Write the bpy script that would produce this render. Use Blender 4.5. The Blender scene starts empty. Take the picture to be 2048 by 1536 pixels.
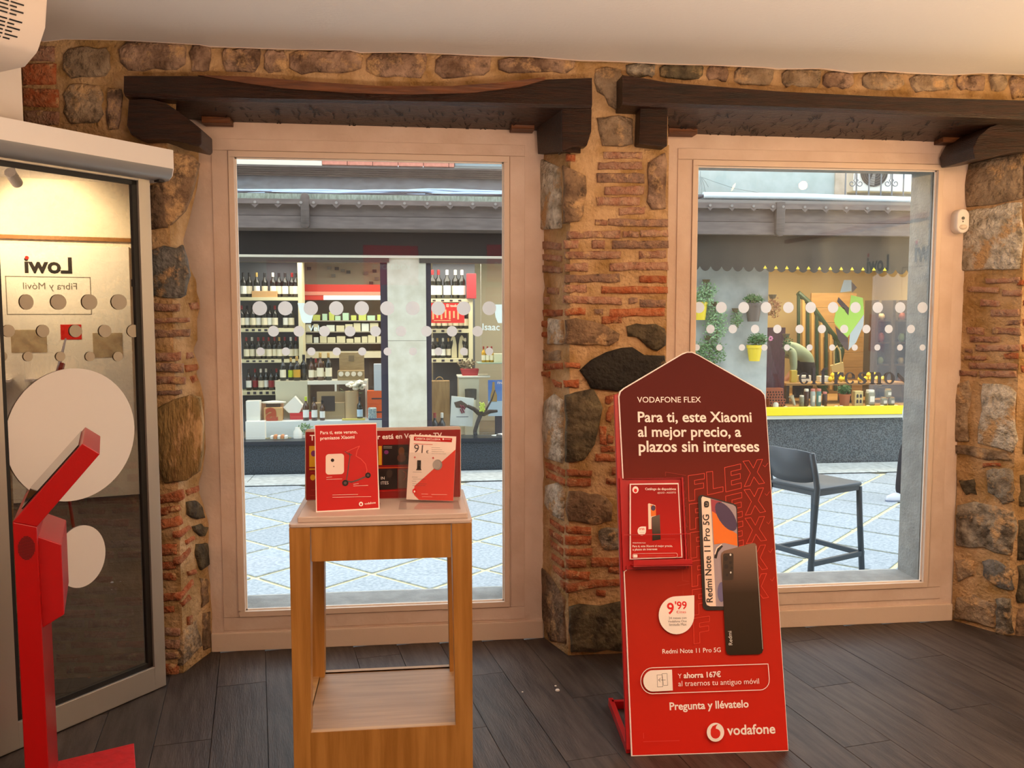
import bpy, bmesh, math, random
from mathutils import Vector, Matrix, noise
random.seed(7)
R = math.radians
# ------------------------------------------------------------------ camera
FPX = 1750.0
YAW, PIT, ROL = R(6.557), R(4.55), R(0.018)
EYE = Vector((0, 0, 1.5))
_f = Vector((math.sin(YAW)*math.cos(PIT), math.cos(YAW)*math.cos(PIT), -math.sin(PIT)))
_r = Vector((math.cos(YAW), -math.sin(YAW), 0))
_d = -_r.cross(_f)
RT = _r*math.cos(ROL) + _d*math.sin(ROL)
DN = -_r*math.sin(ROL) + _d*math.cos(ROL)
FW = _f
S = bpy.context.scene
cam_data = bpy.data.cameras.new('camera')
cam_data.sensor_width = 36.0
cam_data.lens = FPX*36.0/2048.0
cam_data.clip_start = 0.02
cam = bpy.data.objects.new('camera', cam_data)
S.collection.objects.link(cam)
cam.matrix_world = Matrix(((RT.x, -DN.x, -FW.x, EYE.x), (RT.y, -DN.y, -FW.y, EYE.y), (RT.z, -DN.z, -FW.z, EYE.z), (0, 0, 0, 1)))
S.camera = cam
# ------------------------------------------------------------------ world, lights, exposure
S.view_settings.view_transform = 'Standard'
S.view_settings.look = 'None'
S.view_settings.gamma = 1.0
S.view_settings.use_curve_mapping = False
S.view_settings.exposure = 0.0
S.cycles.max_bounces = 9
S.cycles.diffuse_bounces = 4
S.cycles.glossy_bounces = 4
S.cycles.transmission_bounces = 6
S.cycles.transparent_max_bounces = 12
S.cycles.sample_clamp_indirect = 6.0
S.cycles.caustics_reflective = False
S.cycles.caustics_refractive = False
W = bpy.data.worlds.new('world'); S.world = W
W.use_nodes = True
bg = W.node_tree.nodes['Background']
bg.inputs[0].default_value = (0.80, 0.91, 1.0, 1)      # bright overcast sky over the street
bg.inputs[1].default_value = 3.6
WARM = (1.0, 0.50, 0.24)
def area_light(name, loc, rot, sx, sy, watts, col):
    l = bpy.data.lights.new(name, 'AREA'); l.shape = 'RECTANGLE'; l.size = sx; l.size_y = sy
    l.energy = watts; l.color = col
    o = bpy.data.objects.new(name, l); S.collection.objects.link(o)
    o.location = loc; o.rotation_euler = rot
    return o
def spot_light(name, loc, target, watts, col, ang=60, blend=0.7, rad=0.04):
    l = bpy.data.lights.new(name, 'SPOT'); l.energy = watts; l.color = col
    l.spot_size = R(ang); l.spot_blend = blend; l.shadow_soft_size = rad
    o = bpy.data.objects.new(name, l); S.collection.objects.link(o)
    o.location = loc
    o.rotation_euler = (Vector(target)-Vector(loc)).to_track_quat('-Z', 'Y').to_euler()
    return o
# added fill lights facing up, without any fixture, to brighten the ceiling
area_light('ceiling_fill', (1.6, 0.7, 1.05), (R(188), 0, 0), 1.6, .8, 112, (1.0, 0.76, 0.58))
area_light('ceiling_fill', (-0.5, 0.5, 1.05), (R(188), 0, 0), 1.4, .8, 64, (1.0, 0.76, 0.60))
for _k, (_x, _y, _tx, _ty, _tz, _w) in enumerate(((2.95, 1.5, 2.7, 3.9, 1.2, 15), (1.5, 1.2, 1.4, 3.9, 1.0, 15), (1.3, .4, .0, 3.9, 1.1, 20), (-1.5, 1.0, -.5, 3.8, 1.2, 20))):
    spot_light('downlight', (_x, _y, 2.47), (_tx, _ty, _tz), _w, WARM, 110, 1.0, .03)
# ------------------------------------------------------------------ projection helpers (photo pixel -> point on a real surface)
def ray(px, py): return FW + RT*((px-1024)/FPX) + DN*((py-768)/FPX)
def atY(px, py, Y): d = ray(px, py); return EYE + d*(Y/d.y)
def atZ(px, py, z): d = ray(px, py); return EYE + d*((z-1.5)/d.z)
class Plane:
    """local frame: origin o, u (right), v (up), n (towards the room)"""
    def __init__(s, o, u, v=Vector((0, 0, 1))):
        s.o = Vector(o); s.u = Vector(u).normalized(); s.v = Vector(v).normalized(); s.n = s.u.cross(s.v)
    def hit(s, px, py, off=0.0):
        d = ray(px, py); t = ((s.o+s.n*off-EYE).dot(s.n))/d.dot(s.n); return EYE+d*t
    def uv(s, px, py, off=0.0): p = s.hit(px, py, off)-s.o; return p.dot(s.u), p.dot(s.v)
    def pt(s, u, v, w=0.0): return s.o+s.u*u+s.v*v+s.n*w
YF, YP, YG = 3.70, 3.935, 3.955
FRONT = Plane((0, YF, 0), (1, 0, 0))
PLAS = Plane((0, YP, 0), (1, 0, 0))
GLASS = Plane((0, YG, 0), (1, 0, 0))
JA = Plane((-0.965, 3.69, 0), Vector((-0.897+0.965, 3.935-3.69, 0)))
JB = Plane((0.596, 3.935, 0), Vector((0.674-0.596, 3.70-3.935, 0)))
JC = Plane((2.626, 3.935, 0), Vector((2.757-2.626, 3.695-3.935, 0)))
# ------------------------------------------------------------------ colours and materials
def srgb(h):
    h = h.lstrip('#'); c = [int(h[i:i+2], 16)/255 for i in (0, 2, 4)]
    return tuple((x/12.92 if x <= 0.04045 else ((x+0.055)/1.055)**2.4) for x in c)+(1,)
MATS = {}
def mat(name, col, rough=0.6, col2=None, scale=8.0, stretch=(1, 1, 1), bump=0.0, bscale=None, metal=0.0, var=0.0, spec=0.5, emit=None, estr=0.0, detail=6, contrast=(0.35, 0.65), coat=0.0, coords='Object', smear=None):
    if name in MATS: return MATS[name]
    m = bpy.data.materials.new(name); m.use_nodes = True; MATS[name] = m
    nt = m.node_tree; N = nt.nodes; L = nt.links; b = N['Principled BSDF']
    c1 = srgb(col) if isinstance(col, str) else col
    b.inputs['Roughness'].default_value = rough; b.inputs['Metallic'].default_value = metal
    b.inputs['Specular IOR Level'].default_value = spec
    if coat: b.inputs['Coat Weight'].default_value = coat; b.inputs['Coat Roughness'].default_value = 0.15
    b.inputs['Base Color'].default_value = c1
    if emit: b.inputs['Emission Color'].default_value = srgb(emit); b.inputs['Emission Strength'].default_value = estr
    if col2 or bump:
        tc = N.new('ShaderNodeTexCoord'); mp = N.new('ShaderNodeMapping'); L.new(tc.outputs[coords], mp.inputs[0])
        mp.inputs['Scale'].default_value = stretch
        nz = N.new('ShaderNodeTexNoise'); nz.inputs['Scale'].default_value = scale; nz.inputs['Detail'].default_value = detail
        L.new(mp.outputs[0], nz.inputs[0]); out = None
        if var:
            oi = N.new('ShaderNodeObjectInfo'); ad = N.new('ShaderNodeVectorMath'); ad.operation = 'ADD'
            sc = N.new('ShaderNodeVectorMath'); sc.operation = 'SCALE'; sc.inputs['Scale'].default_value = 37.0
            cb = N.new('ShaderNodeCombineXYZ')
            for k in range(3): L.new(oi.outputs['Random'], cb.inputs[k])
            L.new(cb.outputs[0], sc.inputs[0]); L.new(mp.outputs[0], ad.inputs[0]); L.new(sc.outputs[0], ad.inputs[1]); L.new(ad.outputs[0], nz.inputs[0])
        if col2:
            rp = N.new('ShaderNodeMapRange'); rp.inputs[1].default_value = contrast[0]; rp.inputs[2].default_value = contrast[1]
            L.new(nz.outputs['Fac'], rp.inputs[0])
            mx = N.new('ShaderNodeMix'); mx.data_type = 'RGBA'; L.new(rp.outputs[0], mx.inputs[0])
            mx.inputs[6].default_value = c1; mx.inputs[7].default_value = srgb(col2) if isinstance(col2, str) else col2
            out = mx.outputs[2]
            if var:
                hs = N.new('ShaderNodeHueSaturation'); mr = N.new('ShaderNodeMapRange')
                mr.inputs[3].default_value = 1-var; mr.inputs[4].default_value = 1+var
                L.new(oi.outputs['Random'], mr.inputs[0]); L.new(mr.outputs[0], hs.inputs['Value']); L.new(out, hs.inputs['Color']); out = hs.outputs[0]
            if smear:        # lime mortar wiped over the face of the stone
                sc_, sv, lo, hi = smear
                n3 = N.new('ShaderNodeTexNoise'); n3.inputs['Scale'].default_value = sv; n3.inputs['Detail'].default_value = 11; n3.inputs['Roughness'].default_value = .68
                L.new(nz.inputs[0].links[0].from_socket, n3.inputs[0]); m3 = N.new('ShaderNodeMapRange'); m3.inputs[1].default_value = lo; m3.inputs[2].default_value = hi
                L.new(n3.outputs['Fac'], m3.inputs[0]); x3 = N.new('ShaderNodeMix'); x3.data_type = 'RGBA'; L.new(m3.outputs[0], x3.inputs[0]); L.new(out, x3.inputs[6]); x3.inputs[7].default_value = srgb(sc_); out = x3.outputs[2]
                n4 = N.new('ShaderNodeTexNoise'); n4.inputs['Scale'].default_value = sv*1.7; n4.inputs['Detail'].default_value = 12; n4.inputs['Roughness'].default_value = .75
                L.new(nz.inputs[0].links[0].from_socket, n4.inputs[0]); m4 = N.new('ShaderNodeMapRange'); m4.inputs[1].default_value = .36; m4.inputs[2].default_value = .46; m4.inputs[3].default_value = .45; m4.inputs[4].default_value = 1
                L.new(n4.outputs['Fac'], m4.inputs[0]); h4 = N.new('ShaderNodeHueSaturation'); L.new(m4.outputs[0], h4.inputs['Value']); L.new(out, h4.inputs['Color']); out = h4.outputs[0]
            L.new(out, b.inputs['Base Color'])
        if bump:
            bp = N.new('ShaderNodeBump'); bp.inputs['Strength'].default_value = min(1, bump); bp.inputs['Distance'].default_value = 0.01*max(1, bump)
            src = nz
            if bscale:
                src = N.new('ShaderNodeTexNoise'); src.inputs['Scale'].default_value = bscale; src.inputs['Detail'].default_value = 8
                L.new(nz.inputs[0].links[0].from_socket, src.inputs[0])
            L.new(src.outputs['Fac'], bp.inputs['Height']); L.new(bp.outputs[0], b.inputs['Normal'])
    return m
def glass_mat(name, tint, base, top=0.9, rough=0.0, haze=None, hz=0.0):
    if name in MATS: return MATS[name]
    m = bpy.data.materials.new(name); m.use_nodes = True; MATS[name] = m
    nt = m.node_tree; N = nt.nodes; L = nt.links; N.remove(N['Principled BSDF'])
    tr = N.new('ShaderNodeBsdfTransparent'); tr.inputs[0].default_value = tint
    gl = N.new('ShaderNodeBsdfGlossy'); gl.inputs['Roughness'].default_value = rough
    lw = N.new('ShaderNodeLayerWeight'); pw = N.new('ShaderNodeMath'); pw.operation = 'POWER'; pw.inputs[1].default_value = 4
    mr = N.new('ShaderNodeMapRange'); mr.inputs[3].default_value = base; mr.inputs[4].default_value = top
    L.new(lw.outputs['Facing'], pw.inputs[0]); L.new(pw.outputs[0], mr.inputs[0])
    mx = N.new('ShaderNodeMixShader'); L.new(mr.outputs[0], mx.inputs[0]); L.new(tr.outputs[0], mx.inputs[1]); L.new(gl.outputs[0], mx.inputs[2])
    o = mx.outputs[0]
    if hz:
        df = N.new('ShaderNodeBsdfDiffuse'); df.inputs[0].default_value = haze; m2 = N.new('ShaderNodeMixShader'); m2.inputs[0].default_value = hz
        L.new(o, m2.inputs[1]); L.new(df.outputs[0], m2.inputs[2]); o = m2.outputs[0]
    L.new(o, N['Material Output'].inputs[0])
    return m
# ------------------------------------------------------------------ geometry helpers
def link(name, me, parent=None):
    o = bpy.data.objects.new(name, me); S.collection.objects.link(o)
    if parent: o.parent = parent
    return o
def tag(o, label=None, cat=None, group=None, kind=None):
    if label: o['label'] = label
    if cat: o['category'] = cat
    if group: o['group'] = group
    if kind: o['kind'] = kind
    return o
def empty(name, loc=(0, 0, 0), rz=0.0, label=None, cat=None, group=None, kind=None, parent=None):
    o = bpy.data.objects.new(name, None); S.collection.objects.link(o); o.location = loc; o.rotation_euler = (0, 0, rz)
    o.empty_display_size = 0.05
    if parent: o.parent = parent
    return tag(o, label, cat, group, kind)
FONT_CACHE = {}
def glyphs(s, bold=0.0, spacing=1.0):
    k = (s, bold, spacing)
    if k not in FONT_CACHE:
        cu = bpy.data.curves.new('t', 'FONT'); cu.body = s; cu.size = 1.0; cu.offset = bold; cu.resolution_u = 3
        cu.space_character = spacing
        o = bpy.data.objects.new('t', cu); S.collection.objects.link(o)
        dg = bpy.context.evaluated_depsgraph_get(); me = bpy.data.meshes.new_from_object(o.evaluated_get(dg))
        FONT_CACHE[k] = ([tuple(v.co) for v in me.vertices], [tuple(p.vertices) for p in me.polygons])
        bpy.data.objects.remove(o); bpy.data.curves.remove(cu); bpy.data.meshes.remove(me)
    return FONT_CACHE[k]
class MB:
    def __init__(s): s.v = []; s.f = []; s.m = []
    def add(s, vs, fs, mi=0):
        k = len(s.v); s.v += [Vector(v) for v in vs]; s.f += [tuple(i+k for i in f) for f in fs]; s.m += [mi]*len(fs); return s
    def box(s, a, b, mi=0, frame=None):
        x0, y0, z0 = a; x1, y1, z1 = b
        vs = [Vector(p) for p in ((x0,y0,z0),(x1,y0,z0),(x1,y1,z0),(x0,y1,z0),(x0,y0,z1),(x1,y0,z1),(x1,y1,z1),(x0,y1,z1))]
        if frame: vs = [frame.pt(p.x, p.z, p.y) for p in vs]
        return s.add(vs, [(0,3,2,1),(4,5,6,7),(0,1,5,4),(1,2,6,5),(2,3,7,6),(3,0,4,7)], mi)
    def prism(s, pts, vec, mi=0):
        """polygon of 3-D points swept along vec"""
        n = len(pts); p = [Vector(q) for q in pts]; vec = Vector(vec)
        return s.add(p+[q+vec for q in p], [tuple(range(n)), tuple(range(2*n-1, n-1, -1))]+[(i, i+n, (i+1) % n+n, (i+1) % n) for i in range(n)], mi)
    def rod(s, a, b, r0, r1=None, n=8, mi=0, cap=True):
        a = Vector(a); b = Vector(b); r1 = r0 if r1 is None else r1
        d = (b-a).normalized(); x = d.orthogonal().normalized(); y = d.cross(x); vs = []
        for c, r in ((a, r0), (b, r1)):
            for i in range(n): t = 2*math.pi*i/n; vs.append(c+x*r*math.cos(t)+y*r*math.sin(t))
        fs = [(i, (i+1) % n, (i+1) % n+n, i+n) for i in range(n)]
        if cap: fs += [tuple(range(n-1, -1, -1)), tuple(range(n, 2*n))]
        return s.add(vs, fs, mi)
    def tube(s, path, r, n=8, mi=0):
        P = [Vector(p) for p in path]; vs = []; up = None
        for i, p in enumerate(P):
            d = (P[min(i+1, len(P)-1)]-P[max(i-1, 0)]).normalized()
            if up is None: up = d.orthogonal().normalized()
            up = (up-d*up.dot(d)).normalized(); y = d.cross(up); rr = r[i] if isinstance(r, (list, tuple)) else r
            for k in range(n): t = 2*math.pi*k/n; vs.append(p+up*rr*math.cos(t)+y*rr*math.sin(t))
        m = len(P)
        fs = [(j*n+i, j*n+(i+1) % n, (j+1)*n+(i+1) % n, (j+1)*n+i) for j in range(m-1) for i in range(n)]
        fs += [tuple(range(n-1, -1, -1)), tuple(range((m-1)*n, m*n))]
        return s.add(vs, fs, mi)
    def lathe(s, prof, c=(0, 0, 0), n=16, mi=0, sx=1.0, sy=1.0):
        c = Vector(c); vs = []
        for r, z in prof:
            for i in range(n): t = 2*math.pi*i/n; vs.append(c+Vector((r*math.cos(t)*sx, r*math.sin(t)*sy, z)))
        m = len(prof); fs = [(j*n+i, j*n+(i+1) % n, (j+1)*n+(i+1) % n, (j+1)*n+i) for j in range(m-1) for i in range(n)]
        fs += [tuple(range(n-1, -1, -1)), tuple(range((m-1)*n, m*n))]
        return s.add(vs, fs, mi)
    def quad(s, a, b, c, d, mi=0): return s.add([a, b, c, d], [(0, 1, 2, 3)], mi)
    def disc(s, c, u, v, r, n=24, mi=0, ry=None):
        ry = ry or r; c = Vector(c)
        return s.add([c+u*r*math.cos(2*math.pi*i/n)+v*ry*math.sin(2*math.pi*i/n) for i in range(n)], [tuple(range(n))], mi)
    def text(s, t, o, u, v, size, bold=0.0, mi=0, align='L', sx=1.0, spacing=1.0):
        vs, fs = glyphs(t, bold, spacing)
        if not vs: return s
        x0 = min(p[0] for p in vs); x1 = max(p[0] for p in vs)
        dx = {'L': -x0, 'C': -(x0+x1)/2, 'R': -x1}[align]; o = Vector(o)
        return s.add([o+u*(p[0]+dx)*size*sx+v*p[1]*size for p in vs], fs, mi)
    def text_fit(s, t, a, b, v, bold=0.0, mi=0, size=None):
        """text whose baseline runs exactly from point a to point b"""
        vs, fs = glyphs(t, bold); a = Vector(a); b = Vector(b)
        x0 = min(p[0] for p in vs); x1 = max(p[0] for p in vs); L = (b-a).length; k = L/(x1-x0); u = (b-a).normalized()
        sy = size or k
        return s.add([a+u*(p[0]-x0)*k+v*p[1]*sy for p in vs], fs, mi)
    def build(s, name, mats, parent=None, smooth=False, bevel=0.0, label=None, recenter=True, seg=2, flipfix=False):
        if not isinstance(mats, (list, tuple)): mats = [mats]
        me = bpy.data.meshes.new(name); c = Vector((0, 0, 0))
        if recenter and s.v:
            lo = [min(v[k] for v in s.v) for k in range(3)]; hi = [max(v[k] for v in s.v) for k in range(3)]
            c = Vector([(lo[k]+hi[k])/2 for k in range(3)])
        me.from_pydata([v-c for v in s.v], [], s.f)
        for m in mats: me.materials.append(m)
        me.polygons.foreach_set('material_index', s.m)
        if bevel:
            bm = bmesh.new(); bm.from_mesh(me); bmesh.ops.remove_doubles(bm, verts=bm.verts, dist=1e-5)
            bmesh.ops.recalc_face_normals(bm, faces=bm.faces)
            es = [e for e in bm.edges if len(e.link_faces) == 2 and e.calc_face_angle(0) > 0.5]
            bmesh.ops.bevel(bm, geom=es, offset=bevel, segments=seg, affect='EDGES', profile=0.5, clamp_overlap=True)
            bm.to_mesh(me); bm.free()
        if smooth:
            me.polygons.foreach_set('use_smooth', [True]*len(me.polygons))
            if smooth != 'all': me.set_sharp_from_angle(angle=R(40))
        me.update()
        o = link(name, me, parent); o.location = c
        if label: o['label'] = label
        return o
def thing(mb, name, mats, label, cat, group=None, **k):
    o = mb.build(name, mats, **k); return tag(o, label, cat, group)
def proj(p):
    q = Vector(p)-EYE; return 1024+FPX*q.dot(RT)/q.dot(FW), 768+FPX*q.dot(DN)/q.dot(FW)
def vline(X, Y):
    (xa, ya), (xb, yb) = proj((X, Y, 0)), proj((X, Y, 2.4)); return lambda y: xa+(y-ya)*(xb-xa)/(yb-ya)
def lerp(tab, y):
    """tab: list of (x, y) ordered by y -> x at y"""
    if y <= tab[0][1]: return tab[0][0]
    for (x0, y0), (x1, y1) in zip(tab, tab[1:]):
        if y <= y1: return x0+(x1-x0)*(y-y0)/(y1-y0 or 1)
    return tab[-1][0]
def patch(mb, plane, rows, xl, xr, step=10, cols=None, amp=0.006, off=0.0, mi=0):
    """rough mortar skin: rows of photo y between the curves xl(y) and xr(y), lying on plane"""
    y0, y1 = rows; n = max(2, int((y1-y0)/step)); w = max(abs(xr(y0)-xl(y0)), abs(xr((y0+y1)/2)-xl((y0+y1)/2))); m = cols or max(2, int(w/step)); vs = []
    for i in range(n+1):
        y = y0+(y1-y0)*i/n
        for j in range(m+1):
            x = xl(y)+(xr(y)-xl(y))*j/m; p = plane.hit(x, y)
            a = noise.noise(p*9)+0.5*noise.noise(p*24)+0.25*noise.noise(p*60)
            edge = 0.25 if j in (0, m) else 1
            vs.append(p+plane.n*(off+amp*a*edge)+Vector((0, 0, 1))*0)
    fs = [(i*(m+1)+j, (i+1)*(m+1)+j, (i+1)*(m+1)+j+1, i*(m+1)+j+1) for i in range(n) for j in range(m)]
    return mb.add(vs, fs, mi)
def densify(poly, step):
    out = []
    for i, a in enumerate(poly):
        b = poly[(i+1) % len(poly)]; L = math.hypot(b[0]-a[0], b[1]-a[1]); k = max(1, int(L/step))
        for j in range(k): t = j/k; out.append((a[0]+(b[0]-a[0])*t, a[1]+(b[1]-a[1])*t))
    return out
def piece(name, plane, poly, d, m, parent, ragged=0.0025, step=None, dome=0.2, label=None):
    """one stone or brick: outline in photo pixels laid on plane, standing d proud of it"""
    if len(poly) == 2:
        (x0, y0), (x1, y1) = poly; t = random.uniform(-1.5, 1.5); poly = [(x0, y0+t), (x1, y0-t), (x1, y1-t), (x0, y1+t)]
    xs = [p[0] for p in poly]; ys = [p[1] for p in poly]
    big = max(max(xs)-min(xs), max(ys)-min(ys)); step = step or max(7, big/6)
    P = densify(poly, step); UV = [Vector(plane.uv(*p)) for p in P]; n = len(UV)
    c = sum(UV, Vector((0, 0)))/n; q = random.random()*50
    UV = [u+Vector((noise.noise(Vector((u.x*40, u.y*40, q))), noise.noise(Vector((u.x*40, u.y*40, q+9)))))*ragged*2.2 for u in UV]
    size = min(max(u.x for u in UV)-min(u.x for u in UV), max(u.y for u in UV)-min(u.y for u in UV))
    ins = min(0.007, size*0.18); vs = []; fs = []
    def ring(inset, w, nz):
        for u in UV:
            r = u-c; L = r.length or 1; k = u-r*(inset/L if inset/L < .8 else .8)
            vs.append(plane.pt(k.x, k.y, w+nz*noise.noise(Vector((k.x*30, k.y*30, q)))))
    ring(0, -0.02, 0); ring(0.0, d*0.55, 0.002); ring(ins, d, 0.004)
    nr = 3
    if size > 0.05:
        for u in UV: k = c+(u-c)*0.5; vs.append(plane.pt(k.x, k.y, d*(1+dome)+0.007*noise.noise(Vector((k.x*22, k.y*22, q)))))
        nr = 4
    vs.append(plane.pt(c.x, c.y, d*(1+dome*1.2)+0.004*noise.noise(Vector((q, q, q)))))
    for r_ in range(nr-1): fs += [(r_*n+i, r_*n+(i+1) % n, (r_+1)*n+(i+1) % n, (r_+1)*n+i) for i in range(n)]
    fs += [((nr-1)*n+i, (nr-1)*n+(i+1) % n, nr*n) for i in range(n)]
    area = sum(UV[i].x*UV[(i+1) % n].y-UV[(i+1) % n].x*UV[i].y for i in range(n))
    if area < 0: fs = [tuple(reversed(f)) for f in fs]
    o = MB().add(vs, fs).build(name, m, parent, smooth='all', label=label)
    return o
# ------------------------------------------------------------------ materials of the room
M_ceil = mat('ceiling_paint', '#e9e4df', 0.85, bump=0.15, scale=60)
M_plaster = mat('white_plaster', '#e0cbbb', 0.8, '#d3bba8', scale=5, bump=0.25, bscale=35)
M_wallp = mat('wall_paint', '#e8ddd2', 0.8, bump=0.1, scale=50)
M_mortar = mat('lime_mortar', '#c9a67b', 0.95, '#a07c49', scale=9, bump=1.6, bscale=55)
M_brick = [mat('brick_orange', '#a8552c', 0.9, '#b87850', scale=30, bump=1.5, bscale=90, smear=('#c8a273', 14, .56, .64), var=.18),
           mat('brick_rose', '#a5735a', 0.9, '#b8947a', scale=30, bump=1.5, bscale=90, smear=('#c8a273', 14, .56, .64), var=.14),
           mat('brick_smoked', '#8a6f60', 0.9, '#ab8468', scale=34, bump=1.5, bscale=90, smear=('#c8a273', 14, .56, .64), var=.18)]
M_stone = [mat('stone_grey', '#ad977c', 0.9, '#7f684e', scale=14, bump=2.2, bscale=45, smear=('#c8a273', 9, .53, .63), var=.12),
           mat('stone_brown', '#92765a', 0.9, '#66503c', scale=14, bump=2.2, bscale=45, smear=('#c8a273', 9, .53, .63), var=.12),
           mat('stone_dark', '#6e6248', 0.85, '#3f3525', scale=16, bump=2.4, bscale=40, var=.12, smear=('#a58a5e', 9, .58, .68)),
           mat('stone_black', '#2b261d', 0.8, '#1b1712', scale=16, bump=2.0, bscale=45, smear=('#8a7350', 9, .63, .70)),
           mat('stone_ochre', '#a88a55', 0.9, '#86683a', scale=8, stretch=(2, 2, .6), bump=2.2, bscale=45, smear=('#c8a273', 9, .53, .63)),
           mat('stone_slate', '#85837e', 0.75, '#4b463c', scale=11, bump=2.4, bscale=38, smear=('#c8a273', 9, .53, .63)),
           mat('stone_pale', '#e4dccb', 0.9, '#a39680', scale=22, bump=2.6, bscale=60, smear=('#c8a273', 9, .53, .63)),  # pale stone, colour lifted to stand in for daylight on pier B's reveal
           mat('stone_rose', '#b2937a', 0.9, '#6a503c', scale=12, bump=2.2, bscale=45, smear=('#c8a273', 9, .53, .63), var=.1),
           mat('stone_bluegrey', '#b3a793', 0.85, '#564b3c', scale=17, bump=2.8, bscale=36, smear=('#c8a273', 9, .53, .63), var=.1)]
M_beam = mat('beam_wood', '#3d1e0d', 0.34, '#1e0e06', scale=7, stretch=(1, 6, 14), bump=1.0, bscale=30, spec=0.6)
M_beam_chip = mat('beam_sapwood', '#6e3e17', 0.55, '#4b270d', scale=7, stretch=(1, 6, 10), bump=0.6)
M_mark = mat('chisel_mark', '#0d0704', 0.7)
M_plank = mat('floor_oak_dark', '#4c423c', 0.5, '#342b27', scale=5, stretch=(9, .9, 1), bump=0.25, bscale=26, var=.13, coords='Object', spec=.35, detail=9)
M_joint = mat('floor_joint', '#1d1917', 0.8)
M_white = mat('white_lacquer', '#e8e2dc', 0.4)
M_alu = mat('anodised_aluminium', '#b9b2a8', 0.38, metal=0.55)
M_gasket = mat('rubber_gasket', '#14110f', 0.6)
M_winframe = mat('painted_frame', '#dcc6b2', 0.5, bump=.1, scale=40)
M_seal = mat('silicone_seal', '#f1e9df', 0.6)
M_glass = glass_mat('window_glass', (.98, .985, .98, 1), 0.05)
M_door_glass = glass_mat('door_glass', (.48, .44, .37, 1), 0.42)
M_dot = mat('vinyl_sticker', '#e9e3da', 0.7)
# ------------------------------------------------------------------ floor of planks
plank_dir = Vector((math.sin(R(-9.75)), math.cos(R(-9.75)), 0)); plank_side = Vector((plank_dir.y, -plank_dir.x, 0))
fl = MB().box((-3.2, -3.1, -0.06), (3.4, YG-0.02, -0.012)).build('floor', M_joint, recenter=False); tag(fl, kind='structure')
PW, PL = 0.192, 1.22
pm = MB().box((-PW/2+.0009, -PL/2+.0005, -0.02), (PW/2-.0009, PL/2-.0005, 0)).build('plank', M_plank, fl, bevel=0.0012, seg=1)
first = True
p0 = atZ(441, 1303, 0)
for i in range(-12, 19):
    a = p0+plank_side*PW*(i+.5)
    off = ((i*0.37) % 1)*PL
    for j in range(-6, 4):
        c = a+plank_dir*(j*PL+off-1.0)
        if c.y > YP+.62 or c.y < -3.0 or abs(c.x) > 3.3: continue
        cosv = math.cos
        if c.y < 1.0 and (i+j) % 1 == 0 and c.y < -0.2: continue
        end = c+plank_dir*PL/2
        if end.y > YP-0.01:            # the last board of a row is sawn to the wall
            L1 = PL-(end.y-(YP-0.01))/plank_dir.y
            if L1 < .05: continue
            o = MB().box((-PW/2+.0012, -L1/2+.0012, -0.02), (PW/2-.0012, L1/2-.0012, 0)).build('plank', M_plank, fl)
            o.location = c-plank_dir*(PL-L1)/2+Vector((0, 0, -.01))
        else:
            o = pm if first else link('plank', pm.data, fl)
            first = False
            o.location = c+Vector((0, 0, -.01))
        o.rotation_euler = (0, 0, -R(-9.75))
for o in list(fl.children):            # drop boards that lie wholly outside the room
    if o.location.x > 3.25 or o.location.x < -3.1: bpy.data.objects.remove(o)
tag(MB().box((-3.2, -3.1, -0.05), (3.4, -0.9, -0.004)).build('floor_back', M_plank), kind='structure').name = 'floor'
# small white crumbs on the floor
for k, (x, y, r) in enumerate(((1115, 1381, 5), (1111, 1372, 2.5), (1045, 1384, 2))):
    p = atZ(x, y, 0.001); rr = r*p.y/FPX
    mb = MB().lathe([(rr, 0), (rr*.8, rr*.5), (rr*.2, rr*.6)], p, 7)
    thing(mb, 'paper_scrap', M_dot, ['larger white paper crumb on the dark floorboards right of the wooden table', 'small white crumb just behind the larger crumb on the floor', 'tiny white crumb on the floor nearest the table leg'][k], 'scrap')
# ------------------------------------------------------------------ ceiling with a ragged plaster edge over the stone
ZC = 2.565
ce = MB(); edge = [(60, 78), (90, 84), (130, 79), (200, 80), (240, 81), (300, 84), (400, 90), (420, 94), (480, 96), (560, 99), (700, 101), (720, 106), (800, 105), (860, 107), (960, 112), (1060, 114), (1160, 122), (1240, 124), (1330, 129), (1420, 131), (1530, 136), (1552, 139), (1640, 138), (1700, 146), (1760, 143), (1820, 147), (1900, 151), (1960, 147), (2048, 150), (2160, 152)]
pts = []
for k, (x, y) in enumerate(densify(edge, 22)[:-90] if False else edge):
    p = atY(x, y, YF-.02); pts.append(p)
left = Vector((-3.2, YF-.02, 2.585)); rightp = Vector((3.4, YF-.02, 2.56))
row = [left]+[p for p in pts if p.x < 3.3]+[rightp]
vs = []; fs = []
rows_y = [(0, 0), (.03, .35), (.09, .75), (.2, 1), (1.2, 1), (3.6, 1), (6.9, 1)]
for (dy, t) in rows_y:
    for p in row:
        vs.append(Vector((p.x, p.y-dy, p.z*(1-t)+ZC*t)))
n = len(row)
for i in range(len(rows_y)-1):
    for j in range(n-1): fs.append((i*n+j, i*n+j+1, (i+1)*n+j+1, (i+1)*n+j))
o = MB().add(vs, fs).build('ceiling', M_ceil, smooth='all'); tag(o, kind='structure')
tag(MB().box((-3.3, -3.2, 2.66), (3.5, 4.4, 2.75)).build('ceiling', M_ceil), kind='structure')
# lip of plaster where the ceiling meets the stone
lip = MB(); lip.tube([p+Vector((0, -.004, .004)) for p in row], .006, 5); tag(lip.build('trim_1', M_plaster), kind='structure')
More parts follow.
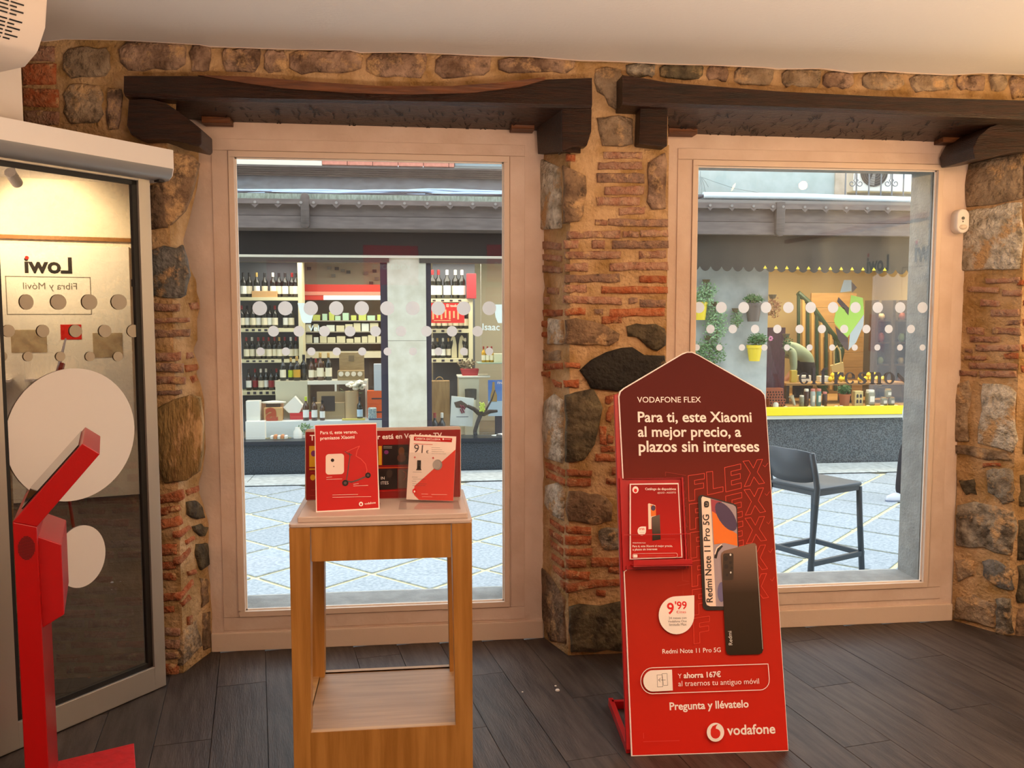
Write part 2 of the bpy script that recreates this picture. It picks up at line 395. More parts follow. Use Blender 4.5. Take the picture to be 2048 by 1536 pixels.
# ------------------------------------------------------------------ outer masonry body around the window openings
_a, _b, _c, _e = atY(482, 767, YG), atY(1006.7, 760, YG), atY(1387, 700, YG), atY(1854, 760, YG)
W1 = (_a.x, _b.x, atY(750, 1209, YG).z, atY(740, 321, YG).z); W2 = (_c.x, _e.x, atY(1700, 1166.3, YG).z, atY(1630, 337.5, YG).z)
wall = empty('wall_back', (0, 0, 0), kind='structure')
YO = 4.15
body = MB()
Zt, Zb = 5.2, -0.5
W1o = (atY(476, 700, YO).x, atY(1012, 700, YO).x, W1[2], atY(740, 320, YO).z)
for (x0, x1, z0, z1) in ((-8, W1o[0], Zb, Zt), (W1o[1], W2[0], Zb, Zt), (W2[1], 9, Zb, Zt), (W1o[0], W1o[1], Zb, W1o[2]), (W2[0], W2[1], Zb, W2[2]), (W1o[0], W1o[1], W1o[3], Zt), (W2[0], W2[1], W2[3]+.015, Zt)):
    body.box((x0, YG+.015, z0), (x1, YO, z1))
M_render = mat('outer_render', '#9c9d9a', 0.9, '#898a87', scale=12, bump=.6, bscale=70)
body.build('outer_wall', M_render, wall)
pl = MB()
for (x0, x1, z0, z1) in ((-1.25, W1[0]-.02, 0, 2.62), (W1[1]+.02, W2[0]-.02, 0, 2.62), (W2[1]+.02, 3.4, 0, 2.62), (W1[0]-.02, W1[1]+.02, 0, W1[2]-.02), (W2[0]-.02, W2[1]+.02, 0, W2[2]-.02), (W1[0]-.02, W1[1]+.02, W1[3]+.02, 2.62), (W2[0]-.02, W2[1]+.02, W2[3]+.02, 2.62)):
    pl.box((x0, YP, z0), (x1, YG+.015, z1))
pl.build('plaster', M_plaster, wall)
# ------------------------------------------------------------------ rough mortar skins
ja_corner = vline(-.9622, 3.70)
ja_back = [(405, 262), (405, 290), (402, 322), (398, 350), (392, 385), (378, 440), (366, 482), (372, 510), (384, 545), (393, 562), (393, 585), (399, 600), (400, 615), (394, 640), (395, 680), (386, 700), (394, 720), (399, 735), (392, 745), (402, 770), (408, 800), (410, 850), (411, 895), (405, 940), (397, 965), (398, 985), (407, 1010), (417, 1045), (418, 1070), (414, 1110), (418, 1150), (426, 1200), (427, 1245), (423, 1268), (423, 1306)]
jb_back = [(1074, 262), (1078, 300), (1072, 340), (1078, 400), (1082, 450), (1081, 500), (1086, 545), (1090, 575), (1084, 600), (1086, 640), (1077, 662), (1077, 675), (1087, 695), (1088, 712), (1080, 735), (1079, 770), (1085, 800), (1078, 830), (1084, 860), (1086, 920), (1088, 950), (1082, 1000), (1074, 1060), (1074, 1110), (1076, 1165), (1080, 1200), (1084, 1240), (1088, 1245), (1088, 1279)]
jb_corner = vline(.674, 3.70)
jc_back = [(1950, 290), (1938, 320), (1930, 345), (1927, 380), (1924, 430), (1921, 480), (1921, 560), (1922, 600), (1921, 650), (1918, 700), (1914, 735), (1909, 765), (1907, 830), (1906, 880), (1911, 920), (1914, 960), (1912, 1000), (1909, 1040), (1907, 1100), (1907, 1140), (1905, 1170), (1904, 1208), (1905, 1246)]
mo = MB()
patch(mo, FRONT, (74, 1372), lambda y: -60, ja_corner, 10, amp=.007)
patch(mo, JA, (262, 1306), ja_corner, lambda y: lerp(ja_back, y), 8, amp=.006)
patch(mo, JA, (1306, 1356), ja_corner, lambda y: 423-(y-1306)*1.3, 8, amp=.004)
mo.build('mortar', M_mortar, wall, smooth='all', label='rough lime mortar around the stones left of the first window')
mo = MB()
patch(mo, FRONT, (74, 196), lambda y: ja_corner(y)-4, lambda y: 1122, 10, amp=.007)
patch(mo, FRONT, (196, 262), lambda y: ja_corner(y)-4, lambda y: 352, 10, amp=.004)
patch(mo, FRONT, (74, 296), lambda y: 1120, lambda y: 1336, 10, amp=.007)
XPR = atY(1336, 450, YF).x; pr_edge = vline(XPR, YF)
patch(mo, FRONT, (290, 1316), jb_corner, pr_edge, 9, amp=.007)
patch(mo, JB, (262, 1280), lambda y: lerp(jb_back, y), jb_corner, 8, amp=.006)
patch(mo, JB, (1280, 1310), lambda y: 1088+(y-1280)*1.4, jb_corner, 8, amp=.004)
# hidden far side of the pier
mo.quad(Vector((XPR-.004, YF+.003, 0)), Vector((XPR, YP, 0)), Vector((XPR, YP, 2.3)), Vector((XPR-.004, YF+.003, 2.3)))
mo.build('mortar', M_mortar, wall, smooth='all', label='rough lime mortar of the pier between the windows')
mo = MB()
patch(mo, FRONT, (74, 208), lambda y: 1330, lambda y: 2180, 10, amp=.007)
jc_corner = vline(2.7543, 3.70)
patch(mo, JC, (286, 1246), lambda y: lerp(jc_back, y), jc_corner, 8, amp=.006)
patch(mo, JC, (1246, 1290), lambda y: 1905+(y-1246)*2.6, jc_corner, 8, amp=.004)
patch(mo, FRONT, (250, 1320), jc_corner, lambda y: 2200, 10, amp=.007)
mo.build('mortar', M_mortar, wall, smooth='all', label='rough lime mortar right of the second window')
# ------------------------------------------------------------------ stones and bricks
def B(x0, y0, x1, y1, m=1, plane=FRONT, d=.010): piece('brick', plane, [(x0, y0), (x1, y1)], d, M_brick[m], wall)
def ST(poly, m, plane=FRONT, d=.014): piece('stone', plane, poly, d, M_stone[m], wall, ragged=.006)
# band over the beams
for a in ((380, 86, 422, 142, 7), (442, 96, 521, 144, 7), (530, 102, 574, 146, 7), (580, 101, 728, 147, 7), (734, 106, 856, 155, 7), (870, 110, 982, 155, 7), (996, 114, 1149, 147, 7), (1254, 126, 1312, 153, 8), (1320, 129, 1407, 160, 2), (1412, 133, 1456, 160, 7), (1469, 131, 1546, 170, 0), (1560, 139, 1640, 174, 0), (1645, 146, 1706, 175, 7), (1722, 146, 1808, 180, 0), (1817, 150, 1905, 184, 0), (1912, 152, 1970, 182, 7), (1978, 150, 2012, 181, 0), (2018, 155, 2075, 196, 7), (240, 84, 372, 140, 7), (128, 96, 222, 156, 0), (130, 170, 208, 247, 0), (214, 176, 244, 262, 7)):
    x0, y0, x1, y1, m = a; w = (x1-x0)*.12; h = (y1-y0)*.25
    ST([(x0, y0+h), (x0+w, y0), (x1-w*.6, y0), (x1, y0+h*.8), (x1-w*.2, y1-h), (x1-w, y1), (x0+w*1.3, y1), (x0+w*.1, y1-h)], m)
B(46, 128, 112, 170, 0); B(46, 178, 118, 214, 0); B(50, 222, 118, 250, 1); B(52, 92, 110, 122, 1)
# pier B, upper stones
ST([(1190, 140), (1214, 134), (1240, 140), (1246, 160), (1240, 195), (1234, 222), (1218, 208), (1196, 182), (1188, 160)], 0)
ST([(1196, 236), (1240, 232), (1262, 240), (1264, 285), (1245, 295), (1205, 290), (1196, 262)], 0)
ST([(1128, 334), (1146, 340), (1173, 352), (1174, 385), (1166, 430), (1160, 446), (1128, 447)], 1)
ST([(1081, 318), (1122, 334), (1124, 456), (1086, 458), (1082, 400)], 6, JB)
ST([(1296, 322), (1331, 306), (1331, 421), (1304, 419), (1294, 404)], 7)
B(1133, 309, 1150, 322, 0)
for a in ((1206,304,1284,317,1), (1196,324,1284,339,1), (1193,346,1288,366,2), (1208,373,1288,390,1), (1193,395,1279,411,1), (1237,415,1290,429,1), (1190,440,1214,451,1), (1217,438,1336,453,2), (1135,462,1240,477,1), (1246,463,1277,475,1), (1280,460,1336,474,1), (1128,481,1156,497,1), (1183,481,1209,497,1), (1224,481,1336,497,2), (1130,503,1241,518,1), (1278,502,1332,517,1), (1130,527,1176,543,1), (1219,525,1336,541,1), (1130,549,1239,565,2), (1278,552,1332,566,0), (1127,570,1173,585,1), (1203,573,1335,587,0), (1127,593,1243,608,1), (1256,596,1275,607,2), (1278,599,1331,614,2), (1132,616,1170,630,0), (1188,618,1207,630,2), (1219,617,1329,633,0), (1202,633,1243,647,0), (1131,725,1160,736,0), (1128,760,1157,775,0), (1184,796,1186,798,0), (1199,853,1212,889,0), (1215,872,1227,886,0), (1200,893,1232,903,0), (1191,908,1236,923,0), (1135,940,1184,953,0), (1135,957,1182,972,0), (1224,934,1240,949,0), (1212,956,1240,969,0), (1132,1053,1182,1068,0), (1131,1072,1182,1089,0), (1131,1097,1184,1111,0), (1132,1119,1172,1135,0), (1182,1115,1244,1133,0), (1133,1142,1179,1158,0), (1216,1134,1244,1146,0), (1192,1180,1210,1192,0), (1250,1060,1320,1074,0), (1256,1084,1318,1098,0), (1250,1112,1322,1126,0), (1262,1140,1320,1154,0), (1252,930,1300,944,0), (1258,955,1320,969,0)):
    if a[2]-a[0] > 4: B(*a)
piece('brick', FRONT, [(1132, 1168), (1190, 1160), (1241, 1158), (1241, 1170), (1190, 1176), (1133, 1184)], .01, M_brick[0], wall)
piece('brick', FRONT, [(1212, 792), (1228, 788), (1231, 796), (1217, 809), (1210, 806)], .01, M_brick[0], wall)
piece('brick', FRONT, [(1216, 813), (1226, 809), (1228, 822), (1222, 844), (1210, 842)], .01, M_brick[0], wall)
ST([(1130, 642), (1150, 636), (1185, 645), (1215, 652), (1238, 668), (1236, 682), (1218, 692), (1130, 688)], 1)
ST([(1252, 655), (1275, 648), (1310, 648), (1330, 655), (1330, 690), (1314, 702), (1290, 692), (1275, 675), (1254, 672)], 2)
ST([(1158, 738), (1180, 718), (1212, 703), (1242, 694), (1262, 697), (1290, 708), (1329, 714), (1330, 730), (1318, 760), (1300, 775), (1236, 780), (1182, 774), (1174, 760)], 3, d=.02)
ST([(1130, 792), (1152, 784), (1186, 780), (1198, 792), (1204, 815), (1200, 850), (1188, 888), (1166, 916), (1145, 926), (1130, 924)], 2, d=.02)
ST([(1135, 984), (1160, 980), (1208, 992), (1226, 1012), (1224, 1040), (1190, 1047), (1134, 1040)], 1)
ST([(1196, 1062), (1214, 1056), (1246, 1060), (1250, 1098), (1210, 1100), (1197, 1086)], 8)
ST([(1138, 1216), (1160, 1208), (1200, 1212), (1250, 1200), (1262, 1230), (1256, 1300), (1142, 1302), (1136, 1260)], 2, d=.022)
ST([(1264, 1180), (1325, 1176), (1322, 1290), (1270, 1296)], 2)
ST([(1245, 800), (1318, 790), (1322, 900), (1262, 905)], 1)
# pier B, left reveal (its pale stones have daylight put into their colour)
for q in ([(1086,482),(1124,487),(1124,500),(1087,497)], [(1087,508),(1124,512),(1124,523),(1087,520)], [(1087,530),(1125,534),(1125,546),(1088,544)], [(1095,574),(1119,576),(1119,588),(1096,586)], [(1088,593),(1100,594),(1100,610),(1090,608)], [(1087,620),(1126,618),(1126,632),(1088,634)], [(1082,642),(1098,642),(1098,656),(1084,654)], [(1082,664),(1096,664),(1096,676),(1082,674)], [(1087,728),(1126,726),(1126,738),(1090,740)], [(1084,742),(1102,744),(1100,756),(1086,752)], [(1104,758),(1124,766),(1124,776),(1112,772)],
          [(1090,922),(1130,938),(1130,952),(1092,935)], [(1092,941),(1130,958),(1130,972),(1094,954)], [(1100,1036),(1128,1054),(1128,1068),(1101,1046)], [(1100,1058),(1128,1076),(1128,1090),(1101,1070)], [(1102,1080),(1128,1098),(1128,1112),(1103,1092)], [(1104,1106),(1128,1122),(1128,1136),(1105,1117)], [(1107,1130),(1129,1144),(1129,1158),(1108,1141)], [(1122,1160),(1130,1164),(1130,1182),(1124,1174)]):
    piece('brick', JB, q, .008, M_brick[0 if q[0][1] > 600 else 1], wall)
ST([(1100, 638), (1127, 640), (1127, 690), (1098, 688)], 6, JB)
ST([(1092, 800), (1110, 788), (1127, 800), (1127, 925), (1094, 918), (1088, 860)], 6, JB)
ST([(1094, 968), (1114, 964), (1130, 985), (1128, 1042), (1106, 1032), (1092, 1004)], 6, JB)
ST([(1082, 1130), (1102, 1150), (1128, 1200), (1134, 1290), (1100, 1278), (1086, 1235)], 1, JB, d=.006)
ST([(1086, 700), (1122, 702), (1124, 722), (1090, 722)], 0, JB, d=.006)
# pier A, front face and reveal
ST([(316, 312), (352, 306), (388, 312), (396, 330), (388, 370), (372, 425), (340, 450), (318, 440)], 1)
ST([(300, 370), (322, 366), (340, 400), (338, 455), (304, 458)], 1)
ST([(302, 500), (330, 494), (350, 500), (364, 488), (374, 520), (378, 548), (370, 590), (358, 597), (304, 592)], 5)
for a in ((306,607,358,622,1), (306,636,378,646,1), (306,659,378,675,2), (309,706,361,722,1), (309,727,365,744,2), (310,753,369,768,1), (312,781,362,790,2), (322,1088,354,1109,0), (323,1124,352,1138,0), (323,1146,352,1159,0), (324,1186,354,1201,0), (325,1213,348,1224,0), (328,1255,360,1271,1), (328,1279,360,1297,1), (329,1303,358,1318,1), (330,1327,358,1352,0)): B(*a)
piece('brick', JA, [(368, 731), (392, 729), (394, 741), (370, 744)], .008, M_brick[0], wall)
piece('brick', JA, [(376, 606), (394, 604), (398, 618), (382, 620)], .008, M_brick[1], wall)
piece('brick', JA, [(372, 706), (384, 704), (386, 716), (372, 718)], .008, M_brick[1], wall)
piece('brick', JA, [(378, 752), (390, 748), (394, 760), (384, 766)], .008, M_brick[0], wall)
ST([(314, 812), (348, 800), (382, 790), (400, 800), (407, 850), (408, 905), (398, 945), (376, 960), (330, 962), (316, 930)], 4, d=.02)
for q in ([(319,990),(365,980),(368,995),(366,1000),(320,1008)], [(319,1016),(358,1010),(360,1020),(320,1032)], [(319,1040),(360,1032),(364,1048),(352,1054),(320,1057)]): piece('brick', FRONT, q, .012, M_brick[0], wall)
for q in ([(370,980),(396,971),(397,982),(374,991)], [(354,1064),(376,1050),(382,1056),(362,1074),(355,1074)], [(367,1082),(386,1070),(389,1078),(370,1090)], [(354,1120),(380,1092),(382,1102),(356,1130)], [(374,1144),(390,1137),(393,1145),(378,1152)], [(356,1190),(384,1158),(386,1168),(358,1200)], [(362,1205),(378,1190),(380,1198),(364,1213)], [(374,1235),(384,1230),(384,1248),(374,1252)]):
    piece('brick', JA, q, .008, M_brick[0], wall)
ST([(371, 1004), (388, 1000), (402, 1016), (406, 1034), (392, 1040), (374, 1030)], 2, JA)
ST([(384, 1052), (398, 1048), (412, 1056), (408, 1072), (390, 1068)], 2, JA)
ST([(390, 1090), (412, 1084), (415, 1130), (402, 1140), (392, 1120)], 2, JA)
ST([(400, 1160), (414, 1156), (418, 1200), (404, 1210)], 1, JA, d=.006); ST([(366, 1260), (392, 1240), (402, 1290), (364, 1330)], 0, JA, d=.006)
ST([(404, 1226), (420, 1222), (420, 1296), (406, 1300)], 1, JA, d=.006)
# face behind the glass door: thin bricks in courses, rubble above
random.seed(11)
y = 905
while y < 1372:
    x = -30+random.uniform(0, 40)
    while x < 305:
        w = random.uniform(46, 100); h = random.uniform(11, 16)
        if x+w < 312 and random.random() < .86: B(x, y+(x-150)*-.02, x+w, y+h+(x-150)*-.02, random.choice((0, 0, 1)))
        x += w+random.uniform(5, 22)
    y += random.uniform(20, 25)
for (x0, y0, x1, y1, m) in ((60,330,150,420,0), (160,340,250,400,1), (255,380,296,470,1), (50,440,140,520,1), (150,420,240,500,0), (60,540,170,600,2), (180,520,292,600,5), (40,620,130,690,1), (140,615,230,680,0), (240,610,296,700,1), (50,710,160,790,4), (170,700,290,780,1), (40,810,140,890,2), (150,800,290,890,4)):
    ST([(x0, y0+8), (x0+12, y0), (x1-10, y0+3), (x1, y0+14), (x1-4, y1-10), (x1-14, y1), (x0+10, y1-2), (x0+2, y1-12)], m)
# pier C, reveal beside the second window
for poly, m in (([(1938,330),(1975,322),(2042,306),(2048,330),(2047,396),(1990,408),(1932,414),(1930,372)], 0), ([(1928,424),(1985,414),(2044,404),(2046,470),(2042,538),(1980,540),(1924,542)], 6),
                ([(1912,768),(1936,760),(1944,780),(1936,830),(1938,884),(1912,884)], 0), ([(1966,768),(2000,764),(2022,772),(2033,785),(2033,850),(2028,905),(1998,898),(1958,886),(1962,820)], 6), ([(1912,890),(1955,892),(2010,906),(2026,920),(1980,922),(1914,908)], 0),
                ([(1974,940),(2000,934),(2026,940),(2028,1004),(2008,1008),(1990,990),(1976,984)], 8), ([(1918,962),(1946,960),(1956,986),(1932,990)], 2), ([(1914,1012),(1950,1004),(1990,1010),(2026,1024),(2030,1060),(2022,1110),(1990,1106),(1966,1096),(1914,1092)], 8),
                ([(1966,1122),(1992,1118),(2022,1136),(2024,1180),(1994,1176),(1970,1150)], 5), ([(1912,1196),(1950,1190),(1990,1206),(1990,1256),(1940,1240),(1908,1236)], 0), ([(1992,1196),(2018,1196),(2022,1268),(1996,1274)], 8), ([(1912,1118),(1946,1124),(1950,1150),(1916,1160)], 0)):
    ST(poly, m, JC, d=.012)
for a in ((1972,556,2040,566,1), (1936,574,1998,585,1), (1962,600,2001,613,1), (2006,580,2044,592,1), (1982,619,2040,633,1), (2012,640,2042,650,2), (1934,655,1968,668,1), (1986,656,2040,669,1), (1940,673,2000,684,1), (1952,689,2040,702,1), (1930,697,1946,705,2), (2008,706,2038,718,0), (1930,712,1972,720,1), (1938,726,2036,738,1), (1960,742,2034,754,1), (1920,742,1954,752,1), (1966,926,2000,934,0)): B(*a, plane=JC, d=.008)
for a in ((2046,600,2100,612,0), (2046,640,2090,652,0), (2044,690,2096,704,0), (2042,730,2100,744,0), (2040,560,2092,572,0)): B(*a)
for poly, m in (([(2052,330),(2150,320),(2150,420),(2050,430)], 1), ([(2040,950),(2120,940),(2120,1010),(2038,1012)], 2), ([(2036,1040),(2120,1036),(2120,1110),(2034,1120)], 2), ([(2036,1130),(2100,1126),(2100,1200),(2032,1204)], 2), ([(2034,1216),(2100,1210),(2100,1280),(2030,1286)], 1), ([(2050,780),(2140,770),(2140,900),(2046,910)], 4)): ST(poly, m)
# ------------------------------------------------------------------ wooden lintel beams
def beam(name, st, Yf, Yb, label):
    """st: (x, y top, y front-bottom, y back-bottom) stations"""
    vs = []; fs = []; n = len(st)
    for (x, yt, yb, ybb) in st:
        a = atY(x, yt, Yf); b = atY(x, yb, Yf); c = atY(x, ybb, Yb); c.x = b.x
        j = noise.noise(b*8)*.004
        vs += [a, b+Vector((0, -.004+j, .012)), b+Vector((0, .012, j)), c, Vector((a.x, Yb, a.z))]
    for i in range(n-1):
        k = i*5; fs += [(k+q, k+q+1, k+5+q+1, k+5+q) for q in range(4)]+[(k+4, k, k+5, k+9)]
    fs += [(0, 4, 3, 2, 1), tuple((n-1)*5+q for q in range(5))]
    o = MB().add(vs, fs).build(name, M_beam, label=label, recenter=False); o['kind'] = 'structure'; return o
def interp(tabs, xs):
    out = []
    for x in xs: out.append((x,)+tuple(lerp([(b, a) for a, b in t], x) for t in tabs))
    return out
xs = list(range(248, 1184, 45))+[1184]
b1 = beam('lintel_beam', interp(([(248, 152), (400, 152), (500, 155), (620, 166), (760, 178), (900, 178), (1000, 170), (1060, 160), (1184, 156)], [(248, 191), (400, 201), (1000, 212), (1184, 216)], [(248, 232), (400, 243), (1075, 262), (1184, 266)]), xs), 3.62, 3.94, 'dark hewn timber beam over the left window')
xs = list(range(1245, 2200, 45))
b2 = beam('lintel_beam', interp(([(1245, 150), (1262, 152), (1335, 165), (1420, 172), (1560, 183), (1760, 193), (2048, 201), (2200, 208)], [(1245, 209), (1335, 213), (1700, 224), (2048, 238), (2200, 246)], [(1245, 262), (1335, 267), (1900, 284), (2048, 290), (2200, 296)]), xs), 3.58, 3.94, 'dark hewn timber beam over the right window')
# paler sapwood strip along the top of the left beam
top = [(395, 151), (500, 154), (620, 164), (760, 173), (900, 173), (1000, 166), (1090, 155)]
bot = [(470, 163), (560, 176), (700, 186), (820, 189), (940, 186), (1040, 174), (1090, 160)]
vs = [atY(x, y-1, 3.612) for x, y in top]+[atY(x, y, 3.612) for x, y in reversed(bot)]
MB().prism(vs, (0, .03, 0)).build('sapwood_strip', M_beam_chip, b1, label='paler orange sapwood along the top edge')
# adze marks: short dark nicks in the underside
def nicks(parent, x0, x1, yf0, yb0, Yf, Yb, n, seed):
    random.seed(seed); mb = MB()
    for k in range(n):
        x = random.uniform(x0, x1); t = random.uniform(.08, .92)
        def P(x, t):
            a = atY(x, lerp([(v, u) for u, v in yf0], x), Yf); c = atY(x, lerp([(v, u) for u, v in yb0], x), Yb); c.x = a.x; return a*(1-t)+c*t
        L = random.uniform(6, 18); dx = random.uniform(-8, 14)
        a = P(x, t); b = P(x+dx, min(.97, t+L/100)); e = Vector((.0038, 0, 0))
        mb.add([a-e*.3-Vector((0, 0, .0035)), a+e*.3-Vector((0, 0, .0035)), b+e-Vector((0, 0, .0035)), b-e-Vector((0, 0, .0035))], [(0, 1, 2, 3)])
    o = mb.build('chisel_marks', M_mark, parent); o['kind'] = 'stuff'
nicks(b1, 420, 1070, [(248, 191), (400, 201), (1000, 212), (1184, 216)], [(248, 232), (400, 243), (1075, 262), (1184, 266)], 3.62, 3.94, 150, 3)
nicks(b2, 1340, 1950, [(1245, 209), (1335, 213), (1700, 224), (2048, 238), (2200, 246)], [(1245, 262), (1335, 267), (1900, 284), (2048, 290), (2200, 296)], 3.58, 3.94, 170, 4)
def corbel(poly, Y, dep, label, skew=0.0):
    P = [atY(x, y, Y) for x, y in densify(poly, 30)]
    o = MB().prism(P, (skew, dep, 0)).build('wood_corbel', M_beam, bevel=.006, smooth=True, label=label); o['kind'] = 'structure'
    return o
corbel([(257, 198), (300, 197), (330, 205), (360, 225), (385, 244), (402, 258), (403, 288), (398, 293), (368, 286), (335, 279), (285, 280), (262, 270), (253, 250)], 3.63, .2, 'dark rounded wood end under the left beam, above the door header')
corbel([(1124, 215), (1184, 216), (1183, 262), (1174, 292), (1148, 294), (1124, 302)], 3.64, .1, 'dark squared wood block under the right end of the left beam')
q = [atY(1126, 214, 3.645), atY(1126, 303, 3.645), atY(1076, 308, 3.9), atY(1072, 240, 3.9)]
o = MB().prism(q, (.08, 0.03, 0)).build('wood_corbel', M_beam, label='splayed dark wood end beside the top right corner of the left window'); o['kind'] = 'structure'
corbel([(1281, 211), (1336, 214), (1335, 293), (1300, 290), (1278, 287)], 3.62, .3, 'dark upright wood block under the left end of the right beam')
corbel([(2090, 236), (2048, 238), (2012, 242), (1980, 254), (1958, 272), (1946, 296), (1950, 318), (1985, 314), (2030, 304), (2090, 300)], 3.66, .25, 'dark rounded wood end at the top right corner of the right window')
for (x0, x1, y0, y1, l) in ((405, 462, 234, 249, 'left'), (1022, 1068, 244, 262, 'right'), (1335, 1392, 247, 270, 'second-window left'), (1882, 1965, 265, 288, 'second-window right')):
    a = atY(x0, y0, 3.88); b = atY(x1, y1, 3.88)
    o = MB().box((a.x, 3.86, b.z), (b.x, 3.935, a.z)).build('wood_spacer', M_beam_chip, bevel=.002); o['kind'] = 'structure'
# ------------------------------------------------------------------ windows
M_dotw = mat('vinyl_sticker_thin', '#efeae2', .7)
_nt = M_dotw.node_tree; _tl = _nt.nodes.new('ShaderNodeBsdfTranslucent'); _tl.inputs[0].default_value = (.85, .85, .83, 1); _ms = _nt.nodes.new('ShaderNodeMixShader'); _ms.inputs[0].default_value = .45
_nt.links.new(_nt.nodes['Principled BSDF'].outputs[0], _ms.inputs[1]); _nt.links.new(_tl.outputs[0], _ms.inputs[2]); _nt.links.new(_ms.outputs[0], _nt.nodes['Material Output'].inputs[0])
def window(n, W, rowdefs, label):
    x0, x1, z0, z1 = W
    w = empty('window_%d' % n, ((x0+x1)/2, YG, z0), kind='structure'); w['label'] = label
    o_ = Vector(((x0+x1)/2, YG, z0))
    def b(mb, name, m, **k): 
        mb.v = [v-o_ for v in mb.v]; return mb.build(name, m, w, **k)
    t = .026
    fr = MB()       # raised bead around the glass
    for a, c in (((x0-t, YP-.012, z0-t), (x1+t, YG, z0)), ((x0-t, YP-.012, z1), (x1+t, YG, z1+t)), ((x0-t, YP-.012, z0), (x0, YG, z1)), ((x1, YP-.012, z0), (x1+t, YG, z1))): fr.box(a, c)
    b(fr, 'frame', M_winframe, bevel=.003)
    # wider flat casing
    ca = MB(); T = .095
    for a, c in (((x0-T, YP-.005, z0-T*.9), (x1+T, YP+.01, z0-t-.002)), ((x0-T, YP-.005, z1+t+.002), (x1+T, YP+.01, z1+T*.8)), ((x0-T, YP-.005, z0-t), (x0-t-.002, YP+.01, z1+t)), ((x1+t+.002, YP-.005, z0-t), (x1+T, YP+.01, z1+t))): ca.box(a, c)
    b(ca, 'casing', M_plaster, bevel=.001)
    s = MB(); q = .006
    for a, c in (((x0, YG-.012, z0), (x1, YG-.004, z0+q)), ((x0, YG-.012, z1-q), (x1, YG-.004, z1)), ((x0, YG-.012, z0), (x0+q, YG-.004, z1)), ((x1-q, YG-.012, z0), (x1, YG-.004, z1))): s.box(a, c)
    b(s, 'seal', M_seal)
    g = MB().quad((x0, YG, z0), (x1, YG, z0), (x1, YG, z1), (x0, YG, z1)); gl = b(g, 'glass_pane', M_glass)
    for (y, ctrs, d) in rowdefs:
        for x in ctrs:
            c = atY(x, y, YG-.003)-o_; r = d/2*3.98/FPX*1.02
            if c.x+o_.x-r < x0: pass
            pr_ = [c+Vector((math.cos(2*math.pi*i/24)*r, 0, math.sin(2*math.pi*i/24)*r)) for i in range(24)]
            MB().add([Vector((max(x0-o_.x, min(x1-o_.x, p.x)), p.y, p.z)) for p in pr_], [tuple(range(24))]).build('dot_sticker', M_dotw, w)
    return w, o_
def seq(a, b, n): return [a+(b-a)*i/(n-1) for i in range(n)]
window(1, W1, ((616.5, seq(519.5, 978.5, 10), 27), (662.5, seq(547, 955, 9), 20.5), (703, seq(521, 978.5, 10), 15.5)), 'left shop window with three rows of white dots')
window(2, W2, ((615, seq(1398, 1845, 11), 22.5), (658, seq(1421, 1822, 10), 17.5), (695, seq(1393.5, 1845, 11), 13), ), 'right shop window with three rows of pale dots')
# outer sill slabs of the openings
for k, W_ in enumerate((W1o, W2)):
    o = MB().box((W_[0]+.001, YG+.02, W_[2]-.05), (W_[1]-.001, YO+.02, W_[2]-.002)).build('windowsill', mat('sill_stone', '#c9c9c2', .8, '#aaa9a0', scale=18, bump=.5), bevel=.003); o['kind'] = 'structure'
# baseboards
a, b_ = atZ(423.4, 1304, 0), atZ(1087, 1277.5, 0)
tag(MB().box((a.x, YP-.018, 0), (b_.x, YP-.001, .083)).build('baseboard_left', M_winframe, bevel=.003), kind='structure')
a = atZ(1905, 1241.5, 0)
tag(MB().box((1.30, YP-.018, 0), (a.x, YP-.001, .083)).build('baseboard_right', M_winframe, bevel=.003), kind='structure')
# motion sensor with camera
c = atY(1917.5, 443.5, YP-.02)
ms = empty('motion_detector', (c.x, YP, c.z), 0, 'small white oval alarm detector with lens at right edge of the right window', 'detector')
def stadium(w, h, n=10):
    r = w/2; P = []
    for i in range(n+1): t = math.pi*i/n; P.append((r*math.cos(t), h/2-r+r*math.sin(t)))
    for i in range(n+1): t = math.pi+math.pi*i/n; P.append((r*math.cos(t), -h/2+r+r*math.sin(t)))
    return P
w_, h_ = 28.5*3.9/FPX, 51*3.9/FPX
MB().prism([(x, -.055, z) for x, z in stadium(w_, h_)], (0, .055, 0)).build('housing', M_white, ms, bevel=.007, seg=3, smooth=True)
MB().rod((-.002, -.0575, .013), (-.002, -.05, .013), .0075, n=16).build('lens', mat('black_lens', '#0a0808', .15), ms)
MB().lathe([(.02, 0), (.019, .004), (.012, .008), (.003, .0095)], (0, 0, 0), 20, sy=.62).build('sensor_window', mat('milky_lens', '#d8cbbb', .3), ms)
sw = ms.children[-1]; sw.rotation_euler = (R(90), 0, 0); sw.location = (0, -.058, -.028)
MB().box((-.004, -.0565, -.006), (0, -.05, .001)).build('indicator', M_gasket, ms)
# ------------------------------------------------------------------ sliding glass door on the slanting entrance
dR, dL = atZ(327, 1371, 0.0), atZ(5, 1510, 0.0)
du = (dR-dL).normalized()
DOOR = Plane(dL, du); DW = (dR-dL).length
door = empty('door_1', dL, 0, kind='structure'); door['label'] = 'sliding glass door with aluminium frame, left of the brick pier'
door.rotation_euler = (0, 0, math.atan2(du.y, du.x))
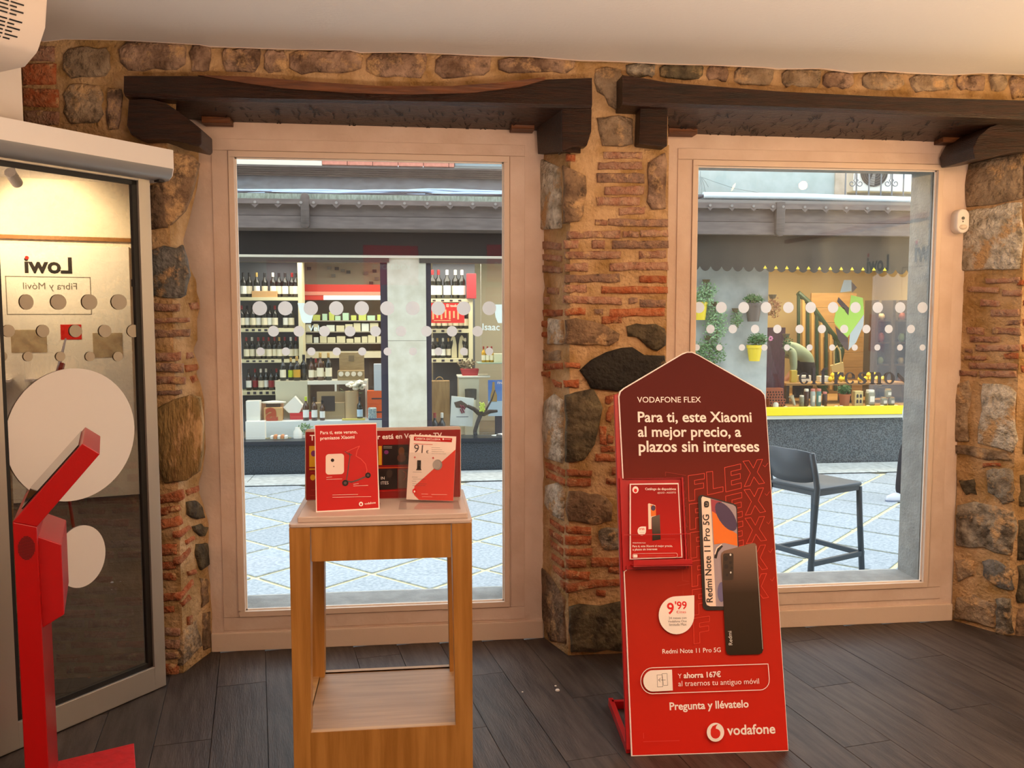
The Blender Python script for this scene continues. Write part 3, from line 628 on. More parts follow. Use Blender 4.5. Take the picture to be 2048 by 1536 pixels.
# local frame of the door: x along, y into the wall (= -n), z up
def bd(mb, name, m, par=door, **k): return mb.build(name, m, par, **k)
dz = DOOR.uv(298, 362)[1]
sw_ = .042; x_gl = DOOR.uv(36, 1420)[0]
ztop = DOOR.uv(150, 340)[1]+.06
x_st = DOOR.uv(28, 1400)[0]
fr = MB()
fr.box((DW-.052, -.018, 0.006), (DW, .022, ztop)).box((-.10, -.018, 0.006), (x_st, .022, ztop))
fr.box((x_st, -.018, .006), (DW-.052, .022, .10)).box((x_st, -.018, DOOR.uv(296, 372)[1]+.012), (DW-.052, .022, ztop))
bd(fr, 'frame', M_alu, bevel=.002)
gk = MB(); zb, zt_ = .10, DOOR.uv(296, 372)[1]+.012
gx0, gx1 = x_st, DW-.052
gk.box((gx0, -.008, zb), (gx0+.018, .014, zt_)).box((gx1-.022, -.008, zb), (gx1, .014, zt_)).box((gx0, -.008, zb), (gx1, .014, zb+.02)).box((gx0, -.008, zt_-.016), (gx1, .014, zt_))
bd(gk, 'gasket', M_gasket)
gl = bd(MB().quad((gx0, 0, zb), (gx1, 0, zb), (gx1, 0, zt_), (gx0, 0, zt_)), 'glass_pane', M_door_glass)
pu, pv = DOOR.uv(269, 566); bd(MB().box((pu-.006, -.012, pv-.014), (pu+.006, .0, pv+.014)), 'clip', M_gasket)
def dsticker(px, py, rx, ry, name='dot_sticker', n=40, m=None, shp=None):
    u, v = DOOR.uv(px, py); ur, _ = DOOR.uv(px+rx, py); ul, _ = DOOR.uv(px-rx, py); _, vt = DOOR.uv(px, py-ry); _, vb = DOOR.uv(px, py+ry)
    P = []
    for i in range(n):
        t = 2*math.pi*i/n; P.append(((u+ul)/2*0+(ur+ul)/2+(ur-ul)/2*math.cos(t), -.004, (vt+vb)/2+(vt-vb)/2*math.sin(t)))
    bd(MB().prism(P, (0, .002, 0)), name, m or M_dot)
dsticker(138, 870, 130, 133, 'round_sticker', 64)
dsticker(160, 1113, 50, 62, 'round_sticker', 48)
M_dotd = mat('vinyl_sticker_frosted', '#b3a78f', .7)
for x in (52, 116, 178, 237): dsticker(x, 604, 15.5 if x > 60 else 14, 15.5, m=M_dotd)
for x in (16, 85, 150, 209, 266): dsticker(x, 662, 12.5, 12.5, m=M_dotd)
for x in (4, 55, 120, 179, 235): dsticker(x, 713, 9.5, 9.5, m=M_dotd)
# header box over the door
HO = .075
hu1, hv1 = DOOR.uv(345, 300, HO); _, hvb = DOOR.uv(345, 361, HO)
hdr = empty('door_header', dL, math.atan2(du.y, du.x), 'long white box of the sliding door drive above the glass door', 'door drive')
prof = [(-HO, hv1), (-HO, hvb+.045), (-HO+.008, hvb+.018), (-HO+.03, hvb+.002), (-HO+.055, hvb), (.10, hvb), (.10, hv1)]
MB().prism([(hu1, y, z) for y, z in prof], (-2.3, 0, 0)).build('cover', M_white, hdr)
MB().prism([(hu1-.001, y, z) for y, z in [(-HO-.001, hvb+.045), (-HO+.007, hvb+.016), (-HO+.029, hvb), (-HO+.055, hvb-.002), (-HO+.055, hvb+.01), (-HO+.03, hvb+.012)]], (-2.3, 0, 0)).build('lower_profile', mat('grey_profile', '#9a9b9c', .35, metal=.4), hdr, smooth=True)
MB().prism([(hu1, y, z) for y, z in [(p[0], p[1]) for p in prof]], (.004, 0, 0)).build('end_cap', M_white, hdr, bevel=.001)
MB().rod((hu1+.004, -HO+.016, hv1-.075), (hu1+.007, -HO+.016, hv1-.075), .004, n=10).build('screw', mat('brass', '#b98a45', .3, metal=.9), hdr)
MB().box((hu1-.05, -HO+.02, hvb-.008), (hu1-.025, -HO+.05, hvb)).build('bracket', M_gasket, hdr)
# slanting wall over and left of the door
BW = Plane(dL, du); woff = -.11
cu = DOOR.uv(44, 180, woff)[0]
P_ = lambda u, w, z: (DOOR.pt(u, z, w))
wl = MB(); 
for (u0, u1, z0, z1) in ((-3.5, cu, hvb+.02, 2.66), (-3.5, -.75, 0, hvb+.02)):
    a = P_(u0, woff-.16, z0); vs = [P_(u, w, z) for z in (z0, z1) for (u, w) in ((u0, woff), (u1, woff), (u1, woff-.16), (u0, woff-.16))]
    wl.add(vs, [(0, 1, 2, 3), (7, 6, 5, 4), (0, 4, 5, 1), (1, 5, 6, 2), (2, 6, 7, 3), (3, 7, 4, 0)])
tag(wl.build('wall_left', M_wallp), kind='structure')
# air curtain above the header
ac = empty('air_curtain', dL, math.atan2(du.y, du.x), 'large white air curtain unit with slotted grille in the top left corner', 'air curtain')
AO = .36
ue = DOOR.uv(56, 100, AO)[0]; vb_ = DOOR.uv(40, 118, AO)[1]+.02; ue2 = DOOR.uv(85, 0, AO+.1)[0]
pr = [(.10, vb_-.015), (-AO+.08, vb_-.02), (-AO+.01, vb_+.015), (-AO-.035, vb_+.08), (-AO-.05, vb_+.16), (-AO-.05, vb_+.3), (.10, vb_+.3)]
M_ac = mat('air_unit_plastic', '#e9d9c9', .45)
MB().prism([(ue+.04, y, z) for y, z in pr], (-1.6, 0, 0)).build('casing', M_ac, ac, bevel=.012, smooth=True)
gf = []
for (ya, za), (yb2, zb2) in (((-AO-.012, vb_+.03), (-AO-.052, vb_+.162)), ((-AO-.052, vb_+.162), (-AO-.052, vb_+.29))): gf.append(((ya, za), (yb2, zb2)))
sl = MB(); k = 0
gf = [((-AO+.004, vb_+.025), (-AO-.036, vb_+.08)), ((-AO-.038, vb_+.085), (-AO-.052, vb_+.16)), ((-AO-.053, vb_+.165), (-AO-.053, vb_+.29))]
for (A_, B_) in gf:
    L_ = math.hypot(B_[0]-A_[0], B_[1]-A_[1]); nrow = int(L_/.0105)
    for r_ in range(nrow):
        t = (r_+.3)/nrow; t2 = (r_+.72)/nrow; k += 1
        ya, za = A_[0]+(B_[0]-A_[0])*t-.002, A_[1]+(B_[1]-A_[1])*t; yb2, zb2 = A_[0]+(B_[0]-A_[0])*t2-.002, A_[1]+(B_[1]-A_[1])*t2
        x = ue-.035-(k % 2)*.02
        for q in range(14):
            L2 = .038 if not (q == 0 and k % 2) else .02
            sl.quad((x, ya, za), (x-L2, ya, za), (x-L2, yb2, zb2), (x, yb2, zb2)); x -= L2+.006
o = sl.build('grille_slots', M_gasket, ac); o['kind'] = 'stuff'
MB().box((ue-.3, -AO+.12, vb_-.024), (ue-.05, -AO+.24, vb_-.018)).build('outlet', M_gasket, ac)
# ------------------------------------------------------------------ the rest of the shop, seen in the panes' reflections
XR = 3.15
tag(MB().box((XR, -3.1, 0), (XR+.1, YP, 2.66)).build('wall_right', mat('cream_wall', '#efe4cc', .8)), kind='structure')
tag(MB().box((-3.2, -3.2, 0), (XR+.1, -3.1, 2.66)).build('wall_front', M_wallp), kind='structure')
tag(MB().box((-3.3, -3.2, 0), (-3.2, 4.0, 2.66)).build('wall_side', M_wallp), kind='structure')
M_ink = mat('black_ink', '#15110f', .6); M_redink = mat('red_ink', '#e3120b', .6); M_redpl = mat('red_panel', '#d4140a', .5); M_ltgrey = mat('light_print', '#e9e6df', .6)
RW = Plane((XR, 3.2, 0), (0, -1, 0))
pb = empty('wall_panel', (XR, 2.4, 0), 0, 'white wall panel with dark lettering on the right-hand wall, seen reflected', 'wall panel')
def bp(mb, name, m, **k): mb.v = [v-Vector((XR, 2.4, 0)) for v in mb.v]; return mb.build(name, m, pb, **k)
bp(MB().box((-.27, .0, .55), (1.9, .018, 2.05), frame=RW), 'board', mat('panel_white', '#fbf5e6', .5))
bp(MB().box((-.3, .0, 2.09), (2.4, .03, 2.12), frame=RW), 'rail', mat('oak_rail', '#9b6a35', .5))
for (ua, ub, z) in ((.15, .485, 1.83), (.78, 1.06, 1.79)):
    bp(MB().text_fit('Lowi', RW.pt(ua, z, .02), RW.pt(ub, z, .02), RW.v, .03), 'lettering', M_ink); bp(MB().disc(RW.pt(ub-.02, z+.115, .021), RW.u, RW.v, .014), 'red_dot', M_redink)
M_gink = mat('grey_ink', '#7d766a', .6); M_pf = mat('picture_beige', '#c2b08c', .6, '#a58e72', scale=14)
bp(MB().text_fit('Fibra y Móvil', RW.pt(.12, 1.70, .02), RW.pt(.50, 1.70, .02), RW.v), 'lettering', M_gink)
for a, b in (((.02, .018, 1.5), (.62, .02, 1.505)), ((.02, .018, 1.795), (.62, .02, 1.8)), ((.02, .018, 1.5), (.025, .02, 1.8)), ((.615, .018, 1.5), (.62, .02, 1.8))): bp(MB().box(a, b, frame=RW), 'outline', M_gink)
for (u0, u1, z0, z1, m) in ((.1, .25, 1.3, 1.42, M_redpl), (.35, .6, 1.2, 1.38, M_pf), (.8, 1.0, 1.25, 1.5, M_redpl), (1.1, 1.5, 1.3, 1.6, M_pf), (-.2, .02, 1.15, 1.35, M_pf)): bp(MB().box((u0, .018, z0), (u1, .021, z1), frame=RW), 'picture_field', m)
for k in range(3):
    p = RW.pt(.3+k*.45, 1.02, .1)
    sh = MB().box((.15+k*.45, .02, .98), (.5+k*.45, .2, 1.0), frame=RW)
    thing(sh, 'wall_shelf', M_white, ['small white shelf nearest the window on the right wall', 'middle small white shelf on the right wall', 'small white shelf farthest from the window on the right wall'][k], 'shelf')
for k, (x, y, z) in enumerate(((-.2, -1.2, 2.0), (1.1, -1.6, 2.05), (2.2, -2.2, 2.0), (-1.3, -2.0, 1.9))):
    sg = empty('hanging_sign', (x, y, z), R(8*k-10), ['red hanging sign nearest the windows, seen only in reflections', 'red hanging sign over the middle of the shop, seen only in reflections', 'red hanging sign at the back right of the shop, seen only in reflections', 'red hanging sign at the back left of the shop, seen only in reflections'][k], 'sign')
    MB().box((-.28, -.02, -.2), (.28, .02, .2)).build('panel', M_redpl, sg)
    for sx in (-.24, .24): MB().rod((sx, 0, .2), (sx, 0, 2.56-z), .003, n=5).build('wire', M_alu, sg)
    MB().text('vodafone', (0, .022, -.04), Vector((-1, 0, 0)), Vector((0, 0, 1)), .11, .01, align='C').build('lettering', M_ltgrey, sg)
M_lamp = mat('lamp_glow', '#ffe2b0', .5, emit='#ffd9a0', estr=14)
for k, (x, y, tx, ty, tz, wt) in enumerate(((2.4, 2.75, 3.15, 2.92, 2.1, 150), (2.3, 1.6, 3.15, 2.1, 1.95, 100), (.9, .4, .4, 3.7, 1.5, 12), (2.2, .9, 2.85, 3.75, 1.2, 30))):
    sp = empty('track_spotlight', (x, y, 2.56), 0, ['ceiling spotlight nearest the windows aimed at the right wall panel', 'second ceiling spotlight aimed at the right wall panel', 'ceiling spotlight behind the camera aimed at the pier', 'ceiling spotlight on the right aimed at the right pier'][k], 'spotlight')
    d = (Vector((tx, ty, tz))-Vector((x, y, 2.44))).normalized()
    MB().rod((0, 0, 0), (0, 0, -.06), .012, n=8).build('stem', M_white, sp)
    c = Vector((0, 0, -.10)); MB().rod(c-d*.07, c+d*.07, .038, n=20).build('can', M_white, sp)
    MB().rod(c+d*.071, c+d*.072, .032, n=20).build('bulb', M_lamp, sp)
    w0 = Vector((x, y, 2.46))+d*.09
    spot_light('spot_lamp', w0, (tx, ty, tz), wt, (1.0, .74, .42) if k < 2 else WARM, 95 if k < 2 else 70)
# ------------------------------------------------------------------ oak display table
M_oak = mat('oak_veneer', '#b78240', 0.42, '#9d6a2c', scale=3.2, stretch=(14, 14, .9), bump=.12, bscale=30, detail=8)
M_oakh = mat('oak_shelf', '#a8845a', 0.45, '#936f45', scale=3.2, stretch=(1.1, 16, 14), bump=.1, bscale=30, detail=8)
M_oakpale = mat('oak_edge', '#c09a66', 0.5, '#ad8654', scale=3, stretch=(1.1, 14, 14))
M_lam = mat('white_laminate', '#c6b3a6', .45)
tx0, tx1, ty0, ty1, tz = -.349, .170, 2.482, 2.935, .900
tb = empty('display_table', ((tx0+tx1)/2, (ty0+ty1)/2, 0), 0, 'tall oak display table with white top holding red posters, before the left window', 'table')
o_ = Vector(((tx0+tx1)/2, (ty0+ty1)/2, 0))
hx, hy = (tx1-tx0)/2, (ty1-ty0)/2
def rrect(hx, hy, r, n=5):
    P = []
    for cx, cy, a0 in ((hx-r, hy-r, 0), (-hx+r, hy-r, 90), (-hx+r, -hy+r, 180), (hx-r, -hy+r, 270)):
        for i in range(n+1): t = R(a0+90*i/n); P.append((cx+r*math.cos(t), cy+r*math.sin(t)))
    return P
MB().prism([(x, y, tz) for x, y in rrect(hx, hy, .012)], (0, 0, .009)).build('table_top', M_lam, tb, bevel=.0015)
for sx in (-1, 1):
    for sy in (-1, 1):
        wt, wb = .060, .047; xo = sx*(hx-.001); xi_t = sx*(hx-wt); xi_b = sx*(hx-wb); yo = sy*(hy-.002); yi_t = sy*(hy-.058); yi_b = sy*(hy-.05)
        vs = [(xo, yo, 0), (xi_b, yo, 0), (xi_b, yi_b, 0), (xo, yi_b, 0), (xo, yo, tz), (xi_t, yo, tz), (xi_t, yi_t, tz), (xo, yi_t, tz)]
        MB().add(vs, [(0,1,2,3),(4,7,6,5),(0,4,5,1),(1,5,6,2),(2,6,7,3),(3,7,4,0)]).build('leg', M_oak, tb, bevel=.002)
za = 1.5-(1120-629)*2.49/FPX
for sy in (-1, 1): MB().box((-hx+.0615, sy*(hy-.004)-(.018 if sy > 0 else 0), .800), (hx-.0615, sy*(hy-.004)+(.018 if sy < 0 else 0), tz-.001)).build('apron', M_oak, tb)
for sx in (-1, 1): MB().box((sx*(hx-.016)-.006, -hy+.06, .800), (sx*(hx-.016)+.006, hy-.06, tz-.001)).build('apron', M_oak, tb)
# plinth box with recessed shelf board
for sy in (-1, 1): MB().box((-hx+.049, sy*(hy-.012)-.010, .03), (hx-.049, sy*(hy-.012)+.010, .298)).build('plinth_panel', M_oak, tb)
for sx in (-1, 1): MB().box((sx*(hx-.024)-.010, -hy+.052, .03), (sx*(hx-.024)+.010, hy-.052, .298)).build('plinth_panel', M_oakpale, tb)
MB().box((-hx+.037, -hy+.024, .27), (hx-.037, hy-.024, .294)).build('shelf', M_oakh, tb)
for ya_, yb2_ in ((-hy+.004, -hy+.022), (hy-.022, hy-.004)): MB().box((-hx+.049, ya_, .294), (hx-.049, yb2_, .2985)).build('edge_strip', M_oakpale, tb)
# white tray on the table
zt = tz+.009
a = atZ(595, 1046, zt); b_ = atZ(936, 1037, zt); ya = min(a.y, b_.y)
tr = MB().box((a.x, ya, zt), (b_.x, ya+.33, zt+.017))
thing(tr, 'display_tray', M_lam, 'flat white tray board lying on the oak table under the posters', 'tray', bevel=.003)
zt += .017
M_print = mat('poster_red', '#c3120c', .45); M_printd = mat('poster_dark_red', '#8e0806', .35)
M_white_t = mat('print_white', '#fff6ee', .6); M_pink = mat('print_pink', '#e0554a', .6)
M_acr = glass_mat('acrylic', (.992, .992, .992, 1), .03, .7)
def pframe(pA, pB, lean):
    u = (pB-pA); L = u.length; u.normalize(); n0 = Vector((-u.y, u.x, 0)).normalized()
    v = Vector((0, 0, math.cos(lean)))+n0*math.sin(lean)
    return Plane(pA, u, v), L
class Print:
    """a printed sheet on a plane; every shape is given in photo pixels and laid on that plane"""
    def __init__(s, plane, parent, origin): s.p = plane; s.par = parent; s.o = origin; s.k = 0
    def P(s, x, y, off=0.0): return s.p.hit(x, y, off)
    def out(s, mb, name, m, **k):
        mb.v = [v-s.o for v in mb.v]; return mb.build(name, m, s.par, **k)
    def lay(s): s.k += 1; return .0006+.00013*s.k
    def poly(s, pts, m, name='print', off=None, th=.00006):
        off = s.lay() if off is None else off
        return s.out(MB().prism([s.P(x, y, off) for x, y in pts], s.p.n*th), name, m)
    def ell(s, x, y, rx, ry, m, name='print', n=28): return s.poly([(x+rx*math.cos(2*math.pi*i/n), y+ry*math.sin(2*math.pi*i/n)) for i in range(n)], m, name)
    def text(s, t, a, b, m, bold=0.0, name='lettering', size=None):
        off = s.lay(); A = s.P(*a, off); B_ = s.P(*b, off); u = (B_-A).normalized(); v = s.p.n.cross(u)
        return s.out(MB().text_fit(t, A, B_, v, bold, 0, size), name, m)
    def line(s, pts, w, m, name='line', closed=False):
        off = s.lay(); mb = MB(); Q = list(pts)+([pts[0]] if closed else [])
        for a, b in zip(Q, Q[1:]):
            A = s.P(*a, off); B_ = s.P(*b, off); d = (B_-A); 
            if d.length < 1e-6: continue
            d.normalize(); t = s.p.n.cross(d)*w/2; A = A-d*w*.3; B_ = B_+d*w*.3
            mb.add([A-t, B_-t, B_+t, A+t], [(0, 1, 2, 3)])
        return s.out(mb, name, m)
# big red poster board at the back of the tray
A = atZ(610, 1002, zt); B0 = atZ(921, 995.5, zt); pb_, L = pframe(A, B0, R(2))
root = empty('poster_board', (A+B0)/2, 0, 'wide red poster board with white rounded frame standing at the back of the tray', 'poster board')
pr = Print(pb_, root, (A+B0)/2)
def rr_px(x0, y0, x1, y1, r, dy=0.0):
    P = []
    for cx, cy, a0 in ((x1-r, y0+r, 270), (x1-r, y1-r, 0), (x0+r, y1-r, 90), (x0+r, y0+r, 180)):
        for i in range(6): t = R(a0+18*i); x = cx+r*math.cos(t); P.append((x, cy+r*math.sin(t)+dy*(x-x0)/(x1-x0)))
    return P
pr.out(MB().prism([pr.P(x, y, 0) for x, y in rr_px(610, 858.5, 922, 1001.5, 7, -6)], -pb_.n*.012), 'frame', M_lam, bevel=.001)
pr.poly([(611.5, 864), (920.5, 859), (920, 993.5), (612, 1000)], M_printd, 'poster_sheet')
pr.text('Todo', (619.6, 881), (655, 880), M_white_t, .02); pr.text('lo mejo', (665, 880), (753, 878), M_white_t, .02); pr.text('r está en Vodafone TV', (755.5, 878.3), (884, 874.8), M_white_t, .02)
pr.poly([(618.5, 892), (665, 891), (665, 933), (618.5, 934)], mat('print_yellow', '#dba514', .5)); pr.ell(627, 907, 5, 6, mat('print_purple', '#7b2a6c', .5))
pr.poly([(618.5, 937), (665, 936.5), (665, 939), (618.5, 940)], mat('print_yellow', '#dba514', .5)); pr.ell(625.5, 955, 5, 6, mat('print_yellow', '#dba514', .5))
for (x0, x1, y, m) in ((621, 660, 945, M_pink), (622, 662, 980, M_pink), (620, 720, 991, M_pink), (765, 830, 983, M_pink)): pr.line([(x0, y), (x1, y-.4)], .0006, m)
Mblk = mat('print_black', '#1a0c09', .4)
pr.poly([(757, 892), (763.5, 892), (763.5, 930), (757, 930)], mat('print_yellow', '#dba514', .5)); pr.poly([(765.5, 890), (817, 889), (817, 929), (765.5, 930.5)], Mblk); pr.poly([(818, 889), (870, 888), (870, 928), (818, 929)], mat('print_brown', '#5a2a16', .5))
pr.ell(803, 903, 6, 9, mat('print_amber', '#6e3c14', .5)); pr.ell(803, 916, 9, 8, mat('print_brown', '#5a2a16', .5)); pr.ell(772.6, 904.5, 4.5, 4, mat('print_purple', '#7b2a6c', .5))
for y in (893, 896): pr.line([(767, y), (784, y)], .0006, M_white_t)
pr.line([(757, 935.7), (905, 933)], .002, mat('print_orange', '#d8601a', .5))
pr.poly([(757, 938), (795, 937), (795, 977.5), (757, 979)], Mblk); pr.poly([(796, 939), (850, 937.5), (850, 975), (796, 976.5)], mat('print_taupe', '#6e5548', .5)); pr.ell(779, 947, 6, 8, mat('print_grim', '#33241c', .5))
pr.text('IN', (762, 959), (769, 958.7), M_white_t, 0); pr.text('ITES', (762, 969), (777, 968.5), M_white_t, 0); pr.line([(806, 942), (812, 946), (812, 954), (807, 960)], .0008, M_pink)
pr.poly([(757, 981), (905, 976), (905, 978), (757, 983)], M_print)
# leaning poster in front, left
A = atZ(632, 1024.5, zt); B0 = atZ(759.5, 1018, zt); pl_, L = pframe(A, B0, R(9))
root = empty('counter_poster', (A+B0)/2, 0, 'upright red poster with scooter and air purifier at the left of the tray', 'poster')
pr = Print(pl_, root, (A+B0)/2)
pr.out(MB().prism([pr.P(*q) for q in ((629, 850), (753, 845.5), (759.5, 1018), (632, 1024.5))], -pl_.n*.003), 'sheet_back', M_white_t)
pr.out(MB().prism([pr.P(x, y, -.0035) for x, y in ((628.5, 849), (753.5, 844.5), (760.5, 1019), (631.5, 1025.5))], -pl_.n*.002), 'acrylic_stand', M_acr)
pr.out(MB().prism([A, B0, B0-Vector((0, -.08, 0)), A-Vector((0, -.08, 0))], (0, 0, .002)), 'stand_foot', M_acr)
pr.poly([(630.5, 851.5), (752.3, 848.2), (757, 1015.5), (634, 1022)], M_print, 'poster_sheet')
pr.text('Para ti, este verano,', (640.5, 868.5), (714.5, 866.5), M_white_t, .015); pr.text('premiazos Xiaomi', (640.5, 879.8), (709, 876.8), M_white_t, .015)
pr.line([(690, 905), (705, 898), (719, 892), (714, 902), (712, 912), (722, 918), (731, 928), (734, 940), (732, 950)], .0018, M_pink)
pr.poly(rr_px(651.4, 908.5, 688, 949.5, 6, -1.5), mat('print_offwhite', '#f2ddd0', .5)); pr.ell(665, 920.5, 3.4, 3.4, Mblk); pr.ell(667.5, 933, .8, 1.2, Mblk)
Mgr = mat('print_grey', '#5b4a48', .5)
pr.line([(693, 961), (700, 912), (699, 906)], .0028, Mgr); pr.line([(690, 903), (697, 908), (704, 910)], .0022, Mgr); pr.line([(694, 962), (703, 964), (716, 960), (732, 953)], .0042, Mgr)
pr.ell(690.5, 966, 6.2, 6.2, Mblk); pr.ell(690.5, 966, 3, 3, Mgr); pr.ell(736, 950.5, 5.6, 5.6, Mblk); pr.ell(736, 950.5, 2.6, 2.6, Mgr)
for (x0, x1, y) in ((653, 664, 955), (653, 684, 959), (707, 717, 968.5), (707, 736, 972), (665, 716, 990), (665, 742, 994.5)): pr.line([(x0, y), (x1, y-1.2)], .0008, M_white_t)
pr.ell(722, 1008, 4.2, 4.4, M_white_t); pr.ell(722, 1008.4, 2, 2.2, M_print); pr.text('vodafone', (729, 1009.6), (751.5, 1006.8), M_white_t, .01)
# clear acrylic holder with leaflet, right
A = atZ(808, 1003.5, zt); B0 = atZ(909, 1005.5, zt); pl2, L = pframe(A, B0, R(5))
root = empty('leaflet_stand', (A+B0)/2, 0, 'clear acrylic holder with a white and red price leaflet at the right of the tray', 'leaflet holder')
pr = Print(pl2, root, (A+B0)/2)
pr.out(MB().prism([pr.P(x, y, -.004) for x, y in ((796, 841), (919, 841), (920, 1001), (796, 998))], -pl2.n*.002), 'back_pane', M_acr)
pr.out(MB().prism([pr.P(x, y, .003) for x, y in ((800, 905), (917, 905), (917, 1003), (800, 1003))], pl2.n*.0015), 'front_pocket', M_acr)
pr.out(MB().prism([atZ(800, 1003, zt), atZ(916, 1002, zt), atZ(921, 1019, zt), atZ(797, 1020, zt)], (0, 0, .002)), 'foot', M_acr)
pr.poly([(820.5, 869), (912.5, 873), (906.5, 1002), (812.5, 999)], mat('leaflet_paper', '#fbe9dc', .6), 'leaflet')
pr.poly([(911, 899), (906.3, 1001.7), (838, 999.5), (828, 990), (829, 972)], mat('leaflet_red', '#e8402f', .55), 'leaflet_red')
pr.poly([(828, 873), (904.5, 876.5), (903.5, 884.5), (827.5, 881)], M_print); pr.text('OFERTA EXCLUSIVA', (831, 879.2), (881, 881), M_white_t, .015); pr.line([(889, 878.5), (901, 879)], .0008, M_white_t); pr.ell(886.5, 878.3, 1.6, 1.7, M_white_t)
pr.line([(828, 887.5), (865, 889)], .0014, M_pink)
pr.text('91', (827.5, 904.5), (845, 906), Mgr, .0); pr.text('€', (852, 906.5), (857, 906.8), Mgr)
for y in (895, 899, 903, 907): pr.line([(863, y), (880+(y-895), y+.7)], .0005, Mgr)
pr.text('+', (827.5, 917.5), (831.5, 917.5), M_redink, .02); pr.text('+', (864, 919), (868.5, 919), M_redink, .02)
pr.poly([(834.5, 920.5), (842, 920.5), (841.5, 937), (843, 940), (832, 940), (834, 937)], Mblk); pr.ell(875, 929.5, 9.5, 10.5, mat('print_silver', '#9d948f', .5)); pr.ell(873.5, 929, 8, 9, mat('print_silver2', '#b7aea8', .5))
for (x0, x1, y) in ((826, 843, 944), (866, 882, 946), (824, 835, 954), (826, 852, 958), (824, 832, 962.5), (825, 853, 967.5), (825, 850, 971)): pr.line([(x0, y), (x1, y+.5)], .0007, M_pink if x0 == 866 else Mgr)
pr.ell(829, 982, 4, 5, M_redink); pr.ell(829, 983, 1.6, 2.2, M_white_t)
for (x0, x1, y) in ((843, 856, 988), (863, 894, 989), (844, 864, 993.5)): pr.line([(x0, y), (x1, y+.3)], .0008, M_white_t)
# ------------------------------------------------------------------ leaning advertising board
yw, ln = R(-2.528), R(14.011)
su = Vector((math.cos(yw), math.sin(yw), 0)); sn = Vector((-math.sin(yw), math.cos(yw), 0)); sv = Vector((0, 0, math.cos(ln)))+sn*math.sin(ln)
SB = Plane((0.7299, 2.80325, 0.004), su, sv)
so = Vector((1.0, 2.80, 0))
st = empty('advertising_stand', so, 0, 'tall red house-shaped advertising board for a phone offer, leaning back on its foot', 'advertising stand')
pr = Print(SB, st, so)
def grad_mat(name, stops, rough=.5):
    m = bpy.data.materials.new(name); m.use_nodes = True; nt = m.node_tree; N = nt.nodes; L = nt.links
    tc = N.new('ShaderNodeTexCoord'); sp = N.new('ShaderNodeSeparateXYZ'); cr = N.new('ShaderNodeValToRGB')
    L.new(tc.outputs['Generated'], sp.inputs[0]); L.new(sp.outputs['Z'], cr.inputs[0]); L.new(cr.outputs[0], N['Principled BSDF'].inputs['Base Color'])
    while len(cr.color_ramp.elements) < len(stops): cr.color_ramp.elements.new(.5)
    for e, (p, c) in zip(cr.color_ramp.elements, stops): e.position = p; e.color = srgb(c)
    N['Principled BSDF'].inputs['Roughness'].default_value = rough; N['Principled BSDF'].inputs['Specular IOR Level'].default_value = .25; return m
M_adred = grad_mat('board_print', [(0, '#d21f0b'), (.3, '#b8240c'), (.55, '#84220c'), (.75, '#5f1407'), (1, '#540a04')], .6)
M_adflat = mat('stand_red_metal', '#b50d12', .35); M_edge = mat('foam_edge', '#fff4f0', .5)
outl = [(1262.5, 1512.5), (1577, 1502), (1531.6, 800), (1529.5, 789), (1522, 780), (1396, 709), (1384, 703.5), (1374, 703.5), (1364, 707), (1247, 776), (1239.5, 782), (1236.5, 792), (1245, 957), (1368, 955), (1376.5, 1137), (1252, 1140), (1247.5, 1143)]
pr.out(MB().prism([pr.P(x, y, 0) for x, y in outl], -SB.n*.008), 'board', M_edge)
ins = [(1265, 1510.5), (1576, 1500.5), (1530.2, 800), (1528, 790), (1521, 782), (1396, 711), (1384, 705.5), (1374, 705.5), (1364, 709.5), (1248.5, 778), (1241.5, 784), (1239, 794), (1247.2, 957), (1368, 955), (1376.5, 1137), (1254, 1140), (1249.5, 1144)]
pr.out(MB().prism([pr.P(x, y, .0002) for x, y in ins], SB.n*.0004), 'print', M_adred)
pr.out(MB().prism([pr.P(x, y, -.009) for x, y in ((1228.5, 790), (1262, 776), (1520, 790), (1566, 1494), (1268, 1500), (1253, 1500))], -SB.n*.02), 'backing_panel', M_adflat, bevel=.002)
# white lettering
for (t, a, b, bd_) in (('VODAFONE FLEX', (1274.6, 805), (1402, 804.6), .006), ('Para ti, este Xiaomi', (1276, 843.8), (1503.7, 843.8), .018), ('al mejor precio, a', (1276, 873.2), (1482.5, 873.2), .018), ('plazos sin intereses', (1277.6, 903.5), (1518.8, 903), .018),
                       ('Redmi Note 11 Pro 5G', (1325, 1307.3), (1441.7, 1304), .006), ('Pregunta y llévatelo', (1339.5, 1420), (1497.5, 1414.5), .022), ('vodafone', (1454.6, 1470), (1551, 1466.5), .02)): pr.text(t, a, b, M_white_t, bd_)
# FLEX outlines
M_out = mat('print_coral', '#e8472c', .5); M_out2 = mat('print_coral_dim', '#b2331a', .5)
G = {'F': [(0,0),(1,0),(1,.22),(.38,.22),(.38,.38),(.95,.38),(.95,.58),(.38,.58),(.38,1),(0,1)], 'L': [(0,0),(.38,0),(.38,.78),(1,.78),(1,1),(0,1)],
     'E': [(0,0),(1,0),(1,.22),(.38,.22),(.38,.39),(.95,.39),(.95,.6),(.38,.6),(.38,.78),(1,.78),(1,1),(0,1)], 'X': [(0,0),(.3,0),(.5,.32),(.72,0),(1,0),(.68,.5),(1,1),(.72,1),(.5,.68),(.28,1),(0,1),(.34,.5)]}
Q = {'F': ((825,1295),(985,1272),(985,1520),(832,1548)), 'L': ((1005,1260),(1168,1240),(1170,1452),(1016,1486)), 'E': ((1185,1215),(1345,1178),(1352,1418),(1197,1456)), 'X': ((1368,1152),(1562,1132),(1582,1368),(1380,1404))}
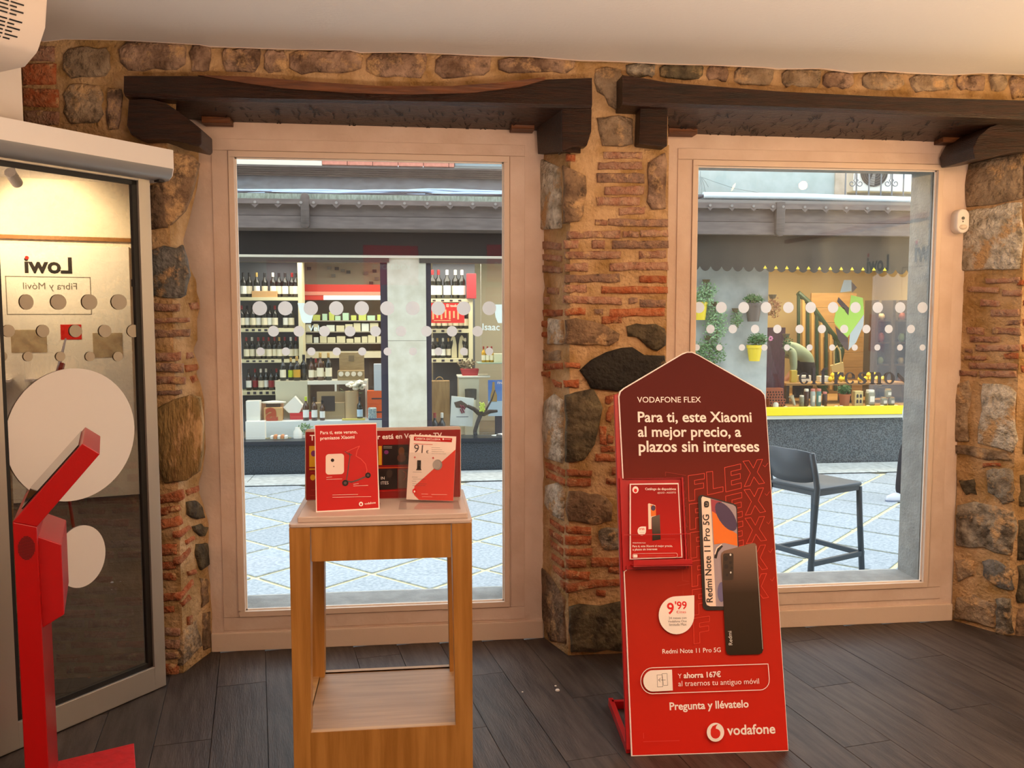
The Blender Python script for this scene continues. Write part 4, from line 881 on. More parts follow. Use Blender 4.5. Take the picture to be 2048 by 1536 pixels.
for row in range(6):
    for ch, q in Q.items():
        if ch in 'LE' and row > 3 or (ch == 'L' and row > 0): continue
        P = []
        for (s_, t_) in G[ch]:
            x = (q[0][0]*(1-s_)+q[1][0]*s_)*(1-t_)+(q[3][0]*(1-s_)+q[2][0]*s_)*t_; y = (q[0][1]*(1-s_)+q[1][1]*s_)*(1-t_)+(q[3][1]*(1-s_)+q[2][1]*s_)*t_
            P.append((1210+.2018*(x+row*10), 690+.2018*(y+row*283)))
        if ch == 'X' and row == 5: continue
        pr.line(P, .0017, M_out, 'letter_outline', closed=True)
for row in range(6):
    dx, dy = row*2, row*57
    pr.line([(1346+dx, 952+dy-8), (1362+dx, 949+dy-8), (1372+dx, 947+dy-8)] if row > 0 else [(1331, 952), (1331, 944), (1372, 951)], .0010, M_out2, 'letter_outline')
    if row in (3, 4): pr.line([(1358+dx, 955+dy), (1359+dx, 990+dy), (1372+dx, 992+dy)], .0010, M_out2, 'letter_outline')
    if row < 5: pr.line([(1526+dx*1.8, 930+dy), (1530+dx*1.8, 934+dy), (1536+dx*1.6, 926+dy)], .0010, M_out, 'letter_outline')
# phone pictures
M_ph = mat('print_phone_edge', '#2a2320', .35); M_strip = mat('print_cream', '#fde4d2', .5)
pr.poly([(1396, 996), (1398, 991.5), (1404, 989.5), (1467, 1007), (1472.5, 1010), (1474.3, 1016), (1482, 1215), (1478, 1220), (1413, 1220.5), (1407.5, 1217.5), (1405.5, 1211)], M_ph)
pr.poly([(1402.5, 996), (1405, 992.5), (1466, 1009.5), (1471, 1013), (1472.5, 1018), (1480, 1208), (1476, 1213), (1420, 1212.5), (1413.5, 1210), (1411, 1203)], mat('print_lilac', '#a99aa2', .5))
pr.poly([(1402.8, 997), (1405, 992.8), (1421, 997), (1432, 1212.3), (1420, 1212.4), (1414, 1210), (1411.5, 1203)], M_strip)
pr.poly([(1421.5, 998), (1443, 1003.5), (1451, 1030), (1440, 1040), (1423.5, 1023)], mat('print_magenta', '#a8404f', .5)); pr.poly([(1424, 1022), (1436, 1030), (1448, 1052), (1462, 1060), (1474, 1068), (1475, 1092), (1449, 1086), (1428, 1089)], mat('print_orange2', '#f07a1c', .5))
pts = []
for i in range(24):
    t = 2*math.pi*i/24; a, b = 15*math.cos(t), 33*math.sin(t); c_, s_ = math.cos(R(-33)), math.sin(R(-33)); pts.append((1452+a*c_-b*s_, 1033+a*s_+b*c_))
pr.poly(pts, mat('print_violet', '#4c3a5c', .5)); pr.line([(1431, 1115), (1434, 1103), (1443, 1092)], .0095, M_ph); pr.line([(1430, 1108), (1434, 1096), (1443, 1089)], .004, M_strip)
pr.ell(1443, 1184, 8, 20, mat('print_violet2', '#6f6a92', .5)); pr.ell(1438.5, 1006, 1.3, 1.6, M_ph)
pr.poly(rr_px(1408, 1002, 1418, 1015, 4), M_ph, 'logo'); pr.line([(1411, 1006), (1415, 1006), (1415, 1011), (1411, 1011)], .0008, M_strip)
pr.text('Redmi Note 11 Pro 5G', (1425.5, 1204.5), (1417.8, 1029), M_ph, .012)
pr.poly([(1441.5, 1112), (1443, 1106), (1448, 1101.5), (1504, 1086.5), (1510, 1086.5), (1513.5, 1091), (1527, 1298), (1524, 1306), (1519, 1308.5), (1460, 1310), (1454.5, 1308), (1452, 1301)], grad_mat('print_phone_back', [(0, '#2b2013'), (.55, '#3a2c20'), (1, '#8a6c5c')]))
pr.line([(1512, 1092), (1525.5, 1298)], .0012, M_ltgrey); pr.poly(rr_px(1446, 1107, 1467, 1161, 4, -1), mat('print_phone_cam', '#3a2d22', .4))
for (x, y, r_) in ((1451.5, 1117, 4.2), (1452.5, 1133, 4.2), (1454, 1150, 2.5), (1461, 1125, 2.8), (1463, 1136, 2.5)): pr.ell(x, y, r_, r_*1.1, M_ph)
pr.ell(1461.5, 1145, 1.6, 2, M_ltgrey); pr.ell(1461, 1109.5, 1.8, 2.2, M_ltgrey); pr.text('Redmi', (1465, 1290), (1463, 1262), M_ltgrey)
# price drop
P = [(1353+35.6*math.cos(t), 1230.5-38*math.sin(t)) for t in [R(90+a) for a in range(0, 271, 10)]]; P.append((1388.6, 1190.5))
pr.poly(P, M_white_t, 'price_bubble')
pr.text('9', (1334.5, 1227.8), (1348.5, 1227.4), M_redink, .02); pr.text("'99", (1350.5, 1218.4), (1374, 1217.6), M_redink, .02); pr.text('€/mes', (1353, 1227), (1372, 1226.2), M_redink)
for t, x0, x1, y in (('24 meses con', 1337.5, 1373, 1238.5), ('Vodafone One', 1336.2, 1373.3, 1245.2), ('limitada Max', 1338.6, 1373, 1251.8)): pr.text(t, (x0, y), (x1, y-.9), Mgr, 0)
# pill
T = [(1304.6, 1335.6), (1536, 1327.8), (1538.6, 1357)]
T += [(1520+18.5*math.cos(R(a)), 1361+19*math.sin(R(a))) for a in range(10, 91, 16)]+[(1304.6, 1387.4)]+[(1305-23.5*math.sin(R(a)), 1361.5+26*math.cos(R(a))) for a in range(15, 170, 15)]
pr.line(T, .0024, M_white_t, 'outline', closed=True)
pr.poly([(1344, 1339.2), (1345.6, 1381), (1306, 1383.2)]+[(1306-19.5*math.sin(R(a)), 1361.8+21.5*math.cos(R(a))) for a in range(15, 170, 15)]+[(1306, 1340.5)], M_white_t, 'label_field')
for q in ([(1314, 1350), (1324, 1349.5), (1325.5, 1373.5), (1315, 1374)], [(1324, 1347.5), (1334, 1347), (1335.5, 1370.5), (1327, 1371)]): pr.line(q, .0011, M_ph, 'icon', closed=True)
pr.line([(1331, 1360), (1317, 1360)], .0012, M_ph, 'icon'); pr.line([(1321, 1356), (1317, 1360), (1321, 1364)], .0012, M_ph, 'icon')
pr.text('Y', (1356, 1356.6), (1363.5, 1356.4), M_white_t); pr.text('ahorra 167€', (1367.5, 1356.2), (1442, 1353.6), M_white_t, .026); pr.text('al traernos tu antiguo móvil', (1356.8, 1372.6), (1518.3, 1367.2), M_white_t)
pr.ell(1431, 1464.5, 17.4, 19, M_white_t, 'logo'); 
P = [(1431+9.8*math.cos(R(a)), 1467+10.2*math.sin(R(a))) for a in range(-40, 200, 15)]+[(1421.5, 1459), (1425, 1452.5), (1431, 1449.5), (1436, 1448.5), (1432.5, 1452), (1431.5, 1457), (1436, 1458.5)]
pr.poly(P, mat('logo_red', '#dd2010', .5), 'logo_drop'); pr.line([(1286.5, 1483.5), (1359, 1481)], .001, M_pink); pr.line([(1287, 1466), (1287.5, 1477)], .001, M_pink)
# brochure pocket
def pk(a, b, mi=0): pass
(u0, v1), (u1, v0) = SB.uv(1246, 956), SB.uv(1374, 1137)
pk_ = MB()
pk_.box((u0-.012, -.034, v0-.003), (u1, -.028, v1+.003), frame=SB).box((u0-.012, -.028, v0-.003), (u0-.004, .003, v1), frame=SB).box((u1-.004, -.028, v0), (u1+.002, .003, v1), frame=SB).box((u0-.01, -.028, v1-.004), (u1, -.001, v1), frame=SB)
pk_.box((u0, -.028, v0), (u1+.004, .0, v0+.012), frame=SB)
pr.out(pk_, 'brochure_pocket', M_adflat)
(bu0, bv1), (bu1, bv0) = SB.uv(1262, 1117), SB.uv(1379, 1130)
pr.out(MB().box((bu0, -.026, bv0), (bu1, .040, bv0+.006), frame=SB).box((bu0, .034, bv0), (bu1, .040, bv0+.022), frame=SB), 'pocket_ledge', M_adflat, bevel=.001)
(wu, wv), (wu2, _) = SB.uv(1246, 1070), SB.uv(1376, 1070)
pr.out(MB().rod(SB.pt(wu, wv, .028), SB.pt(wu2, wv, .028), .0016, n=8), 'retaining_wire', M_adflat)
# foot frame on the floor
fb = atZ(1221, 1405, .012)
f0 = SB.pt(-.004, 0, -.02); f1 = SB.pt(.545, 0, -.02); sb_back = fb-Vector((f0.x, f0.y, 0)); bk = Vector((fb.x-f0.x, fb.y-f0.y, 0))
def bar(a, b, w, h):
    d = (b-a).normalized(); s_ = Vector((-d.y, d.x, 0))*w/2
    return MB().prism([a-s_, b-s_, b+s_, a+s_], (0, 0, h))
for k, (a, b) in enumerate(((f0, f0+bk), (f1, f1+bk))):
    a = Vector((a.x, a.y, 0.001)); b = Vector((b.x, b.y, .001)); pr.out(bar(a, b, .018, .03), 'foot_bar', M_adflat, bevel=.001)
a = Vector((f0.x, f0.y, .001))+bk*.93; b = Vector((f1.x, f1.y, .001))+bk*.93; pr.out(bar(a, b, .018, .03), 'foot_bar', M_adflat, bevel=.001)
hi = SB.pt(.27, 1.0, -.03); lo = (a+b)/2+Vector((0, 0, .02)); pr.out(MB().rod(lo, hi, .009, n=8), 'strut', M_adflat)
# catalogues in the pocket
for k, (off, pts_, lab) in enumerate(((-.014, [(1254, 968), (1352, 965), (1356, 1116), (1258, 1119)], 'white-edged catalogue behind the red one in the board pocket'), (.004, [(1259.5, 967.5), (1357, 966), (1365, 1115), (1259.5, 1119)], 'red phone catalogue in the pocket of the advertising board'))):
    c = SB.hit(1310, 1110, off); root = empty('catalogue', c, 0, lab, 'catalogue'); p2 = Print(SB, root, c)
    def Pk(x, y, o2=0.0, off=off): return SB.hit(x, y, off+o2)
    p2.P = Pk
    p2.out(MB().prism([Pk(*q) for q in pts_], -SB.n*.006), 'cover', M_edge)
    if k:
        p2.poly([(1261.8, 969.5), (1355.5, 968.5), (1363, 1113.5), (1262, 1117.5)], grad_mat('catalogue_print', [(0, '#c41a10'), (1, '#9c0d0a')]), 'print')
        p2.ell(1271, 979.5, 6.2, 7, M_white_t, 'logo'); p2.ell(1271, 981, 3.2, 3.8, M_redink)
        p2.text('Catálogo de dispositivos', (1290.5, 980), (1352, 980), M_white_t, .012); p2.text('#JULIO - AGOSTO', (1315, 987), (1352, 986.6), M_white_t, 0)
        p2.poly([(1296, 1008), (1298, 1006.5), (1311, 1011), (1312, 1033), (1303, 1036), (1303, 1058), (1297, 1058.5)], M_strip); p2.poly([(1301, 1009.5), (1311.5, 1012), (1312, 1031), (1302, 1033)], mat('print_orange2', '#f07a1c', .5)); p2.ell(1306.5, 1016, 4.5, 5.5, mat('print_violet', '#4c3a5c', .5))
        p2.poly([(1303.5, 1034), (1319.5, 1029), (1321.5, 1079), (1305, 1081.5)], grad_mat('print_phone_small', [(0, '#2b2013'), (1, '#6e6158')]))
        P = [(1283.5+8.5*math.cos(t), 1062-9*math.sin(t)) for t in [R(90+a) for a in range(0, 271, 18)]]; P.append((1292, 1053)); p2.poly(P, M_white_t)
        p2.text("9'99", (1278.5, 1061), (1289, 1060.5), M_redink, .02); p2.line([(1279, 1065), (1289, 1065)], .0006, Mgr); p2.line([(1323, 1078), (1350, 1078)], .0007, M_pink)
        p2.text('VODAFONE FLEX', (1265, 1087), (1291.5, 1087), M_white_t, .005); p2.text('Para ti, este Xiaomi al mejor precio,', (1265, 1094.3), (1345, 1093.5), M_white_t, .014); p2.text('a plazos sin intereses', (1265.3, 1101), (1314.5, 1100), M_white_t, .014)
        p2.line(rr_px(1265, 1107.5, 1355, 1116, 3.8, -1.5), .0008, M_white_t, closed=True); p2.poly(rr_px(1266.5, 1109, 1275, 1115, 1.5), M_white_t); p2.line([(1279, 1112.3), (1349, 1111)], .0014, M_pink)
# ------------------------------------------------------------------ red touch-screen kiosk
kb = R(-18.3); kw = Vector((math.sin(kb), math.cos(kb), 0)); ku = Vector((kw.y, -kw.x, 0))
kc = ray(60, 1200); kd = 2.45/kc.dot(FW); KO = EYE+kc*kd
KP = Plane(KO, ku)                       # n points back to the viewer (-kw)
M_kr = mat('kiosk_red_paint', '#b00509', .32, bump=.05, scale=200); M_kr2 = mat('kiosk_red_inner', '#b40a10', .4)
base_l = KP.hit(50, 1536); base_r = KP.hit(98, 1536)
ko = Vector(((base_l.x+base_r.x)/2, (base_l.y+base_r.y)/2, 0)); KR = empty('information_kiosk', ko, 0, 'red touch-screen kiosk with bent head at the lower left, before the glass door', 'kiosk')
def ka(mb, name, m, **k): mb.v = [v-ko for v in mb.v]; return mb.build(name, m, KR, **k)
def kpts(pts, off=0): return [KP.hit(x, y, off) for x, y in pts]
kdep = kw*.40
Ltop, Rtop = KP.hit(25, 1044), KP.hit(74, 1053.5)
pole = [Ltop, Rtop, Vector((base_r.x, base_r.y, .03)), Vector((base_l.x, base_l.y, .03))]
ka(MB().prism(pole, kdep), 'pole', M_kr, bevel=.003)
head = kpts([(25, 1044), (74, 1053.5), (200, 908), (165, 887)])
ka(MB().prism(head, kdep), 'head', M_kr, bevel=.002)
sa, sb2 = head[0], head[3]; sd = (sb2-sa); sn_ = sd.cross(kw).normalized(); sn_ = sn_ if sn_.z > 0 else -sn_
scr = [sa+sd*.13+kw*.03+sn_*.001, sa+sd*.95+kw*.03+sn_*.001, sa+sd*.95+kw*.37+sn_*.001, sa+sd*.13+kw*.37+sn_*.001]
ka(MB().prism(scr, sn_*.003), 'screen', mat('dark_screen', '#0c0b0d', .06, spec=.8))
u, v = KP.uv(53, 1096)
spk = MB()
ru, rv = KP.uv(70, 1096)[0]-u, KP.uv(53, 1072)[1]-v
for i in range(-8, 9):
    for j in range(-9, 10):
        a, b = i/8.5, j/9.5
        if a*a+b*b < 1: spk.box((u+a*ru-.0011, -.0006, v+b*rv-.0012), (u+a*ru+.0011, .0008, v+b*rv+.0012), frame=KP)
o = ka(spk, 'speaker_holes', mat('hole_dark', '#5a0206', .8)); o['kind'] = 'stuff'
bx = kpts([(74, 1072), (123, 1089), (129, 1229), (84, 1257)], -.03)
ka(MB().prism(bx, kw*.33), 'rear_housing', M_kr2, bevel=.003)
# rounded glass disc edge behind the head
pbv = [Vector((-.02, 0, 0))]
fx = atZ(285, 1560, 0.0); c1 = atZ(268, 1486, .03)
e1 = Vector((c1.x, c1.y, 0)); e0 = ko+kdep*1.0
d_ = (e1-Vector((e0.x, e0.y, 0))); 
q = [ko-kw*.06-ku*.10, ko-kw*.06+ku*.30, e1+(-kw)*.35, e1, Vector((e0.x, e0.y, 0))-ku*.10]
ka(MB().prism([Vector((p.x, p.y, .002)) for p in q], (0, 0, .028)), 'base_plate', mat('kiosk_base_red', '#d5161c', .55, '#c41016', scale=30, bump=.3), bevel=.002)
# ------------------------------------------------------------------ street
ZS = -0.35
M_pave = mat('paving_stone', '#bcc3c8', 0.75, '#949da5', scale=40, bump=.5, bscale=120, var=.07, contrast=(.3, .7))
M_pjoint = mat('paving_joint', '#efe3b6', 0.9, '#dccf9e', scale=20, bump=.4)
stt = tag(MB().box((-14, YO-.3, ZS-.25), (16, 9.55, ZS-.009)).build('street', M_pjoint, recenter=False), kind='structure')
a_ = .815; half = a_/2/math.sqrt(2)*math.sqrt(2)
s_half = a_/math.sqrt(2)/2-.020
tile = MB().box((-s_half, -s_half, -.012), (s_half, s_half, 0)).build('paving_slab', M_pave, stt, bevel=.003, seg=1)
used = False; cnt = 0
for i in range(-14, 22):
    for j in range(-8, 12):
        x = -.296+i*a_/2; y = 6.21+j*a_/2
        if (i+j) % 2 == 0: continue
        if y < YO+.15 or y > 9.75: continue
        px_ok = False
        dpt = (Vector((x, y, ZS))-EYE); fz = dpt.dot(FW); px = 1024+FPX*dpt.dot(RT)/fz
        if not -5 < x < 7.6: continue
        o = tile if not used else link('paving_slab', tile.data, stt); used = True
        o.location = (x, y, ZS-.0055+((i*7+j*3) % 5)*.0006); o.rotation_euler = (0, 0, R(45)); cnt += 1
pvt = MB().box((-14, 9.55, ZS-.25), (16, 10.4, ZS+.012)); M_curb = mat('kerb_stone', '#c9cbc6', .8, '#aeb0ab', scale=14, bump=.4)
pv = tag(pvt.build('pavement', mat('joint_dark', '#6d6d68', .9), recenter=False), kind='structure')
x = -4.6
k = 0
while x < 8:
    w = 1.05+.2*((k*5) % 3)
    MB().box((x+.004, 9.55, ZS), (x+w-.004, 9.72, ZS+.022)).build('kerb_stone', M_curb, pv, bevel=.006, seg=1)
    MB().box((x+.3+.004, 9.726, ZS), (x+.3+w-.004, 10.17, ZS+.02)).build('pavement_slab', M_curb, pv, bevel=.003, seg=1)
    x += w; k += 1
# ------------------------------------------------------------------ facade helpers
def zat(y, Y, x=740): return atY(x, y, Y).z
def xat(x, Y, y=700): return 1.95 if x == 1160 else 1.953 if x == 1162 else atY(x, y, Y).x
def fbox(mb, x0, x1, y0, y1, Y, dep, ref=None, mi=0):
    r_ = ref if ref else (x0+x1)/2
    return mb.box((xat(x0, Y), Y, zat(y1, Y, r_)), (xat(x1, Y), Y+dep, zat(y0, Y, r_)), mi)
def part(name, m, par, x0, x1, y0, y1, Y, dep, ref=None, **k): return fbox(MB(), x0, x1, y0, y1, Y, dep, ref).build(name, m, par, **k)
YB = 10.2
M_gran = mat('granite_dark', '#3f464d', .35, '#1f252a', scale=80, contrast=(.42, .58), bump=0)
M_brown = mat('fascia_brown', '#6f625c', .6, '#5d514c', scale=5, stretch=(1, 1, 5), bump=.2)
M_brown2 = mat('moulding_brown', '#564a44', .6, '#433a35', scale=8, stretch=(1, 1, 8))
M_lead = mat('lead_flashing', '#8f9a8c', .8, '#6f786a', scale=20, stretch=(3, 1, 1), bump=.5)
M_slate = mat('slate_panel', '#4c4f52', .55, '#3a3c3e', scale=9, bump=.4)
M_signb = mat('sign_board_black', '#1a1a1c', .35)
M_pier = mat('pier_stone', '#d8d2be', .8, '#c7bfa8', scale=6, bump=.3)
M_mull = mat('mullion_dark', '#302c38', .4)
M_brk = mat('salmon_brick', '#d98f78', .9, '#c77a64', scale=20)
M_creamw = mat('cream_stone', '#e6ddc8', .85)
M_sglass = glass_mat('shop_glass', (.97, .98, .97, 1), .055)
# ---- wine shop building
ws = empty('wine_shop_building', (xat(740, YB), YB, ZS), 0, 'wine shop front with brown fascia and dark granite base, seen through the left window', 'building')
def wp(name, m, *a, **k):
    o = part(name, m, None, *a, **k); o.parent = ws; o.location = o.location-Vector(ws.location); return o
def wadd(mb, name, m, par=None, **k):
    off = Vector(ws.location); mb.v = [v-off for v in mb.v]; return mb.build(name, m, par or ws, **k)
wp('base_panel', M_gran, 300, 1160, 886, 948, YB, .35, 740)
_o = MB().box((-12, YB, ZS), (xat(300, YB)-.02, YB+.4, 5)); wadd(_o, 'side_wall', M_pier)
wp('base_ledge', mat('ledge_metal', '#34363c', .35, metal=.4), 300, 1160, 880, 887, YB-.03, .3, 740)
wp('pier', M_pier, 776, 853, 513, 681, YB-.02, .3, 815); wp('pier', M_pier, 776, 853, 681.6, 886, YB-.02, .3, 815)
for s_ in ((762, 776), (853, 863)): wp('mullion', M_mull, s_[0], s_[1], 516, 884, YB, .08, 740)
wp('light_rail', M_creamw, 300, 1160, 510.5, 515.5, YB-.05, .1, 740)
wp('header', mat('header_brown', '#4a4038', .5), 300, 780, 516, 525, YB-.04, .12, 740); wp('header', mat('header_brown', '#4a4038', .5), 840, 1160, 517, 527, YB-.04, .12, 1000)
wp('sign_board', M_signb, 300, 1160, 455, 510.5, YB, .25, 740)
YC = 9.80
wp('fascia', M_brown, 300, 1160, 410, 433, YC+.02, .4, 740); wp('fascia', M_brown, 300, 1160, 433.6, 457.5, YC, .42, 740)
wp('toothed_strip', M_brown, 300, 1160, 400, 409.8, YC-.058, .3, 740)
th = MB(); 
for k in range(-3, 16):
    x = 509.7+k*45.9 if k < 3 else (603+23+(k-3)*45.9 if k > 2 else 0)
    x = [509.7+46.1*k, 627+45.5*(k-3)][k > 2]
    y = 409.5+(x-740)*.009
    tooth = MB().prism([atY(x-8, y, YC-.06), atY(x+8, y, YC-.06), atY(x, y+7.5, YC-.06)], (0, .012, 0))
    t = wadd(tooth, 'pointed_tooth', M_brown)
    b = MB().rod(atY(x, y-3.5, YC-.078), atY(x, y-3.5, YC-.058), .016, n=8); b.v = [v-Vector(ws.location)-Vector(t.location) for v in b.v]
    b.build('bolt', mat('bolt_grey', '#8c8580', .5), t)
wp('flashing', M_lead, 300, 1160, 389.5, 400, YC-.03, .35, 740)
rf = MB(); za_, zb_ = zat(391, YC), zat(352, YB); wadd(rf.add([(xat(300, YC), YC, za_), (xat(1160, YC), YC, za_), (xat(1160, YB), YB, zb_), (xat(300, YB), YB, zb_)], [(0, 1, 2, 3)]), 'canopy_roof', M_slate)
for k in range(5): wp('cornice_rib', M_brown2, 300, 1160, 333+k*4.3, 336.9+k*4.3, YB-.14+k*.025, .3, 740)
wp('upper_wall', M_creamw, 300, 650, 180, 332.5, YB, .4, 560); wp('upper_wall', mat('shutter_grey', '#8f9da0', .6), 912, 1160, 180, 332.5, YB+.05, .4, 960)
x = 650; k = 0
while x < 910:
    w = min(50, 911-x); wp('facing_brick', M_brk, x+.6, x+w-.6, 322.5, 331.5, YB, .3, 780); wp('facing_brick', M_brk, x+.6-22*(x > 650), x+w-.6-22*(x+w < 905), 313, 321.7, YB, .3, 780); x += w
wp('upper_wall', M_creamw, 650, 911, 180, 312, YB, .4, 780)
# bracket strap
bk_ = MB(); x0 = xat(607, YC-.05); x1 = xat(624, YC-.05); z1 = zat(386, YC-.05, 615); z0 = zat(457, YC-.05, 615); r_ = (x1-x0)/2
P = [((x0+x1)/2+r_*math.cos(R(a)), YC-.07, z1-r_+r_*math.sin(R(a))) for a in range(0, 181, 20)]+[((x0+x1)/2+r_*math.cos(R(a)), YC-.07, z0+r_+r_*math.sin(R(a))) for a in range(180, 361, 20)]
wadd(bk_.prism(P, (0, .06, 0)), 'bracket_strap', M_brown2, bevel=.008, smooth=True)
# cables
random.seed(5)
M_cable = mat('pale_cable', '#a9bcd3', .5)
for c in range(7):
    P = []
    for i in range(26):
        x = 380+i*28; y = 382.5+c*1.1+math.sin(i*.55+c*1.7)*(1.2+c % 3)-3.5*math.exp(-((x-870)/60)**2)*(1 if c < 3 else -.4)+(x-740)*.006
        P.append(atY(x, y, 9.825-.004*c))
    cb = MB().tube(P, .011 if c % 2 else .014, 6)
    thing(cb, 'cable', M_cable if c < 5 else M_mull, ['uppermost pale cable strung along the roof of the wine shop canopy', 'second pale cable from the top on the wine shop canopy', 'third pale cable from the top on the wine shop canopy', 'fourth pale cable from the top on the wine shop canopy', 'fifth pale cable, lowest of the pale ones on the wine shop canopy', 'upper dark cable among the pale cables on the wine shop canopy', 'lowest dark cable on the wine shop canopy'][c], 'cable', 'cables along the wine shop canopy', smooth='all')
# windows of the shop
for (x0, x1, n_) in ((300, 762, 3), (863, 1160, 4)):
    g = MB().quad((xat(x0, YB+.04), YB+.04, zat(884, YB)), (xat(x1, YB+.04), YB+.04, zat(884, YB)), (xat(x1, YB+.04), YB+.04, zat(524, YB)), (xat(x0, YB+.04), YB+.04, zat(524, YB)))
    wadd(g, 'glass_pane', M_sglass)
M_dec = mat('glass_lettering', '#dfe6dc', .6)
wadd(MB().text_fit('Vela', atY(617, 662, YB+.03), atY(646, 662, YB+.03), Vector((0, 0, 1)), .01), 'lettering', M_dec); wadd(MB().text_fit('Isaac', atY(965, 660, YB+.03), atY(999.5, 660.5, YB+.03), Vector((0, 0, 1)), .01), 'lettering', M_dec)
wadd(MB().prism([atY(x, y, YB+.03) for x, y in ((595, 606), (609, 606), (611, 612), (622, 622), (629, 622), (626, 632), (622, 646), (607, 646), (603, 640), (598, 618))], (0, .003, 0)), 'glass_emblem', M_dec)
wadd(MB().prism([atY(x, y, YB+.03) for x, y in ((988, 609), (1004, 609), (1006, 646), (996, 646), (991, 634))], (0, .003, 0)), 'glass_emblem', M_dec)
# shop room
M_room = mat('shop_room_wall', '#c9c3ac', .85); M_floor2 = mat('shop_room_floor', '#8a7a62', .5); M_dark = mat('shop_dark_wall', '#5c6068', .7)
ZD = zat(883, YB+.3)
def structure(m, n, mt): o = m.build(n, mt); o['kind'] = 'structure'; return o
def room(x0, x1, z0, z1, Yb, mw, mf, par):
    X0, X1 = x0, x1
    m = MB().box((X0, YB+.3, z0-.1), (X1, Yb, z0)); structure(m, 'floor', mf)
    m = MB().box((X0, Yb, z0), (X1, Yb+.1, z1)).box((X0-.1, YB+.1, z0), (X0, Yb, z1)).box((X1, YB+.1, z0), (X1+.1, Yb, z1)); structure(m, 'wall_back', mw)
    m = MB().box((X0, YB+.1, z1), (X1, Yb, z1+.1)); structure(m, 'ceiling', mw)
room(xat(300, YB), 1.93, ZD, zat(500, YB+.3), 12.4, M_room, M_floor2, ws)
lit = lambda n, x, y, z, sx, sy, w, c: area_light(n, (x, y, z), (0, 0, 0), sx, sy, w, c)
lit('wine_shop_light', -.3, 11.0, zat(515, 10.6), 3.2, .8, 58, (1.0, .93, .80)); lit('wine_shop_light', 1.0, 11.0, zat(515, 10.6), 1.6, .8, 26, (1.0, .90, .75))
# ------------------------------------------------------------------ stock builders
M_wg = mat('wine_glass_dark', '#15160f', .12, spec=.8); M_lab = mat('wine_label_cream', '#e8e0c4', .7); M_labw = mat('wine_label_white', '#eef0ea', .7)
M_capr = mat('capsule_red', '#8e1c20', .4); M_capk = mat('capsule_black', '#17151a', .4); M_capg = mat('capsule_gold', '#c6a15a', .35, metal=.5); M_capl = mat('capsule_lime', '#b9cc2c', .5); M_capw = mat('capsule_white', '#ded9cc', .5)
M_wgb = mat('bottle_brown', '#4a2a10', .15, spec=.8); M_wgp = mat('bottle_pale', '#b8c2c0', .15); M_wgy = mat('bottle_yellow', '#c99a2a', .2)
_proto = {}
def bottle(x, Y, z, h, gm, lm, cm, label, group=None, cat='bottle', thick=1.0, name='wine_bottle'):
    key = (gm.name, lm.name if lm else '', cm.name)
    if key not in _proto:
        H = 1.0; r = .125
        root = MB().lathe([(r*.8, 0), (r, .012), (r, .6), (r*.92, .66), (r*.45, .74), (r*.36, .80), (r*.36, .985), (r*.3, 1)], (0, 0, 0), 12).build(name, gm, recenter=False, smooth='all')
        if lm: MB().lathe([(r*1.015, .14), (r*1.015, .46)], (0, 0, 0), 12).build('label', lm, root, recenter=False)
        MB().lathe([(r*.42, .83), (r*.42, .99), (r*.34, 1.005)], (0, 0, 0), 10).build('capsule', cm, root, recenter=False)
        _proto[key] = root; o = root
    else:
        src = _proto[key]; o = src.copy(); S.collection.objects.link(o)
        for ch in src.children: c = ch.copy(); S.collection.objects.link(c); c.parent = o
        for k_ in list(o.keys()):
            if k_ in ('group',): del o[k_]
    o.location = (xat(x, Y), Y, z); hh = h*Y/FPX; o.scale = (hh*thick, hh*thick, hh)
    tag(o, label, cat, group); return o
ORD = ['leftmost', 'second from left', 'third from left', 'fourth from left', 'fifth from left', 'sixth from left', 'seventh from left', 'eighth from left', 'ninth from left', 'tenth from left']
# left rack
YR = 11.3
rk = empty('wine_rack', (xat(545, YR), YR, ZD), 0, 'tall wine rack with dark back at the left of the wine shop window', 'shelving')
def radd(root, mb, name, m, **k): mb.v = [v-Vector(root.location) for v in mb.v]; return mb.build(name, m, root, **k)
M_shelf = mat('shelf_cream', '#d9d2ab', .6)
radd(rk, fbox(MB(), 440, 603, 520, 880, YR+.3, .03, 545), 'back_panel', M_dark)
radd(rk, fbox(MB(), 598, 606, 520, 880, YR, .3, 545), 'side_panel', M_shelf)
rowz = []
for (ya, yb_) in ((594.5, 601), (656.5, 664), (719, 725.5), (781.5, 790)):
    radd(rk, fbox(MB(), 440, 598, ya, yb_, YR, .3, 545), 'shelf', M_shelf, bevel=.002); rowz.append(zat(ya, YR, 545))
    for q in range(5):
        if ya > 600: radd(rk, fbox(MB(), 492+q*12.5, 498+q*12.5, ya+1.5, yb_-1.8, YR-.004, .004, 545), 'price_tag', M_mull)
random.seed(21)
names = ['top', 'second', 'third', 'lowest']
def brow(z, xs, Y, h, rackname, rowname, caps, labs, gm=None):
    for i, x in enumerate(xs):
        c_ = caps[i % len(caps)]; l_ = labs[i % len(labs)]; cn = {'capsule_red': 'red', 'capsule_black': 'black', 'capsule_gold': 'gold', 'capsule_white': 'white', 'capsule_lime': 'lime'}[c_.name]
        bottle(x, Y+(i % 2)*.03, z, h*(1+.05*((i*3) % 3-1)), gm or M_wg, l_, c_, 'dark wine bottle with %s capsule, %s on %s shelf of %s rack' % (cn, ORD[i], rowname, rackname), 'wine bottles on the %s shelf of the %s rack' % (rowname, rackname))
brow(rowz[0], [490, 502, 516.5, 532.5, 549, 561, 573, 587, 595], YR+.1, 50, 'left', 'top', [M_capk, M_capk, M_capg, M_capk, M_capw, M_capk, M_capk, M_capr], [M_labw, M_lab])
